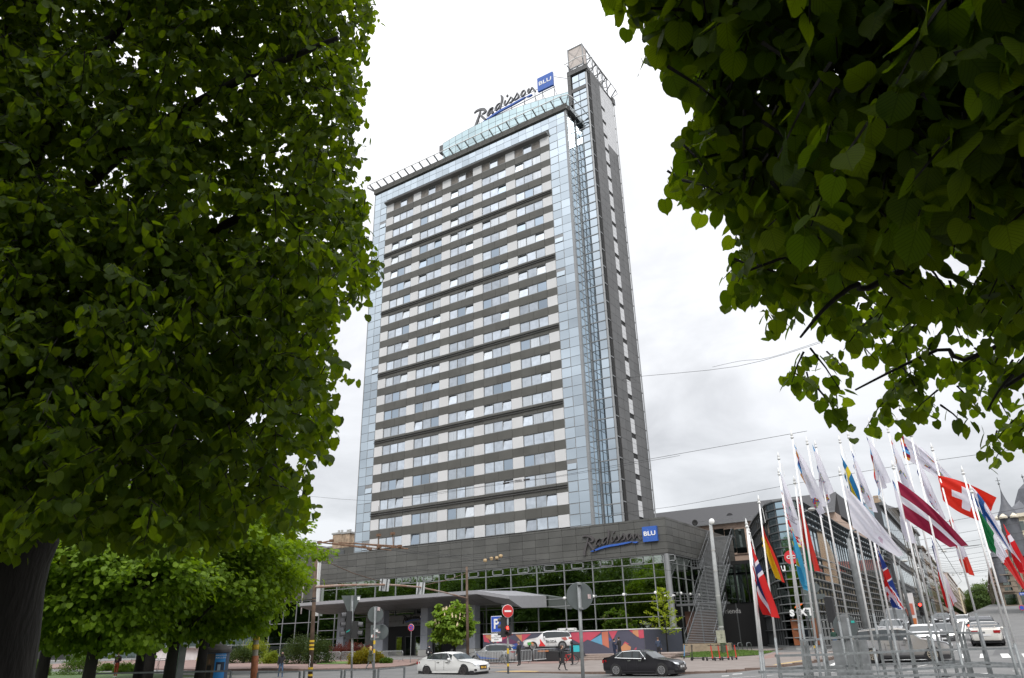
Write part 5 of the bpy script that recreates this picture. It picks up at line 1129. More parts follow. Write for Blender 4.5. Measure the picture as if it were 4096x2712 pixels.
PG_ = 'flagpoles in the galvanised base frame'
for (t, j, dep, lb) in poles:
    T = Vector(odv(t, dep)); J = Vector(odv(j, dep)); d = (J-T).normalized(); B = J+d*((J.z)/-d.z) if d.z < -.1 else J
    POLW = mat('pole_white', (.88, .88, .88), .45); o = empty('flagpole', label=lb, cat='flagpole', group=PG_); b = MB(); r0 = .031
    b.tube([J, T], [r0, r0*.72], 10); b.build('mast', POLW, o, smooth=True)
    b = MB(); b.tube([B, J], [.040, .038], 8); b.build('lower_sleeve', FRM, o, smooth=True)
    b = MB(); b.lathe([(.001, .0), (.045, .0), (.055, .03), (.03, .05), (.03, .08), (.045, .1), (.02, .17), (.004, .26)], (T.x, T.y, T.z), 10); b.build('cap', WHITE, o, smooth=True)
    b = MB(); b.tube([T+Vector((.07, -.02, -.15)), T+Vector((.10, -.03, -.6))], .008, 4); b.build('halyard', WHITE, o)
def frame_bar(pts, dep, w_=.06):
    P = [Vector(odv(p, dd)) for p, dd in zip(pts, dep)]
    for a, e in zip(P[:-1], P[1:]): b = MB(); b.bar(a, e, w_, .055); b.build('rail', FRM, fb)
for pts, dep in (([d6(340, 1138), d6(1400, 1118), d7(40, 1128), d7(960, 1072), d7(1500, 1045), (4200, 2668)], (17, 17.6, 17.6, 18.4, 19, 20)),
        ([d6(600, 880), d6(1400, 862), d7(40, 828), d7(900, 790), d7(2210, 760)], (18.2, 18.8, 18.8, 19.4, 20.5)),
        ([d6(990, 640), d6(1600, 596), d7(10, 560), d7(880, 522), d7(1740, 515)], (19.8, 20.3, 20.3, 21, 21.5)),
        ([d6(400, 1085), d6(1330, 1060), d7(20, 1022), d7(980, 1000), d7(2368, 1010)], (20, 20.6, 20.6, 21.2, 22)),
        ([d6(640, 1085), d6(1500, 1075), d6(1860, 1035), d7(420, 1012), d7(1300, 970), d7(2368, 1030)], (21, 21.6, 22, 22, 22.6, 23)),
        ([d7(-900, 1225), d7(300, 1200), d7(1100, 1175), d7(2400, 1225)], (17, 17.5, 18, 19)), ([d7(-1500, 1200), d7(-500, 1225)], (19, 19.5)),
        ([d7(1000, 1005), d7(1110, 1040), d7(1700, 985), d7(2368, 1018)], (19, 19.6, 20, 20.6)), ([d7(1090, 1205), d7(1380, 1165), d7(2300, 1200)], (18, 18.5, 19))):
    frame_bar(pts, dep)
for (p, dd) in (((d6(1010, 640)), 19.8), (d6(1060, 650), 20.1), (d6(1095, 650), 20.5), (d6(1360, 640), 20.5), (d6(1690, 600), 20.4), (d6(1830, 620), 20.2), (d6(1880, 610), 20.5), (d7(60, 560), 20.5), (d7(250, 590), 20.8), (d7(310, 580), 21), (d7(545, 545), 21), (d7(980, 520), 21), (d7(1160, 520), 21.2), (d7(1340, 520), 21.3), (d7(1400, 515), 21.4), (d7(1660, 515), 21.6), (d7(1720, 780), 20.2), (d7(2160, 765), 20.6), (d7(1220, 790), 20), (d7(1300, 1050), 19.5), (d6(640, 890), 18.5), (d6(1390, 860), 19), (d7(840, 560), 20.6)):
    T = Vector(odv(p, dd)); b = MB(); b.bar((T.x, T.y, 0), T, .062, .062, up=(0, 1, 0)); b.build('post', FRM, fb)
# ---- cloth
def clothmat(name, rough=.75):
    m = bpy.data.materials.new(name); m.use_nodes = True; t = m.node_tree; t.nodes.clear(); n = t.nodes.new; l = t.links.new
    o = n('ShaderNodeOutputMaterial'); a = n('ShaderNodeVertexColor'); a.layer_name = 'dye'; d = n('ShaderNodeBsdfPrincipled'); d.inputs['Roughness'].default_value = rough; d.inputs['Specular IOR Level'].default_value = .25
    d.inputs['Sheen Weight'].default_value = .2; tr = n('ShaderNodeBsdfTranslucent'); ms = n('ShaderNodeMixShader'); ms.inputs[0].default_value = .4
    l(a.outputs[0], d.inputs['Base Color']); l(a.outputs[0], tr.inputs[0]); l(d.outputs[0], ms.inputs[1]); l(tr.outputs[0], ms.inputs[2]); l(ms.outputs[0], o.inputs[0]); return m
CLOTH = clothmat('flag_cloth')
Wc = (.74, .73, .80); RD = (.60, .02, .02); BL = (.03, .07, .28); NV = (.02, .035, .14)
def d_norway(u, v):
    if abs(u-.36) < .045 or abs(v-.5) < .065: return NV
    if abs(u-.36) < .09 or abs(v-.5) < .13: return Wc
    return RD
def d_germany(u, v): return (.01, .01, .01) if v > .9 else (.62, .03, .015) if v > .55 else (.72, .48, .02)
def d_belarus(u, v):
    if u < .12: return Wc if (int(u*60)+int(v*24)) % 2 else RD
    return (.55, .03, .02) if v > .36 else (.02, .22, .12)
def d_kaz(u, v):
    if u < .1 and int(v*20) % 2: return (.6, .5, .05)
    return (.62, .5, .05) if (u-.5)**2+((v-.5)*.6)**2 < .008 else (.06, .38, .62)
def d_sweden(u, v): return (.70, .55, .03) if abs(u-.36) < .07 or abs(v-.5) < .1 else (.015, .16, .36)
def d_uk(u, v):
    x, y = u-.5, (v-.5)
    if abs(y) < .1 or abs(x) < .06: return RD
    if abs(y) < .17 or abs(x) < .1: return Wc
    s = min(abs(y-x), abs(y+x)); return RD if s < .035 else Wc if s < .1 else (.02, .05, .25)
def d_latvia(u, v): return Wc if abs(v-.5) < .1 else (.27, .015, .05)
def d_swiss(u, v):
    x, y = abs(u-.5), abs(v-.5); return Wc if (x < .09 and y < .32) or (y < .1 and x < .28) else (.68, .03, .015)
def d_canada(u, v):
    if u < .25 or u > .75: return (.68, .04, .02)
    return RD if abs(u-.5)*1.2+abs(v-.5) < .2 else Wc
def d_finland(u, v): return (.02, .10, .32) if abs(u-.34) < .09 or abs(v-.5) < .13 else Wc
def d_italy(u, v): return (.01, .17, .05) if u < .36 else Wc if u < .62 else (.62, .02, .02)
def d_denmark(u, v): return Wc if abs(u-.36) < .07 or abs(v-.5) < .09 else (.62, .015, .02)
def d_czech(u, v): return (.02, .09, .30) if u < .5 and abs(v-.5) < .5-u else Wc if v > .5 else (.62, .02, .02)
def d_check(u, v): return RD if (int(u*8)+int(v*6)) % 2 else Wc
def d_poland(u, v): return Wc if v > .45 else (.60, .02, .03)
def d_ribbon(seed, blob=True):
    def f(u, v):   # plain white cloth with a coloured ribbon along the hoist and loose colour patches
        if u < .13+.05*math.sin(v*5+seed):
            k = int((v+.05*seed)*7) % 5; return [(.66, .30, .04), (.30, .015, .03), (.10, .36, .68), (.03, .05, .25), (.62, .05, .04)][k]
        if blob:
            q = math.sin(u*13+seed)*math.sin(v*9+seed*2)+.3*math.sin(u*31)*math.sin(v*27+seed)
            if .45 < u < .95 and .15 < v < .8 and q > .55: return [(.06, .15, .42), (.55, .05, .05), (.30, .32, .36), (.45, .48, .10)][int(q*20+u*7) % 4]
            if .45 < u < .95 and .15 < v < .8 and q > .45: return (.35, .36, .42)
        return Wc
    return f
def d_hockey(u, v):
    if u < .06: return [(.66, .30, .04), (.30, .015, .03), (.10, .36, .68)][int(v*6) % 3]
    q = ((u-.52)/.07)**2+((v-.62)/.16)**2
    if q < 1: return [(.02, .25, .12), (.10, .25, .60), (.60, .03, .03), (.65, .35, .05)][min(3, max(0, int((v-.46)/.08)))]
    return Wc
def flag(lb, dep, HT, HB, FT, FB, des, wave=.09, bend=(0, 0), n=(44, 30), seed=0, cnt=None, pleat=3):
    """cloth sheet hung between hoist (HT, HB) and fly corners (FT, FB)"""
    A, B_, C_, D_ = [Vector(odv(p, dep+dd)) for p, dd in ((HT, 0), (HB, 0), (FT, -.5), (FB, .35))]; nu, nv = n; b = MB(); cols = []
    nn = (C_-A).cross(B_-A).normalized(); fall = Vector((0, 0, 1))
    for i in range(nu+1):
        for j in range(nv+1):
            u, v = i/nu, j/nv; top = A.lerp(C_, u)+fall*bend[0]*math.sin(math.pi*u); bot = B_.lerp(D_, u)+fall*bend[1]*math.sin(math.pi*u)
            p = bot.lerp(top, v); am = wave*(.25+u)*(1-.3*v); p = p+nn*am*(math.sin(pleat*math.pi*v*1.3+2.2*u+seed)+.5*math.sin(7*u+3*v+seed*1.7))+nn*.03*math.sin(17*v+9*u+seed)
            b.v.append(tuple(p))
    for i in range(nu):
        for j in range(nv): a = i*(nv+1)+j; b.f.append((a, a+nv+1, a+nv+2, a+1)); b.m.append(0); cols.append(des((i+.5)/nu, (j+.5)/nv))
    o = b.build('flag', CLOTH, smooth=True, fix=False, label=lb, cat='flag', group=cnt); at_ = o.data.color_attributes.new('dye', 'FLOAT_COLOR', 'CORNER')
    at_.data.foreach_set('color', np.repeat(np.array([(*c, 1) for c in cols]), 4, axis=0).ravel()); return o
GF = 'flags on the poles'
F = lambda *a, **k: flag(*a, cnt=GF, **k)
F('norwegian flag, red with a blue and white cross, hanging limp from the leftmost pole', 19, e3(478, 655), e3(528, 1165), c6(1048, 1075), c6(925, 1040), d_norway, bend=(.02, -.1), wave=.12)
F('german flag in red and gold hanging from the second pole', 20.5, e3(630, 440), e3(622, 728), e3(915, 1200), e3(785, 1130), d_germany, wave=.1, bend=(.1, 0))
fh = F('white hockey flag with an oval emblem of coloured stripes and lettering', 21.5, f1(445, 600), f1(475, 935), f1(690, 1345), f1(600, 1280), d_hockey, bend=(.25, 0))
F('small red and white checked flag peeping out under the white hockey flag', 22, e3(880, 190), e3(908, 345), e3(1165, 800), e3(1095, 700), d_check, bend=(-.25, -.1))
F('red and green flag with a patterned hoist hanging full length beside the white hockey flag', 20, e3(1077, 112), e3(1080, 290), e3(1330, 1050), e3(1205, 1045), d_belarus, bend=(.05, -.05))
F('sky blue flag with yellow ornament hanging low between the red-green flag and the german one', 20.5, e3(1000, 480), e3(1010, 790), e3(1190, 1200), e3(1155, 1290), d_kaz, bend=(0, 0))
F('white flag with a striped hoist and colour patches, left of its near twin', 19.6, f1(592, 325), f1(655, 650), f1(915, 960), f1(865, 1100), d_ribbon(1), bend=(.15, -.1))
F('long white flag hanging straight beside its near twin, grey patches near the end', 22, f1(785, 318), f1(865, 690), f1(985, 830), f1(900, 1000), d_ribbon(2.5), bend=(.1, 0))
F('swedish flag, blue with a yellow cross', 22, f1(1080, 425), f1(1145, 780), f1(1330, 1020), f1(1375, 1225), d_sweden, bend=(.15, -.05))
F('narrow white flag with small colour patches right of the swedish flag', 21, f1(1190, 380), f1(1230, 640), f1(1448, 1045), f1(1385, 1020), d_ribbon(4), bend=(.1, -.05))
F('large plain white flag blown out in a long point over the dark modern block', 19.2, f1(1115, 760), f1(1205, 1200), c7(650, 552), c7(605, 570), lambda u, v: (.52, .40, .50) if (u-.62)**2*6+(v-.3)**2 < .012 else Wc, bend=(.12, -.05), pleat=1.5, wave=.07)
F('wide white flag with a grey sketch-like patch under the hanging leaves', 22, f1(1355, 250), f1(1470, 865), f2(150, 725), f1(1490, 825), d_ribbon(6), bend=(.2, 0))
F('british flag hanging in folds from the short pole', 19.8, c7(425, 470), c7(452, 640), c7(632, 1005), c7(560, 985), d_uk, bend=(.1, -.1))
F('white flag with an orange and red hoist high above the latvian flag', 21.5, f2(170, 270), f2(235, 640), f2(395, 835), f2(340, 800), d_ribbon(8), bend=(.15, 0))
F('long white flag with a bright coloured patch, its end lying over the swiss flag', 22, f2(250, 225), f2(305, 475), f2(845, 722), f2(715, 725), d_ribbon(.2), bend=(.25, .05), wave=.12)
F('narrow white flag with blue and red at the hoist, between the latvian and swiss flags', 19.3, f2(400, 385), f2(472, 735), f2(720, 1120), f2(640, 1010), d_ribbon(3.1), bend=(.1, 0))
F('latvian flag, carmine with a white stripe, flying in a long curve', 19.1, f2(232, 712), f2(318, 1105), f2(980, 1390), f2(790, 1405), d_latvia, bend=(.18, -.02), pleat=1.6, wave=.08)
F('white flag hanging straight down behind the latvian flag', 21.7, f2(185, 685), f2(270, 1050), f2(405, 1370), f2(340, 1345), d_ribbon(5.2, False), bend=(.05, 0))
F('swiss flag, bright red with a white cross, flying wide', 20.5, f2(655, 660), f2(716, 925), f2(1275, 885), f2(1160, 1140), d_swiss, bend=(.12, -.12), pleat=1.6, wave=.12, n=(50, 40))
F('orange-red and white flag hanging below the swiss flag', 20.9, f2(765, 985), f2(790, 1200), c7(1215, 725), c7(1150, 695), d_canada, bend=(.05, 0))
F('finnish flag, white with a blue cross, behind the italian flag', 19.6, f2(985, 750), f2(1020, 1000), f2(1445, 1480), f2(1380, 1420), d_finland, bend=(.35, .0))
F('italian flag in green, white and red at the right edge', 18.7, c7(1240, 140), c7(1325, 480), c7(1700, 900), c7(1570, 770), d_italy, bend=(.1, .12), pleat=1.3)
F('red flag with a white cross hanging at the right edge behind the italian flag', 21.5, c7(1470, 290), c7(1505, 450), c7(1660, 660), c7(1610, 710), d_denmark, bend=(.05, 0))
F('czech flag with its blue wedge hanging limp down the street axis', 22, c7(880, 405), c7(888, 520), c7(1035, 1005), c7(1005, 985), d_czech, bend=(.05, 0), wave=.05)
F('white and red flag hanging right beside the czech flag', 22.4, c7(945, 660), c7(965, 730), c7(1075, 940), c7(1025, 995), d_poland, bend=(.1, 0), wave=.05)
# lettering printed on the hockey flag
TXT = mat('flag_print', (.05, .05, .06), .8)
A = Vector(odv(e3(955, 400), 21.25)); B2 = Vector(odv(e3(1040, 470), 21.25))
text('lettering', 'ICE HOCKEY\nWORLD\nCHAMPIONSHIP', .062, TXT, fh, face_m(Vector(odv(e3(995, 395), 20.9)), odv(e3(1050, 400), 20.9)-odv(e3(958, 318), 20.9), odv(e3(1020, 300), 20.9)-odv(e3(985, 460), 20.9)), ext=.002)
# ================================================================== vehicles
TYRE = mat('tyre', (.018, .018, .018), .85); RIM = mat('alloy_rim', (.42, .42, .43), .35, metal=.7); RIMD = mat('dark_rim', (.12, .11, .11), .4, metal=.6); CGL = mat('car_glass', (.035, .042, .045), .05, spec=.55); CHR = mat('chrome', (.7, .7, .7), .15, metal=1.)
LMP = mat('lamp_glass', (.6, .62, .65), .1, spec=1.); RLMP = mat('tail_lamp', (.32, .01, .012), .2); PLT = mat('plate_white', (.65, .65, .65), .5); ONL = mat('headlight_lit', (.9, .9, .85), .3, emit=(1, .95, .85), es=5.); BRK_L = mat('brake_lit', (.8, .05, .03), .3, emit=(1, .06, .02), es=4.); TRIM = mat('black_trim', (.02, .02, .022), .6)
def paint(n_, c, metal=.1): return mat('paint_'+n_, c, .22, metal=metal, spec=.6)
SEDAN = dict(L=4.9, W=1.86, st=[(-1, .36, .70, .70, .72), (-.985, .30, .92, .93, .86), (-.93, .27, 1.02, 1.04, .93), (-.80, .24, 1.04, 1.08, .97), (-.62, .22, 1.02, 1.26, .99), (-.42, .21, .99, 1.41, 1.), (-.15, .2, .97, 1.46, 1.), (.05, .2, .955, 1.45, 1.), (.22, .2, .94, 1.34, 1.), (.43, .2, .93, 1.0, 1.), (.55, .2, .90, .93, .99), (.80, .21, .83, .86, .96), (.93, .24, .72, .76, .88), (.985, .28, .60, .64, .78), (1, .34, .5, .5, .68)], gl=(3, 9), wx=(-.60, .62), wr=.34)
SUV = dict(L=4.65, W=1.88, st=[(-1, .42, .9, .9, .78), (-.985, .36, 1.08, 1.14, .88), (-.93, .32, 1.12, 1.42, .94), (-.84, .3, 1.12, 1.58, .97), (-.6, .28, 1.1, 1.64, .99), (-.3, .27, 1.07, 1.68, 1.), (0, .26, 1.05, 1.67, 1.), (.18, .26, 1.03, 1.58, 1.), (.42, .26, 1.02, 1.12, 1.), (.55, .26, 1.0, 1.05, .99), (.80, .28, .95, .98, .96), (.93, .31, .84, .90, .90), (.985, .34, .70, .74, .82), (1, .4, .56, .56, .72)], gl=(1, 8), wx=(-.60, .60), wr=.36)
VAN = dict(L=5.0, W=2.0, st=[(-1, .4, 1.0, 1.0, .92), (-.99, .36, 1.15, 2.0, .97), (-.9, .32, 1.15, 2.2, .99), (-.4, .3, 1.15, 2.25, 1.), (.3, .3, 1.15, 2.22, 1.), (.5, .3, 1.12, 2.0, 1.), (.75, .3, 1.08, 1.25, .99), (.9, .32, .98, 1.05, .95), (.985, .36, .75, .8, .85), (1, .42, .55, .55, .75)], gl=(1, 6), wx=(-.62, .64), wr=.34)
def car(label, P, heading, kind, pm, scale=1., rim=None, plate=None, lit=None, brake=False, decal=None, name='car', group=None, chrome=False, grille=True, cat='car', letters=None):
    k = kind; L2 = k['L']/2; W2 = k['W']/2; root = empty(name, P, heading, label=label, cat=cat, group=group); root.scale = (scale,)*3
    body_ = MB(); gl = MB(); secs = []
    for (x, zb, zs, zr, ws) in k['st']:
        w_ = W2*ws; hr = zr-zs; wt = w_*(1-.2*min(1, hr/.5)); x *= L2
        secs.append([(0, zb), (w_*.9, zb), (w_*.985, zb+.12), (w_, zb+(zs-zb)*.55), (w_*.965, zs), (wt+.02, zs+hr*.88), (wt*.86, zs+hr*.985), (0, zr+.015)])
    n = len(secs); X = [s[0]*L2 for s in k['st']]; ns = 8; g0, g1 = k['gl']
    def V(i, j, s): y, z = secs[i][j]; return (X[i], s*y, z)
    for s in (-1, 1):
        for i in range(n-1):
            for j in range(ns-1):
                q = [V(i, j, s), V(i+1, j, s), V(i+1, j+1, s), V(i, j+1, s)]
                side = j == 4 and g0 < i < g1-1; scr = j in (5, 6) and (i == g1-1 or i == g0 or (i == g0+1 and kind is SEDAN))
                scr = scr or (kind is SEDAN and j in (5, 6) and i == g1-2 and False)
                (gl if side or scr else body_).add(q, [(0, 1, 2, 3) if s > 0 else (3, 2, 1, 0)])
        for e in (0, n-1): body_.add([V(e, j, s) for j in range(ns)], [tuple(range(ns))])
    o = body_.build('body', pm, root, fix=False); bm = bmesh.new(); bm.from_mesh(o.data); bmesh.ops.remove_doubles(bm, verts=bm.verts, dist=.002); bmesh.ops.recalc_face_normals(bm, faces=bm.faces); bm.to_mesh(o.data); bm.free()
    o.data.polygons.foreach_set('use_smooth', [True]*len(o.data.polygons)); 
    try: o.data.set_sharp_from_angle(angle=R(38))
    except Exception: pass
    gl.build('windows', CGL, root, fix=True)
    # dark floor made low and wide to deepen the shade beneath, arches, pillars
    b = MB(); b.box(-L2*.92, L2*.92, -W2*.93, W2*.93, .13, .34); b.build('underbody', TRIM, root)
    for s in (-1, 1):
        b = MB()
        for i in (g0+2, (g0+g1)//2, g1-2):
            a = V(i, 4, s); e = V(i, 5, s); b.bar((a[0], a[1]*1.003, a[2]), (e[0], e[1]*1.004, e[2]), .09, .03, up=(0, 1, 0))
        b.build('pillar', TRIM if not chrome else TRIM, root)
        if chrome:
            b = MB(); pts_ = [V(i, 4, s) for i in range(g0+1, g1)]; top = [V(i, 5, s) for i in range(g0+(2 if kind is SEDAN else 1), g1-1)]
            b.tube([(p[0], p[1]*1.01, p[2]+.01) for p in pts_], .018, 4); b.tube([(p[0], p[1]*1.012, p[2]) for p in [pts_[0]]+top+[pts_[-1]]], .016, 4); b.build('window_trim', CHR, root)
        b = MB(); y = s*(W2*1.0)
        for xx in (-.02, -.31): b.box(xx*L2-.006, xx*L2+.006, y-.012, y+.006*s, .38, .93)
        b.build('door_seam', TRIM, root)
        for xx in (.07, -.22):
            b = MB(); b.box(xx*L2-.1 if xx > 0 else xx*L2-.1, xx*L2+.1, min(y-.01*s, y+.03*s), max(y-.01*s, y+.03*s), .84, .875); b.build('door_handle', CHR if chrome else pm, root)
        b = MB(); mx_ = X[g1-1]-.12; b.lathe([(.02, -.09), (.09, -.06), (.1, .03), (.05, .08)], (mx_, s*(W2+.10), k['st'][g1][2]+.09), 8); b.build('mirror', pm, root, smooth=True)
        b = MB(); b.box(-L2*.42, L2*.44, min(y*.98, y*1.004), max(y*.98, y*1.004), .22, .30); b.build('sill', TRIM if kind is not SEDAN else pm, root)
    for wxx in k['wx']:
        for s in (-1, 1):
            xx = wxx*L2; r_ = k['wr']; yy = s*(W2-.10)
            b = MB(); b.lathe([(r_+.055, -.06), (r_+.055, .09)], (xx, s*(W2-.075), r_+.01), 22, axis='y'); b.build('wheel_arch', TRIM, root)
            wh = MB(); wh.lathe([(r_*.62, -.12), (r_*.93, -.12), (r_, -.08), (r_, .08), (r_*.93, .12), (r_*.62, .12)], (0, 0, 0), 24, axis='y'); w_o = wh.build('wheel', TYRE, root, smooth='auto', loc=(xx, yy, r_))
            rm = MB(); ro = r_*.68; ys = s*.125; nsp = 10
            for q in range(nsp):
                a = 2*math.pi*q/nsp; a2 = a+.14; a3 = a-.14
                rm.prism([(0, ys, 0), (ro*math.cos(a3), ys, ro*math.sin(a3)), (ro*math.cos(a2), ys, ro*math.sin(a2))], (0, 0, 0), (0, .02*s, 0))
            for q in range(24):
                a = 2*math.pi*q/24; a2 = 2*math.pi*(q+1)/24
                rm.prism([(ro*math.cos(a), ys, ro*math.sin(a)), (ro*math.cos(a2), ys, ro*math.sin(a2)), (ro*.88*math.cos(a2), ys, ro*.88*math.sin(a2)), (ro*.88*math.cos(a), ys, ro*.88*math.sin(a))], (0, 0, 0), (0, .025*s, 0))
            rm.build('rim', rim or RIM, w_o)
            b = MB(); b.lathe([(.01, -.02), (ro, -.02), (ro, .01), (.01, .01)], (0, s*.105, 0), 20, axis='y'); b.build('brake_disc', TRIM, w_o)
    zf = k['st'][-4][2]; xf = X[-3]
    for s in (-1, 1):
        b = MB(); yo = W2*k['st'][-3][4]; hz = k['st'][-3][2]-.06
        b.prism([(xf+.07, s*yo*.99, hz), (xf+.16, s*yo*.55, hz-.06), (xf+.15, s*yo*.55, hz+.05), (X[-4]+.25, s*yo*1.02, hz+.12)], (0, 0, 0), (.03, s*.015, .0)); b.build('headlight', ONL if lit else LMP, root)
        b = MB(); hz = k['st'][1][2]-.12; yo = W2*k['st'][1][4]
        b.box(X[0]-.03, X[0]+.05, s*yo*.55 if s > 0 else -yo*.98, yo*.98 if s > 0 else -yo*.55, hz-.06, hz+.10); b.prism([(X[0], s*yo*.97, hz-.07), (X[0]+.32, s*yo*1.08, hz), (X[0]+.3, s*yo*1.07, hz+.11), (X[0], s*yo*.97, hz+.1)], (0, 0, 0), (0, s*.02, 0)); b.build('tail_light', BRK_L if brake else RLMP, root)
    b = MB(); hz = k['st'][-3][2]; b.box(L2*.965, L2*1.003, -W2*.42, W2*.42, hz-.34, hz-.06); b.build('grille', TRIM, root)
    if chrome or grille:
        b = MB()
        for q in range(5): b.box(L2*1.0, L2*1.008, -W2*.4, W2*.4, hz-.32+q*.055, hz-.31+q*.055)
        b.build('grille_bar', CHR if chrome else ALUD, root, kind='stuff')
    for s in (-1, 1): b = MB(); b.box(L2*.94, L2*.99, s*W2*.68-.16, s*W2*.68+.16, .32, .44); b.build('bumper_intake', TRIM, root)
    for e in (-1, 1):
        xx = e*(L2+.02); zz = .52 if e > 0 else .62; b = MB(); b.box(xx-.012, xx+.012, -.26, .26, zz-.055, zz+.055); po = b.build('number_plate', plate or PLT, root)
        if letters: text('lettering', letters, .11, TRIM, root, face_m((xx+e*.016, 0, zz), (0, e, 0)), ext=.002)
    if kind is not SEDAN:
        for s in (-1, 1): b = MB(); b.tube([(X[3]+.1, s*W2*.66, k['st'][3][3]+.02), (X[5], s*W2*.68, k['st'][5][3]+.05), (X[7]-.1, s*W2*.66, k['st'][7][3]-.02)], .02, 5); b.build('roof_rail', ALU, root)
    return root
def at_g(P, off=0.): return Vector((P[0], P[1], g(P[0], P[1])+off))
car('white sedan with dark spoked wheels driving past, yellow number plate', at_g((-34.9, 45.3)), 0, SEDAN, paint('white', (.72, .72, .71)), 1.1, rim=RIMD, plate=mat('plate_yellow', (.75, .42, .04), .5), letters='14 KFI', chrome=True)
car('dark charcoal sedan with chrome window trim and silver wheels at the kerb', at_g((-20.25, 46.05)), R(-1), SEDAN, paint('charcoal', (.028, .027, .032), .4), 1.03, chrome=True, letters='MD 8')
bs = gnd(c5(215, 1448))
sv_ = car('silver hatchback with blue wave decals and a blue rear window parked behind the barriers', at_g((bs[0], bs[1]+1.2), .12), R(198), SUV, paint('silver', (.42, .42, .43), .5), 1.0)
b = MB(); b.prism([(-1.0, .965, .40), (.9, .965, .42), (1.35, .965, .95), (.9, .965, .62), (0, .965, .5)], (0, 0, 0), (0, .01, 0)); b.prism([(-1.0, -.965, .40), (.9, -.965, .42), (1.2, -.965, 1.0), (.8, -.965, .62), (0, -.965, .5)], (0, 0, 0), (0, -.01, 0)); b.build('blue_decal', mat('decal_blue', (.02, .09, .38), .4), sv_)
b = MB(); b.box(-2.27, -2.2, -.6, .6, 1.18, 1.45); b.build('rear_window_decal', MATS['decal_blue'], sv_)
dk = gnd(c5(420, 1400)); car('grey car half hidden behind the silver hatchback', at_g((dk[0]-.5, dk[1]+6), .3), R(190), SUV, paint('dusty', (.20, .18, .17), .5), 1.02)
# show car on a black ramp
P = ony(c5(800, 1330), 66.); rp = empty('display_ramp', (P[0], 66, g(P[0], 66)+.15), R(0), label='low black ramp that carries the white show car', cat='ramp')
b = MB(); b.prism([(-4.2, -1.7, 0), (3.6, -1.7, 0), (3.2, -1.7, .75), (-3.0, -1.7, 1.15), (-3.6, -1.7, .95)], (0, 0, 0), (0, 3.4, 0)); b.build('ramp_body', TRIM, rp)
b = MB(); b.box(-3.2, -2.2, -1.75, -1.6, .8, .95); b.box(0, 1.2, -1.75, -1.6, .8, .92); b.build('orange_chock', mat('chock', (.5, .2, .08), .6), rp)
sc = car('white show car with green, orange and red graphics raised on a black ramp', Vector((P[0]+.1, 66, g(P[0], 66)+1.08)), R(212), SUV, paint('white2', (.75, .75, .75)), 1.03, name='show_car')
for nm, col, poly in (('green_graphic', (.06, .30, .07), [(1.55, .75), (1.95, .7), (1.85, .45), (1.6, .5)]), ('orange_graphic', (.62, .20, .03), [(1.3, .62), (1.6, .75), (1.5, .42), (1.32, .42)]), ('red_graphic', (.6, .03, .03), [(.85, .35), (.2, .35), (.72, 1.0), (.7, .62)]), ('flower_graphic', (.45, .12, .1), [(-1.6, .8), (-1.3, 1.05), (-1.75, 1.1), (-1.9, .9)])):
    b = MB(); b.prism([(x, .955, z) for x, z in poly], (0, 0, 0), (0, .012, 0)); b.build(nm, mat(nm, col, .4), sc)
text('lettering', 'ŠKODA', .3, TRIM, sc, face_m((-.35, .985, .72), (-1, 0, 0)), ext=.004, bold=.004)
b = MB()
for q in ((1.2, .3, .3), (1.5, -.4, .25)): b.prism([(q[0], q[1], 1.03), (q[0]+q[2], q[1]+.1, .99), (q[0]+q[2]*.6, q[1]+.35, 1.0), (q[0]-.1, q[1]+.25, 1.04)], (0, 0, 0), (0, 0, .012))
b.build('bonnet_graphic', MATS['flower_graphic'], sc)
# side-street traffic
kP = gnd(d7(465, 990)); car('dusty silver estate crossing behind the flag frame', at_g((kP[0]+.0, kP[1]+.9)), R(2), dict(SUV, L=4.75), mat('paint_dusty_silver', (.36, .37, .40), .25, metal=.5, col2=(.40, .36, .31), ns=.7), 1.02, rim=mat('rim_tan', (.35, .31, .25), .4, metal=.4))
a_ = gnd(d7(1800, 735)); car('white sports sedan with a rear spoiler waiting at the lights, seen from behind', at_g((a_[0], a_[1]+2.3)), R(92), SEDAN, paint('cream', (.66, .64, .60)), 1.02, brake=False, name='sports_sedan')
sp = bpy.data.objects[-1] if False else [o for o in scene.objects if o.name == 'sports_sedan'][0]
b = MB(); b.box(-2.35, -2.1, -.75, .75, 1.22, 1.26); b.box(-2.3, -2.15, -.6, -.55, 1.0, 1.24); b.box(-2.3, -2.15, .55, .6, 1.0, 1.24); b.build('spoiler', paint('cream', (.66, .64, .60)), sp)
car('dark hatchback with a lit brake light just ahead of the white sports sedan', at_g((a_[0]-.3, a_[1]+9.5)), R(91), SUV, paint('slate', (.06, .062, .07), .3), 1.0, brake=True)
def street_car(label, p, dep_w, heading, kind, pm, wpx, wid=1.85, lit=None, sc_=1., z=None, **k_):
    """placed by its apparent width: distance = true width x focal length / width in the picture"""
    dep = wid*FPX/wpx; P_ = odv(p, dep); return car(label, (P_[0], P_[1], P_[2] if z is None else z), heading, kind, pm, sc_, lit=lit, **k_)
street_car('white hatchback with bluish lit headlights behind the dusty silver estate', d7(850, 745), 0, R(-86), SEDAN, paint('white3', (.7, .7, .71)), 108, lit=True)
street_car('grey car with one warm headlight lit beside the white hatchback', d7(1130, 715), 0, R(-88), SUV, paint('grey', (.12, .125, .13), .4), 92, lit=True)
street_car('pale silver car behind the flag frame in the left lane', d7(330, 640), 0, R(-88), SUV, paint('pale', (.45, .45, .46), .4), 88, lit=True)
street_car('white off-road car coming down the street with lit headlights', d7(1430, 436), 0, R(-90), SUV, paint('white4', (.75, .75, .75)), 54, lit=True)
street_car('white van following behind the white off-road car', d7(1215, 395), 0, R(-90), VAN, paint('white5', (.72, .72, .72)), 38, wid=2.0, lit=True)
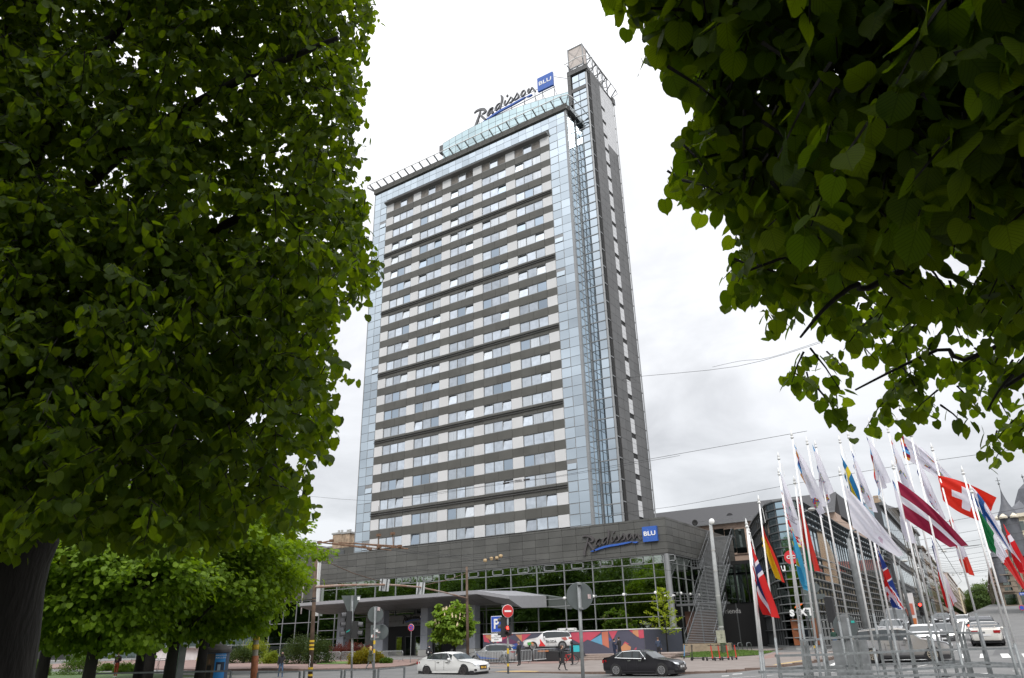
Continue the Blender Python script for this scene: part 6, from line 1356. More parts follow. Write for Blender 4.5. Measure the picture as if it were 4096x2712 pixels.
street_car('dark green estate crossing far down the right side of the street', d7(2200, 385), 0, R(176), SEDAN, paint('green', (.02, .035, .035), .3), 88, wid=4.6)
street_car('dark grey van-like car at the right edge far down the street', d7(2350, 365), 0, R(178), SUV, paint('grey2', (.06, .06, .065), .3), 80, wid=4.4)
street_car('small pale van with red lamps far down the street', d7(1945, 300), 0, R(90), VAN, paint('pale2', (.6, .6, .58)), 22, wid=2.0, brake=True)
street_car('black car parked on the far left side behind the grey car', d7(1100, 400), 0, R(-88), SEDAN, paint('black', (.02, .02, .022), .2), 60)
for i, (x_, y_, w_) in enumerate(((1560, 375, 24), (1590, 350, 18), (1545, 330, 15))): street_car(['first', 'second', 'third'][i]+' of the small dark cars queueing behind the white off-road car', d7(x_, y_), 0, R(-90), SUV, paint('black', (.02, .02, .022)), w_, lit=True, group='cars queueing far down the street')
# dark van on the left lane and a far bus
street_car('dark grey delivery van with a tall windscreen left of the street lights', d7(430, 540), 0, R(-88), VAN, paint('vangrey', (.10, .10, .105), .3), 92, wid=2.05)
def bus(label, p, wpx, brake):
    dep = 2.55*FPX/wpx; P_ = odv(p, dep); r_ = empty('bus', tuple(P_), 0, label=label, cat='bus')
    b = MB(); b.box(-1.27, 1.27, 0, 12, .4, 3.0); b.build('body', mat('bus_body', (.06, .02, .02), .4), r_); b = MB(); b.box(-1.15, 1.15, -.03, 0, 1.5, 2.8); b.build('rear_window', CGL, r_)
    for s in (-1, 1):
        b = MB(); b.box(s*1.05-.12, s*1.05+.12, -.05, -.01, 2.3, 2.7); b.build('tail_light', BRK_L, r_)
        for y in (2, 9): b = MB(); b.lathe([(.01, -.12), (.5, -.12), (.5, .12), (.01, .12)], (0, 0, 0), 16, axis='x') if False else b.tube([(s*1.0, y, .5), (s*1.28, y, .5)], .48, 16); b.build('wheel', TYRE, r_)
bus('dark red trolleybus seen from behind far down the street', d7(1940, 275), 28, True)
# ================================================================== people
SKIN = mat('skin', (.42, .26, .19), .6); HAIRD = mat('hair_dark', (.02, .015, .012), .7); HAIRB = mat('hair_blond', (.48, .32, .14), .7)
def person(label, P, face, H, top, legs, shoes=(.02, .02, .02), hair=HAIRD, coat=0., pose='stand', stride=.0, arms=(0, 0), extra=None, hood=False, skirt=False, lean=0., longhair=False, mask=False, sit=False):
    """body skinned over a skeleton; local +x is the way the figure faces"""
    root = empty('person', P, face, label=label, cat='person'); s = H/1.75
    def J(x, y, z): return Vector((x+lean*max(0, z-.9), y, z))*s
    hz = .92; st = stride
    hipL = J(0, .09, hz); hipR = J(0, -.09, hz); kL = J(st*.55, .1, .50); kR = J(-st*.25, -.1, .49); fL = J(st*.9, .1, .08); fR = J(-st*.95, -.1, .10+abs(st)*.12)
    shL = J(.0, .19, 1.42); shR = J(.0, -.19, 1.42); aL, aR = arms
    def arm(sh, sd, a):
        if a == 0: return sh+Vector((.03, sd*.05, -.30))*s, sh+Vector((.06+st*.2*sd, sd*.05, -.56))*s
        if a == 1: return sh+Vector((.04, sd*.07, -.28))*s, sh+Vector((.26, -sd*.04, -.22))*s        # forearm raised in front
        if a == 2: return sh+Vector((-.08, sd*.06, -.28))*s, sh+Vector((.10, sd*.0, -.44))*s         # hand in pocket
        return sh+Vector((.12, sd*.05, -.24))*s, sh+Vector((.30, -sd*.02, .0))*s
    eL, wL = arm(shL, 1, aL); eR, wR = arm(shR, -1, aR)
    nodes = [('pelvis', J(0, 0, .95), .15), ('waist', J(0, 0, 1.12), .135), ('chest', J(0, 0, 1.32), .165), ('neck', J(.01, 0, 1.5), .055), ('head0', J(.03, 0, 1.58), .075), ('head1', J(.03, 0, 1.68), .088),
             ('hipL', hipL, .095), ('kneeL', kL, .062), ('ankL', fL, .045), ('toeL', fL+Vector((.17, 0, -.03))*s, .04), ('hipR', hipR, .095), ('kneeR', kR, .062), ('ankR', fR, .045), ('toeR', fR+Vector((.16, 0, -.04-(.03 if st else 0)))*s, .04),
             ('shL', shL, .075), ('elL', eL, .05), ('wrL', wL, .034), ('haL', wL+(wL-eL).normalized()*.07*s, .035), ('shR', shR, .075), ('elR', eR, .05), ('wrR', wR, .034), ('haR', wR+(wR-eR).normalized()*.07*s, .035)]
    E_ = [(0, 1), (1, 2), (2, 3), (3, 4), (4, 5), (0, 6), (6, 7), (7, 8), (8, 9), (0, 10), (10, 11), (11, 12), (12, 13), (2, 14), (14, 15), (15, 16), (16, 17), (2, 18), (18, 19), (19, 20), (20, 21)]
    me = bpy.data.meshes.new('skel'); me.from_pydata([n_[1] for n_ in nodes], E_, []); tmp = bpy.data.objects.new('skel', me); COL.objects.link(tmp)
    md = tmp.modifiers.new('skin', 'SKIN'); md.use_smooth_shade = True
    for i, n_ in enumerate(nodes): me.skin_vertices[0].data[i].radius = (n_[2]*s*(.72 if n_[0] in ('chest', 'waist', 'pelvis') else 1), n_[2]*s)
    me.skin_vertices[0].data[0].use_root = True; tmp.modifiers.new('sub', 'SUBSURF').levels = 1
    dg = bpy.context.evaluated_depsgraph_get(); m2 = bpy.data.meshes.new_from_object(tmp.evaluated_get(dg)); bpy.data.objects.remove(tmp)
    TM = mat('cloth_%.2f_%.2f_%.2f' % top, top, .85, var=.1, ns=6); LM_ = mat('cloth_%.2f_%.2f_%.2f' % legs, legs, .85, var=.1, ns=6); SM = mat('cloth_%.2f_%.2f_%.2f' % shoes, shoes, .6)
    m2.materials.clear()
    for m_ in (SKIN, TM, LM_, SM): m2.materials.append(m_)
    segm = {0: 1, 1: 1, 2: 1, 3: 0, 4: 0, 5: 2, 6: 2, 7: 2, 8: 3, 9: 2, 10: 2, 11: 2, 12: 3, 13: 1, 14: 1, 15: 1, 16: 0, 17: 1, 18: 1, 19: 1, 20: 0}
    for p in m2.polygons:
        c = p.center; best = 9e9; bi = 0
        for k, (a, b_) in enumerate(E_):
            A = nodes[a][1]; D = nodes[b_][1]-A; t = max(0, min(1, (c-A).dot(D)/D.length_squared)); q = (c-(A+D*t)).length
            if q < best: best = q; bi = k
        mi = segm[bi]
        if bi == 3 and c.z < 1.52*s: mi = 1
        if mi == 1 and c.z < .93*s and bi < 3 and not coat: mi = 2
        p.material_index = mi; p.use_smooth = True
    bo = bpy.data.objects.new('body', m2); COL.objects.link(bo); bo.parent = root
    hd = nodes[5][1]
    if not hood:
        b = MB(); b.lathe([(.02, .11), (.07, .095), (.098, .05), (.104, -.01), (.09, -.06), (.06, -.08)] if not longhair else [(.02, .11), (.07, .095), (.10, .05), (.108, -.02), (.11, -.12), (.12, -.22), (.06, -.26)], (hd.x-.02*s, hd.y, hd.z+.005*s), 12); b.build('hair', hair, root, smooth=True)
        # bare the face
        f = MB(); f.lathe([(.01, -.10), (.05, -.09), (.07, -.03), (.072, .03), (.05, .07), (.01, .08)], (hd.x+.04*s, hd.y, hd.z-.02*s), 10); f.build('face', SKIN, root, smooth=True)
    else:
        b = MB(); b.lathe([(.02, .13), (.08, .11), (.115, .05), (.12, -.03), (.13, -.12), (.09, -.16)], (hd.x-.03*s, hd.y, hd.z), 12); b.build('hood', TM if hood is True else mat('hood', (.015, .015, .018), .8), root, smooth=True)
        f = MB(); f.lathe([(.01, -.10), (.05, -.09), (.07, -.03), (.07, .03), (.05, .06), (.01, .07)], (hd.x+.045*s, hd.y, hd.z-.02*s), 10); f.build('face', SKIN, root, smooth=True)
    b = MB()
    for sd in (-1, 1): b.box(hd.x+.104*s, hd.x+.116*s, hd.y+sd*.03*s-.012, hd.y+sd*.03*s+.012, hd.z-.005, hd.z+.008)
    b.box(hd.x+.1*s, hd.x+.135*s, hd.y-.012, hd.y+.012, hd.z-.04*s, hd.z-.005); b.build('eyes_and_nose', mat('feature', (.2, .1, .08), .6), root)
    if mask: b = MB(); b.lathe([(.02, -.09), (.066, -.07), (.08, -.03), (.07, -.012)], (hd.x+.045*s, hd.y, hd.z-.01*s), 10); b.build('face_mask', mat('mask_%d' % mask, (.5, .6, .65) if mask == 1 else (.02, .02, .02), .8), root, smooth=True)
    for hn, w_, e_ in (('haL', wL, eL), ('haR', wR, eR)):       # fingers
        d = (w_-e_).normalized(); sd = Vector((0, 1, 0)); b = MB(); b0 = w_+d*.085*s
        for q, ln in enumerate((.07, .078, .073, .06)): a = b0+sd*(q-1.5)*.019*s; b.tube([a, a+d*ln*.55*s, a+d*ln*.9*s+Vector((.015, 0, -.01))*s], [.0095*s, .0085*s, .006*s], 5)
        a = w_+d*.03*s+sd*.03*s; b.tube([a, a+(d*.035+sd*.02)*s, a+(d*.065+sd*.022)*s], [.011*s, .010*s, .007*s], 5); b.build('fingers', SKIN, root, smooth=True)
    if coat:
        b = MB(); zt = 1.02*s; zb = (1.02-coat)*s; cx_ = lean*.1; b.lathe([(.17*s, 0), (.185*s, -(coat*.3)*s), (.2*s+coat*.03, -coat*s)], (cx_, 0, zt+.12*s), 14)
        for i, v in enumerate(b.v): b.v[i] = (cx_+(v[0]-cx_)*(.85+abs(st)*.5), v[1]*1.02, v[2])
        b.build('coat_skirt', TM if not skirt else LM_, root, smooth='auto')
    if extra: extra(root, s, dict(wL=wL, wR=wR, hd=hd, sh=shL))
    return root
def bag(root, s, j): b = MB(); b.box(-.25, -.12, -.2*s, .12*s, .95*s, 1.3*s); b.build('backpack', TRIM, root); b = MB(); b.bar((0, .14, 1.45*s), (-.15, .1, 1.2*s), .03); b.build('strap', TRIM, root)
def lanyard(root, s, j): b = MB(); b.box(.115*s, .13*s, -.05, .05, 1.1*s, 1.42*s); b.build('shirt_front', WHITE, root); b = MB(); b.box(.13*s, .14*s, -.015, .015, 1.15*s, 1.42*s); b.build('tie', SIGNB, root)
def shirt(root, s, j): b = MB(); b.box(.115*s, .13*s, -.04, .04, 1.25*s, 1.45*s); b.build('shirt_front', WHITE, root)
def phone(root, s, j): b = MB(); p = j['wR']; b.box(p.x+.05, p.x+.12, p.y-.03, p.y+.04, p.z-.01, p.z+.12); b.build('phone', WHITE, root)
def cube(root, s, j):
    b = MB(); b.box(-.62, -.16, -.24, .24, .98*s, 1.52*s); b.build('delivery_bag', mat('turquoise', (.03, .42, .48), .6), root); b = MB(); b.box(-.64, -.15, -.25, .25, 1.46*s, 1.56*s); b.build('bag_lid', TRIM, root)
    text('lettering', 'wolt', .17, WHITE, root, face_m((-.4, -.25, 1.25*s), (1, 0, 0)), ext=.002); b = MB(); b.box(.11, .14, -.12, .12, 1.0*s, 1.42*s); b.build('jacket_front', MATS['turquoise'], root)
def G_(p, off=.12): return gnd(p, off)
KBK = (.015, .015, .018); JN = (.05, .09, .16)
person('woman in a long black coat walking with a black shoulder bag across the cobbled terrace', G_(c5(945, 1500)), 0, 1.66, KBK, KBK, coat=.62, stride=.28, extra=bag, hair=mat('hair_brown', (.08, .04, .025), .7), lean=.04)
cr = person('cycle courier in a black hood and turquoise jacket with a square turquoise bag', G_(c5(1045, 1448)), R(200), 1.82, (.02, .02, .03), KBK, hood='k', extra=cube, mask=1)
person('man in a black suit with a blue lanyard standing between the parked cars', G_(d4(1690, 845), .3), R(180), 1.8, KBK, KBK, extra=lanyard, hair=mat('hair_grey', (.2, .15, .12), .7), lean=.03)
person('man in a navy suit walking up to the barrier, nearer the dark sedan\'s boot', G_(c5(1448, 1400)), R(60), 1.82, (.012, .02, .05), (.012, .02, .05), extra=shirt, stride=.1, arms=(0, 0))
person('man in a black suit walking just right of the man in navy', G_(c5(1495, 1390), .3), R(170), 1.8, KBK, KBK, extra=shirt, stride=.1, arms=(1, 0))
person('man in a dark blue shirt with a bottle, seen from behind beside the ginkgo tree', G_(c5(1868, 1385)), R(110), 1.78, (.035, .05, .085), KBK, arms=(1, 0), hair=mat('hair_brown', (.08, .04, .025), .7), extra=lambda r_, s, j: MB().tube([(j['wL'].x+.1, j['wL'].y, j['wL'].z), (j['wL'].x+.1, j['wL'].y, j['wL'].z+.22)], .035, 8).build('bottle', WHITE, r_))
person('blonde woman in an olive parka striding along the kerb', G_(c4(1015, 1490)), R(20), 1.72, (.055, .06, .03), (.13, .14, .15), hair=HAIRB, longhair=True, stride=.3, coat=.5, arms=(1, 1))
person('pedestrian in a black jacket, mask and jeans at the street corner by the striped pole', gnd(c4(165, 1575)), R(-20), 1.72, KBK, JN, mask=2, longhair=True, arms=(1, 0), stride=.15, extra=bag, hood=False)
person('person with a white face mask and black hoodie crouched behind the white sedan', G_(c4(1575, 1470)), R(-40), 1.7, KBK, KBK, hood=True, mask=1, arms=(1, 1), extra=phone)
person('person in a maroon jacket and rust trousers looking at a phone in the park', gnd(e8(1555, 1050)), R(-60), 1.75, (.045, .02, .03), (.30, .045, .02), shoes=(.6, .6, .58), hair=mat('hair_brown', (.08, .04, .025), .7), arms=(1, 2), extra=phone, stride=.06)
person('person in a dark jacket and jeans waiting with a yellow bag behind the map column', G_(e6(535, 585)), R(-100), 1.8, KBK, JN, arms=(2, 0), shoes=(.6, .6, .6), extra=lambda r_, s, j: MB().box(.0, .1, -.32, -.18, .45, .85).build('yellow_bag', MATS['banner_yellow'], r_))
person('person in a green jacket and jeans walking away along the side street pavement', gnd(c7(98, 1352), .05), R(95), 1.75, (.015, .05, .035), JN, stride=.12, hair=mat('hair_brown', (.08, .04, .025), .7))
person('hooded person sitting by the hedge beside the huge lime trunk', gnd(e8(400, 980)), R(180), 1.5, KBK, KBK, hood=True, arms=(1, 1))
for i, (p, tc_) in enumerate((((1050, 320), (.3, .03, .03)), ((1075, 318), (.35, .3, .3)), ((2185, 255), KBK), ((2225, 250), (.2, .22, .3)), ((2140, 262), (.1, .4, .1)))):
    q = odv(d7(*p), 1.7*FPX/ (46 if i < 2 else 30)/.7); person(['pedestrian in red', 'pedestrian in pale grey', 'pedestrian in black', 'pedestrian in blue grey', 'pedestrian in a bright green vest'][i]+' on the far pavement of the side street', Vector((q[0], q[1], q[2]-.9)), R(90), 1.72, tc_, KBK)
# ================================================================== bicycle and scooters
def ring(b, c, r_, t, n=20, rx=0):
    for k in range(n):
        a0 = 2*math.pi*k/n; a1 = 2*math.pi*(k+1)/n; b.bar((c[0]+r_*math.cos(a0), c[1], c[2]+r_*math.sin(a0)), (c[0]+r_*math.cos(a1), c[1], c[2]+r_*math.sin(a1)), t, t, up=(0, 1, 0))
q = G_(c5(1010, 1440)); bk = empty('bicycle', q, R(12), label='red bicycle held beside the courier with the turquoise bag', cat='bicycle')
for wx in (-.52, .52):
    b = MB(); ring(b, (wx, 0, .34), .33, .035); b.build('tyre', TYRE, bk); b = MB()
    for k in range(8): a = k*math.pi/8; b.bar((wx-.31*math.cos(a), 0, .34-.31*math.sin(a)), (wx+.31*math.cos(a), 0, .34+.31*math.sin(a)), .008)
    b.build('spokes', RIM, bk)
b = MB(); rd = mat('bike_red', (.5, .03, .03), .4)
for a, e in (((-.52, 0, .34), (-.1, 0, .33)), ((-.1, 0, .33), (-.25, 0, .82)), ((-.52, 0, .34), (-.22, 0, .72)), ((-.1, 0, .33), (.36, 0, .78)), ((-.22, 0, .74), (.36, 0, .80)), ((.52, 0, .34), (.36, 0, .92))): b.bar(a, e, .04)
b.build('frame', rd, bk); b = MB(); b.box(-.36, -.14, -.07, .07, .84, .9); b.build('saddle', TRIM, bk); b = MB(); b.bar((.34, -.28, .98), (.34, .28, .98), .03); b.bar((.36, 0, .9), (.34, 0, .98), .03); b.build('handlebar', TRIM, bk)
b = MB(); ring(b, (-.1, .05, .33), .09, .015, 10); b.bar((-.1, .08, .33), (-.02, .08, .2), .02); b.build('crank', RIM, bk)
def scooter(label, P, rz, col, lean=0.):
    s_ = empty('electric_scooter', P, rz, label=label, cat='scooter', group='electric scooters parked on the paving'); s_.rotation_euler = (lean, 0, rz)
    b = MB(); b.box(-.45, .30, -.085, .085, .12, .18); b.build('deck', TRIM, s_)
    for x in (-.52, .46): b = MB(); b.lathe([(.03, -.035), (.12, -.035), (.12, .035), (.03, .035)], (x, 0, .12), 14, axis='y'); b.build('wheel', TYRE, s_)
    b = MB(); b.bar((.44, 0, .16), (.34, 0, 1.12), .07); b.bar((.30, 0, .16), (.44, 0, .22), .08); b.build('stem', mat('scooter_%s' % col[0], col[1], .5), s_)
    b = MB(); b.bar((.34, -.26, 1.14), (.34, .26, 1.14), .045); b.bar((.34, 0, 1.1), (.36, 0, 1.22), .05); b.build('handlebar', TRIM, s_); b = MB(); b.box(-.68, -.5, -.05, .05, .22, .25); b.build('mudguard', TRIM, s_)
RC = ('red', (.55, .05, .03)); 
for i, (x, y, rz_) in enumerate(((497, 1425, 80), (560, 1425, 84), (625, 1422, 78), (697, 1418, 86))):
    scooter(['leftmost of the four', 'second from the left of the four', 'third from the left of the four', 'rightmost of the four'][i]+' red-stemmed electric scooters by the lawn', G_(c6(x, y)), R(rz_), RC)
scooter('black electric scooter seen from the side at the front edge of the lawn', G_(c6(390, 1425)), R(180), ('black', (.02, .02, .02))); scooter('blue electric scooter leaning by the bonnet of the dark sedan', G_(c6(280, 1410)), R(110), ('blue', (.05, .25, .5)), .15)
scooter('black electric scooter standing before the white wall on the far left', G_(e8(2065, 830)), R(170), ('black', (.02, .02, .02)))
# white ramp wall behind that scooter
p0 = G_(e8(1860, 825)); p1 = G_(e8(2900, 800)); wv = empty('white_wall', label='low white rendered wall behind the park trees', cat='wall'); d = Vector((p1[0]-p0[0], p1[1]-p0[1], 0)); 
hh = ony(e8(1880, 668), p0[1])[2]; b = MB(); a = Vector(p0); e = Vector((a.x+24, a.y+1, a.z)); b.prism([(a.x, a.y, a.z-.3), (e.x, e.y, e.z-.3), (e.x, e.y, hh), (a.x+.25, a.y, hh)], (0, 0, 0), (0, .5, 0)); b.build('wall', mat('white_render', (.62, .60, .60), .8, var=.1, ns=1), wv)
b = MB(); b.box(a.x, e.x, a.y-.1, a.y+.6, hh, hh+.08); b.build('coping', CONC, wv)
# ================================================================== crowd barriers and event banner
BARS = mat('barrier_zinc', (.42, .44, .45), .4, metal=.4, var=.1)
def barrier(label, a, e, nb=17, h=1.1):
    A = Vector(a); E2 = Vector(e); d = (E2-A); Lb = Vector((d.x, d.y, 0)).length; r_ = empty('crowd_barrier', A, math.atan2(d.y, d.x), label=label, cat='barrier', group='steel crowd barriers'); sl = (E2.z-A.z)/Lb
    b = MB(); z = lambda x: sl*x
    b.tube([(.05, 0, .2), (.05, 0, h-.1), (.15, 0, h+z(.15)), (Lb-.15, 0, h+z(Lb-.15)), (Lb-.05, 0, h-.1+z(Lb)), (Lb-.05, 0, .2+z(Lb)), (.05, 0, .2)], .03, 6); b.build('frame', BARS, r_, smooth=True)
    for k in range(1, nb+1): x = .05+(Lb-.1)*k/(nb+1); block('bar', r_, x-.016, x+.016, -.016, .016, .2+z(x), h-.01+z(x), BARS)
    for x in (.3, Lb-.3): b = MB(); b.bar((x, 0, .22+z(x)), (x-.12, -.35, z(x)+.02), .03); b.bar((x, 0, .22+z(x)), (x+.12, .35, z(x)+.02), .03); b.build('foot', STEEL, r_)
bl = [('left of the blue-decal hatchback', c4(2010, 1400), c5(120, 1440)), ('beside the rear wheel of the silver hatchback', c5(120, 1440), c5(395, 1440)), ('behind the red traffic light', c5(395, 1442), c5(660, 1425)), ('below the white show car', c5(670, 1418), c5(920, 1400)), ('behind the walking woman in black', c5(925, 1395), c5(1165, 1370)), ('running up the steps', c5(1175, 1365), c5(1420, 1325)), ('behind the two men in suits', c5(1430, 1325), c5(1640, 1305)), ('in front of the dark banner end', c5(1645, 1300), c5(1815, 1295)), ('beside the ginkgo tree', c5(1820, 1292), c5(1960, 1287)), ('reaching the hotel corner', c5(1965, 1285), c5(2080, 1280))]
for nm_, a, e in bl: barrier('steel crowd barrier '+nm_, gnd(a, .14), gnd(e, .14 if 'steps' not in nm_ else .5))
for nm_, a, e in (('left of the tall signpost beside the barberries', c4(590, 1412), c4(735, 1412)), ('behind the graffiti on the signpost', c4(740, 1412), c4(920, 1412)), ('behind the yellow-orange shrub', c4(925, 1410), c4(1120, 1410)), ('right of the signs, in front of the entrance', c4(1125, 1412), c4(1330, 1412)), ('behind the chestnut trunk', c4(1780, 1398), c4(1960, 1398))):
    barrier('steel crowd barrier '+nm_, gnd(a, .14), gnd(e, .14), 19)
pt = [c5(195, 1155), c5(420, 1147), c5(700, 1138), c5(1060, 1127), c5(1410, 1115), c5(1715, 1110)]; yB = 70.5; fc = empty('banner_fence', label='long event fence banner in navy with red, orange and blue triangles before the hotel glass', cat='banner')
zt_ = ony(pt[3], yB)[2]; X0, X1 = ony(pt[0], yB)[0], ony(pt[5], yB)[0]; xs5 = lambda u: X0+(X1-X0)*u; zb_ = .45+g(0, 0)*0; CB = {'n': (.075, .075, .11), 'r': (.50, .07, .11), 'o': (.52, .24, .12), 'p': (.13, .045, .10), 'b': (.12, .32, .48), 'v': (.06, .09, .30), 'c': (.5, .16, .10), 'g': (.03, .2, .15)}
for k in CB: mat('banner_'+k, CB[k], .7, var=.08, ns=1)
block('banner_sheet', fc, X0, X1, yB, yB+.03, zb_, zt_, MATS['banner_n'])
sy = lambda v: zb_+(zt_-zb_)*v
def bx(x): return (x-95)/(1995-95)     # position along the banner, measured on the photograph
def by(x, y): t = 168+(112-168)*bx(x); return 1-(y-t)/(400-t)*1.0
SH = [('r', [(95, 170), (135, 170), (185, 245), (110, 235)]), ('o', [(135, 172), (240, 172), (240, 245), (130, 190)]), ('r', [(240, 172), (490, 165), (270, 250)]), ('p', [(270, 250), (410, 195), (560, 240), (460, 260)]), ('o', [(520, 168), (600, 168), (600, 235)]), ('r', [(590, 165), (715, 160), (605, 235)]), ('v', [(450, 265), (590, 235), (490, 300)]),
      ('r', [(1060, 150), (1530, 135), (1535, 145), (1415, 225), (1380, 215), (1300, 255), (1100, 160)]), ('p', [(1050, 150), (1200, 146), (1200, 200), (1120, 190)]), ('b', [(1415, 225), (1540, 165), (1545, 268)]), ('c', [(1545, 140), (1615, 133), (1615, 300), (1545, 265)]), ('r', [(1620, 133), (1720, 128), (1660, 220)]), ('v', [(1620, 195), (1650, 215), (1620, 235)]), ('r', [(1845, 125), (1995, 118), (1995, 200), (1955, 205)]), ('o', [(1880, 124), (1940, 120), (1940, 190), (1925, 188), (1880, 155)]),
      ('r', [(1765, 265), (1790, 235), (1835, 262)]), ('o', [(1740, 290), (1790, 250), (1850, 290), (1830, 360), (1760, 375)]), ('r', [(1850, 345), (1905, 290), (1905, 340)]), ('b', [(1180, 370), (1250, 350), (1250, 395), (1180, 395)]), ('o', [(690, 395), (800, 385), (780, 400), (690, 400)]), ('v', [(900, 385), (1100, 365), (1100, 375), (900, 392)]), ('g', [(1260, 380), (1330, 398), (1260, 398)])]
for i, (c, poly) in enumerate(SH): b = MB(); b.prism([(xs5(bx(x)), yB-.012-.002*(i % 5), sy(max(0.01, min(.99, by(x, y))))) for x, y in poly], (0, 0, 0), (0, .008, 0)); b.build('printed_shape', MATS['banner_'+c], fc)
b = MB(); b.bar((X0, yB-.02, zt_+.03), (X1, yB-.02, zt_+.03), .07)
b.build('top_rail', WHITE, fc)
for k in range(8): x = X0+(X1-X0)*k/7; block('fence_post', fc, x-.03, x+.03, yB+.04, yB+.1, zb_-.3, zt_, STEEL)
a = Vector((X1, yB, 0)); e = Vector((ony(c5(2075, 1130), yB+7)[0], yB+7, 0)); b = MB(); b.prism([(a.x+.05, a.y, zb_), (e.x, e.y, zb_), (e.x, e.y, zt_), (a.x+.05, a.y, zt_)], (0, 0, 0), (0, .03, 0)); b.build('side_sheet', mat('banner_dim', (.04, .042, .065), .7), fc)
b = MB(); b.prism([(a.x+(e.x-a.x)*.1, a.y+.6, zt_-.1), (a.x+(e.x-a.x)*.45, a.y+3.1, zt_-.1), (a.x+(e.x-a.x)*.28, a.y+1.9, zt_-1.2)], (0, 0, 0), (0, -.02, 0)); b.build('printed_shape', MATS['banner_p'], fc); b = MB(); b.bar((a.x, a.y, zt_+.03), (e.x, e.y, zt_+.03), .06); b.build('top_rail', WHITE, fc)
# bike stands by the corner
for i, x in enumerate((585, 670, 748, 822)):
    q = gnd(c6(x, 1352), .05); r_ = empty('bike_stand', q, R(70), label='bent steel bicycle stand, %s from the left by the staircase' % ('first', 'second', 'third', 'fourth')[i], cat='bike stand', group='bicycle stands by the staircase'); b = MB(); b.tube([(-.38, 0, 0), (-.38, 0, .75), (-.28, 0, .9), (.28, 0, .9), (.38, 0, .75), (.38, 0, 0)], .035, 8); b.build('hoop', STEEL, r_, smooth=True)
# ================================================================== poles, signs, lights
RUSTP = mat('rusty_pole', (.10, .065, .045), .85, var=.35, ns=3); POLEG = mat('grey_pole', (.19, .2, .205), .55, metal=.2, var=.2, ns=4); YEL = mat('yellow_band', (.6, .4, .03), .7); SGNB = mat('sign_back', (.10, .115, .117), .5, metal=.3, var=.1, ns=3)
def pole(name, label, cat, foot, topz_px, r0, r1, m, dep=None):
    B = gnd(foot) if dep is None else Vector((*odv(foot, dep)[:2], 0)); T_ = ony(topz_px, B.y); r_ = empty(name, B, label=label, cat=cat); H = T_[2]-B.z; tx = T_[0]-B.x
    b = MB(); b.tube([(0, 0, -.1), (tx, 0, H)], [r0, r1], 12); b.build('pole', m, r_, smooth=True); return r_, H, tx
# brown tram pole with yellow bands
tp, H, tx = pole('tram_pole', 'tall rust-brown tram pole with yellow bands and graffiti at its foot', 'pole', (1239, 2745), c4(513, 340), .15, .105, RUSTP)
for z in (.62, 1.0, 2.1, 2.32, 2.55):
    b = MB(); t = z/H; b.tube([(tx*t, 0, z-.06), (tx*t, 0, z+.06)], .15, 12); b.build('yellow_band', YEL, tp)
for z in (H-.6, H*.62, H*.6): b = MB(); b.tube([(tx*z/H, 0, z-.05), (tx*z/H, 0, z+.05)], .13, 10); b.build('clamp', TRIM, tp)
b = MB()
for q in range(5): b.bar((-.04+.05*(q % 2), -.15, 1.75-q*.14), (.05-.05*(q % 2), -.15, 1.62-q*.14), .02)
b.build('graffiti', WHITE, tp)
tp2, H2, tx2 = pole('tram_pole', 'brown tram pole standing in the crown of the chestnut tree', 'pole', (1872, 2637), c4(1935, 515), .14, .10, RUSTP, dep=62)
# rusty curved arm between them with sign backs
arm = empty('signal_arm', label='rusty curved arm spanning between the two brown tram poles with sign backs hung on it', cat='signal arm'); ysA = tp.location.y; d1 = odv(c4(510, 706), 45.)
pts = [(510, 706), (700, 693), (900, 687), (1060, 684), (1180, 684), (1300, 692), (1480, 706), (1700, 752), (1940, 812)]; dA = Vector((tp.location.x, tp.location.y, 0)).dot(Vector((FWD[0], FWD[1], 0))); dB = Vector((tp2.location.x, tp2.location.y, 0)).dot(Vector((FWD[0], FWD[1], 0)))
zA = ony(c4(510, 706), tp.location.y)
AP = []
for x, y in pts:
    t = (x-510)/(1940-510); yy = tp.location.y*(1-t)+tp2.location.y*t
    # along the straight line between the poles seen from above
    r0 = ray(c4(x, y)); L0 = tp.location; L1 = tp2.location; den = r0[0]*(L1.y-L0.y)-r0[1]*(L1.x-L0.x); s_ = (L0.x*(L1.y-L0.y)-L0.y*(L1.x-L0.x))/den; AP.append(Vector(EYE+r0*s_))
b = MB(); b.tube(AP, [.09, .085, .08, .075, .07, .07, .065, .06, .055], 8); b.build('arm', mat('rusty_arm', (.33, .28, .25), .75, col2=(.24, .11, .06), ns=1.2), arm, smooth=True)
for (x0, y0, x1, y1, bowed) in ((545, 440, 1130, 660, .0), (1530, 688, 1920, 578, 0)):
    r0 = Vector(AP[4] if x0 < 1000 else AP[6]); P_ = []
    for (x, y) in ((x0, y0), (x1, y1)):
        rr_ = ray(c4(x, y)); L0 = tp.location; L1 = tp2.location; den = rr_[0]*(L1.y-L0.y)-rr_[1]*(L1.x-L0.x); s_ = (L0.x*(L1.y-L0.y)-L0.y*(L1.x-L0.x))/den; P_.append(Vector(EYE+rr_*s_))
    b = MB(); b.tube([P_[0], (P_[0]+P_[1])/2+Vector((0, 0, -.12)), P_[1]], .03, 5); b.build('stay', RUSTP, arm)
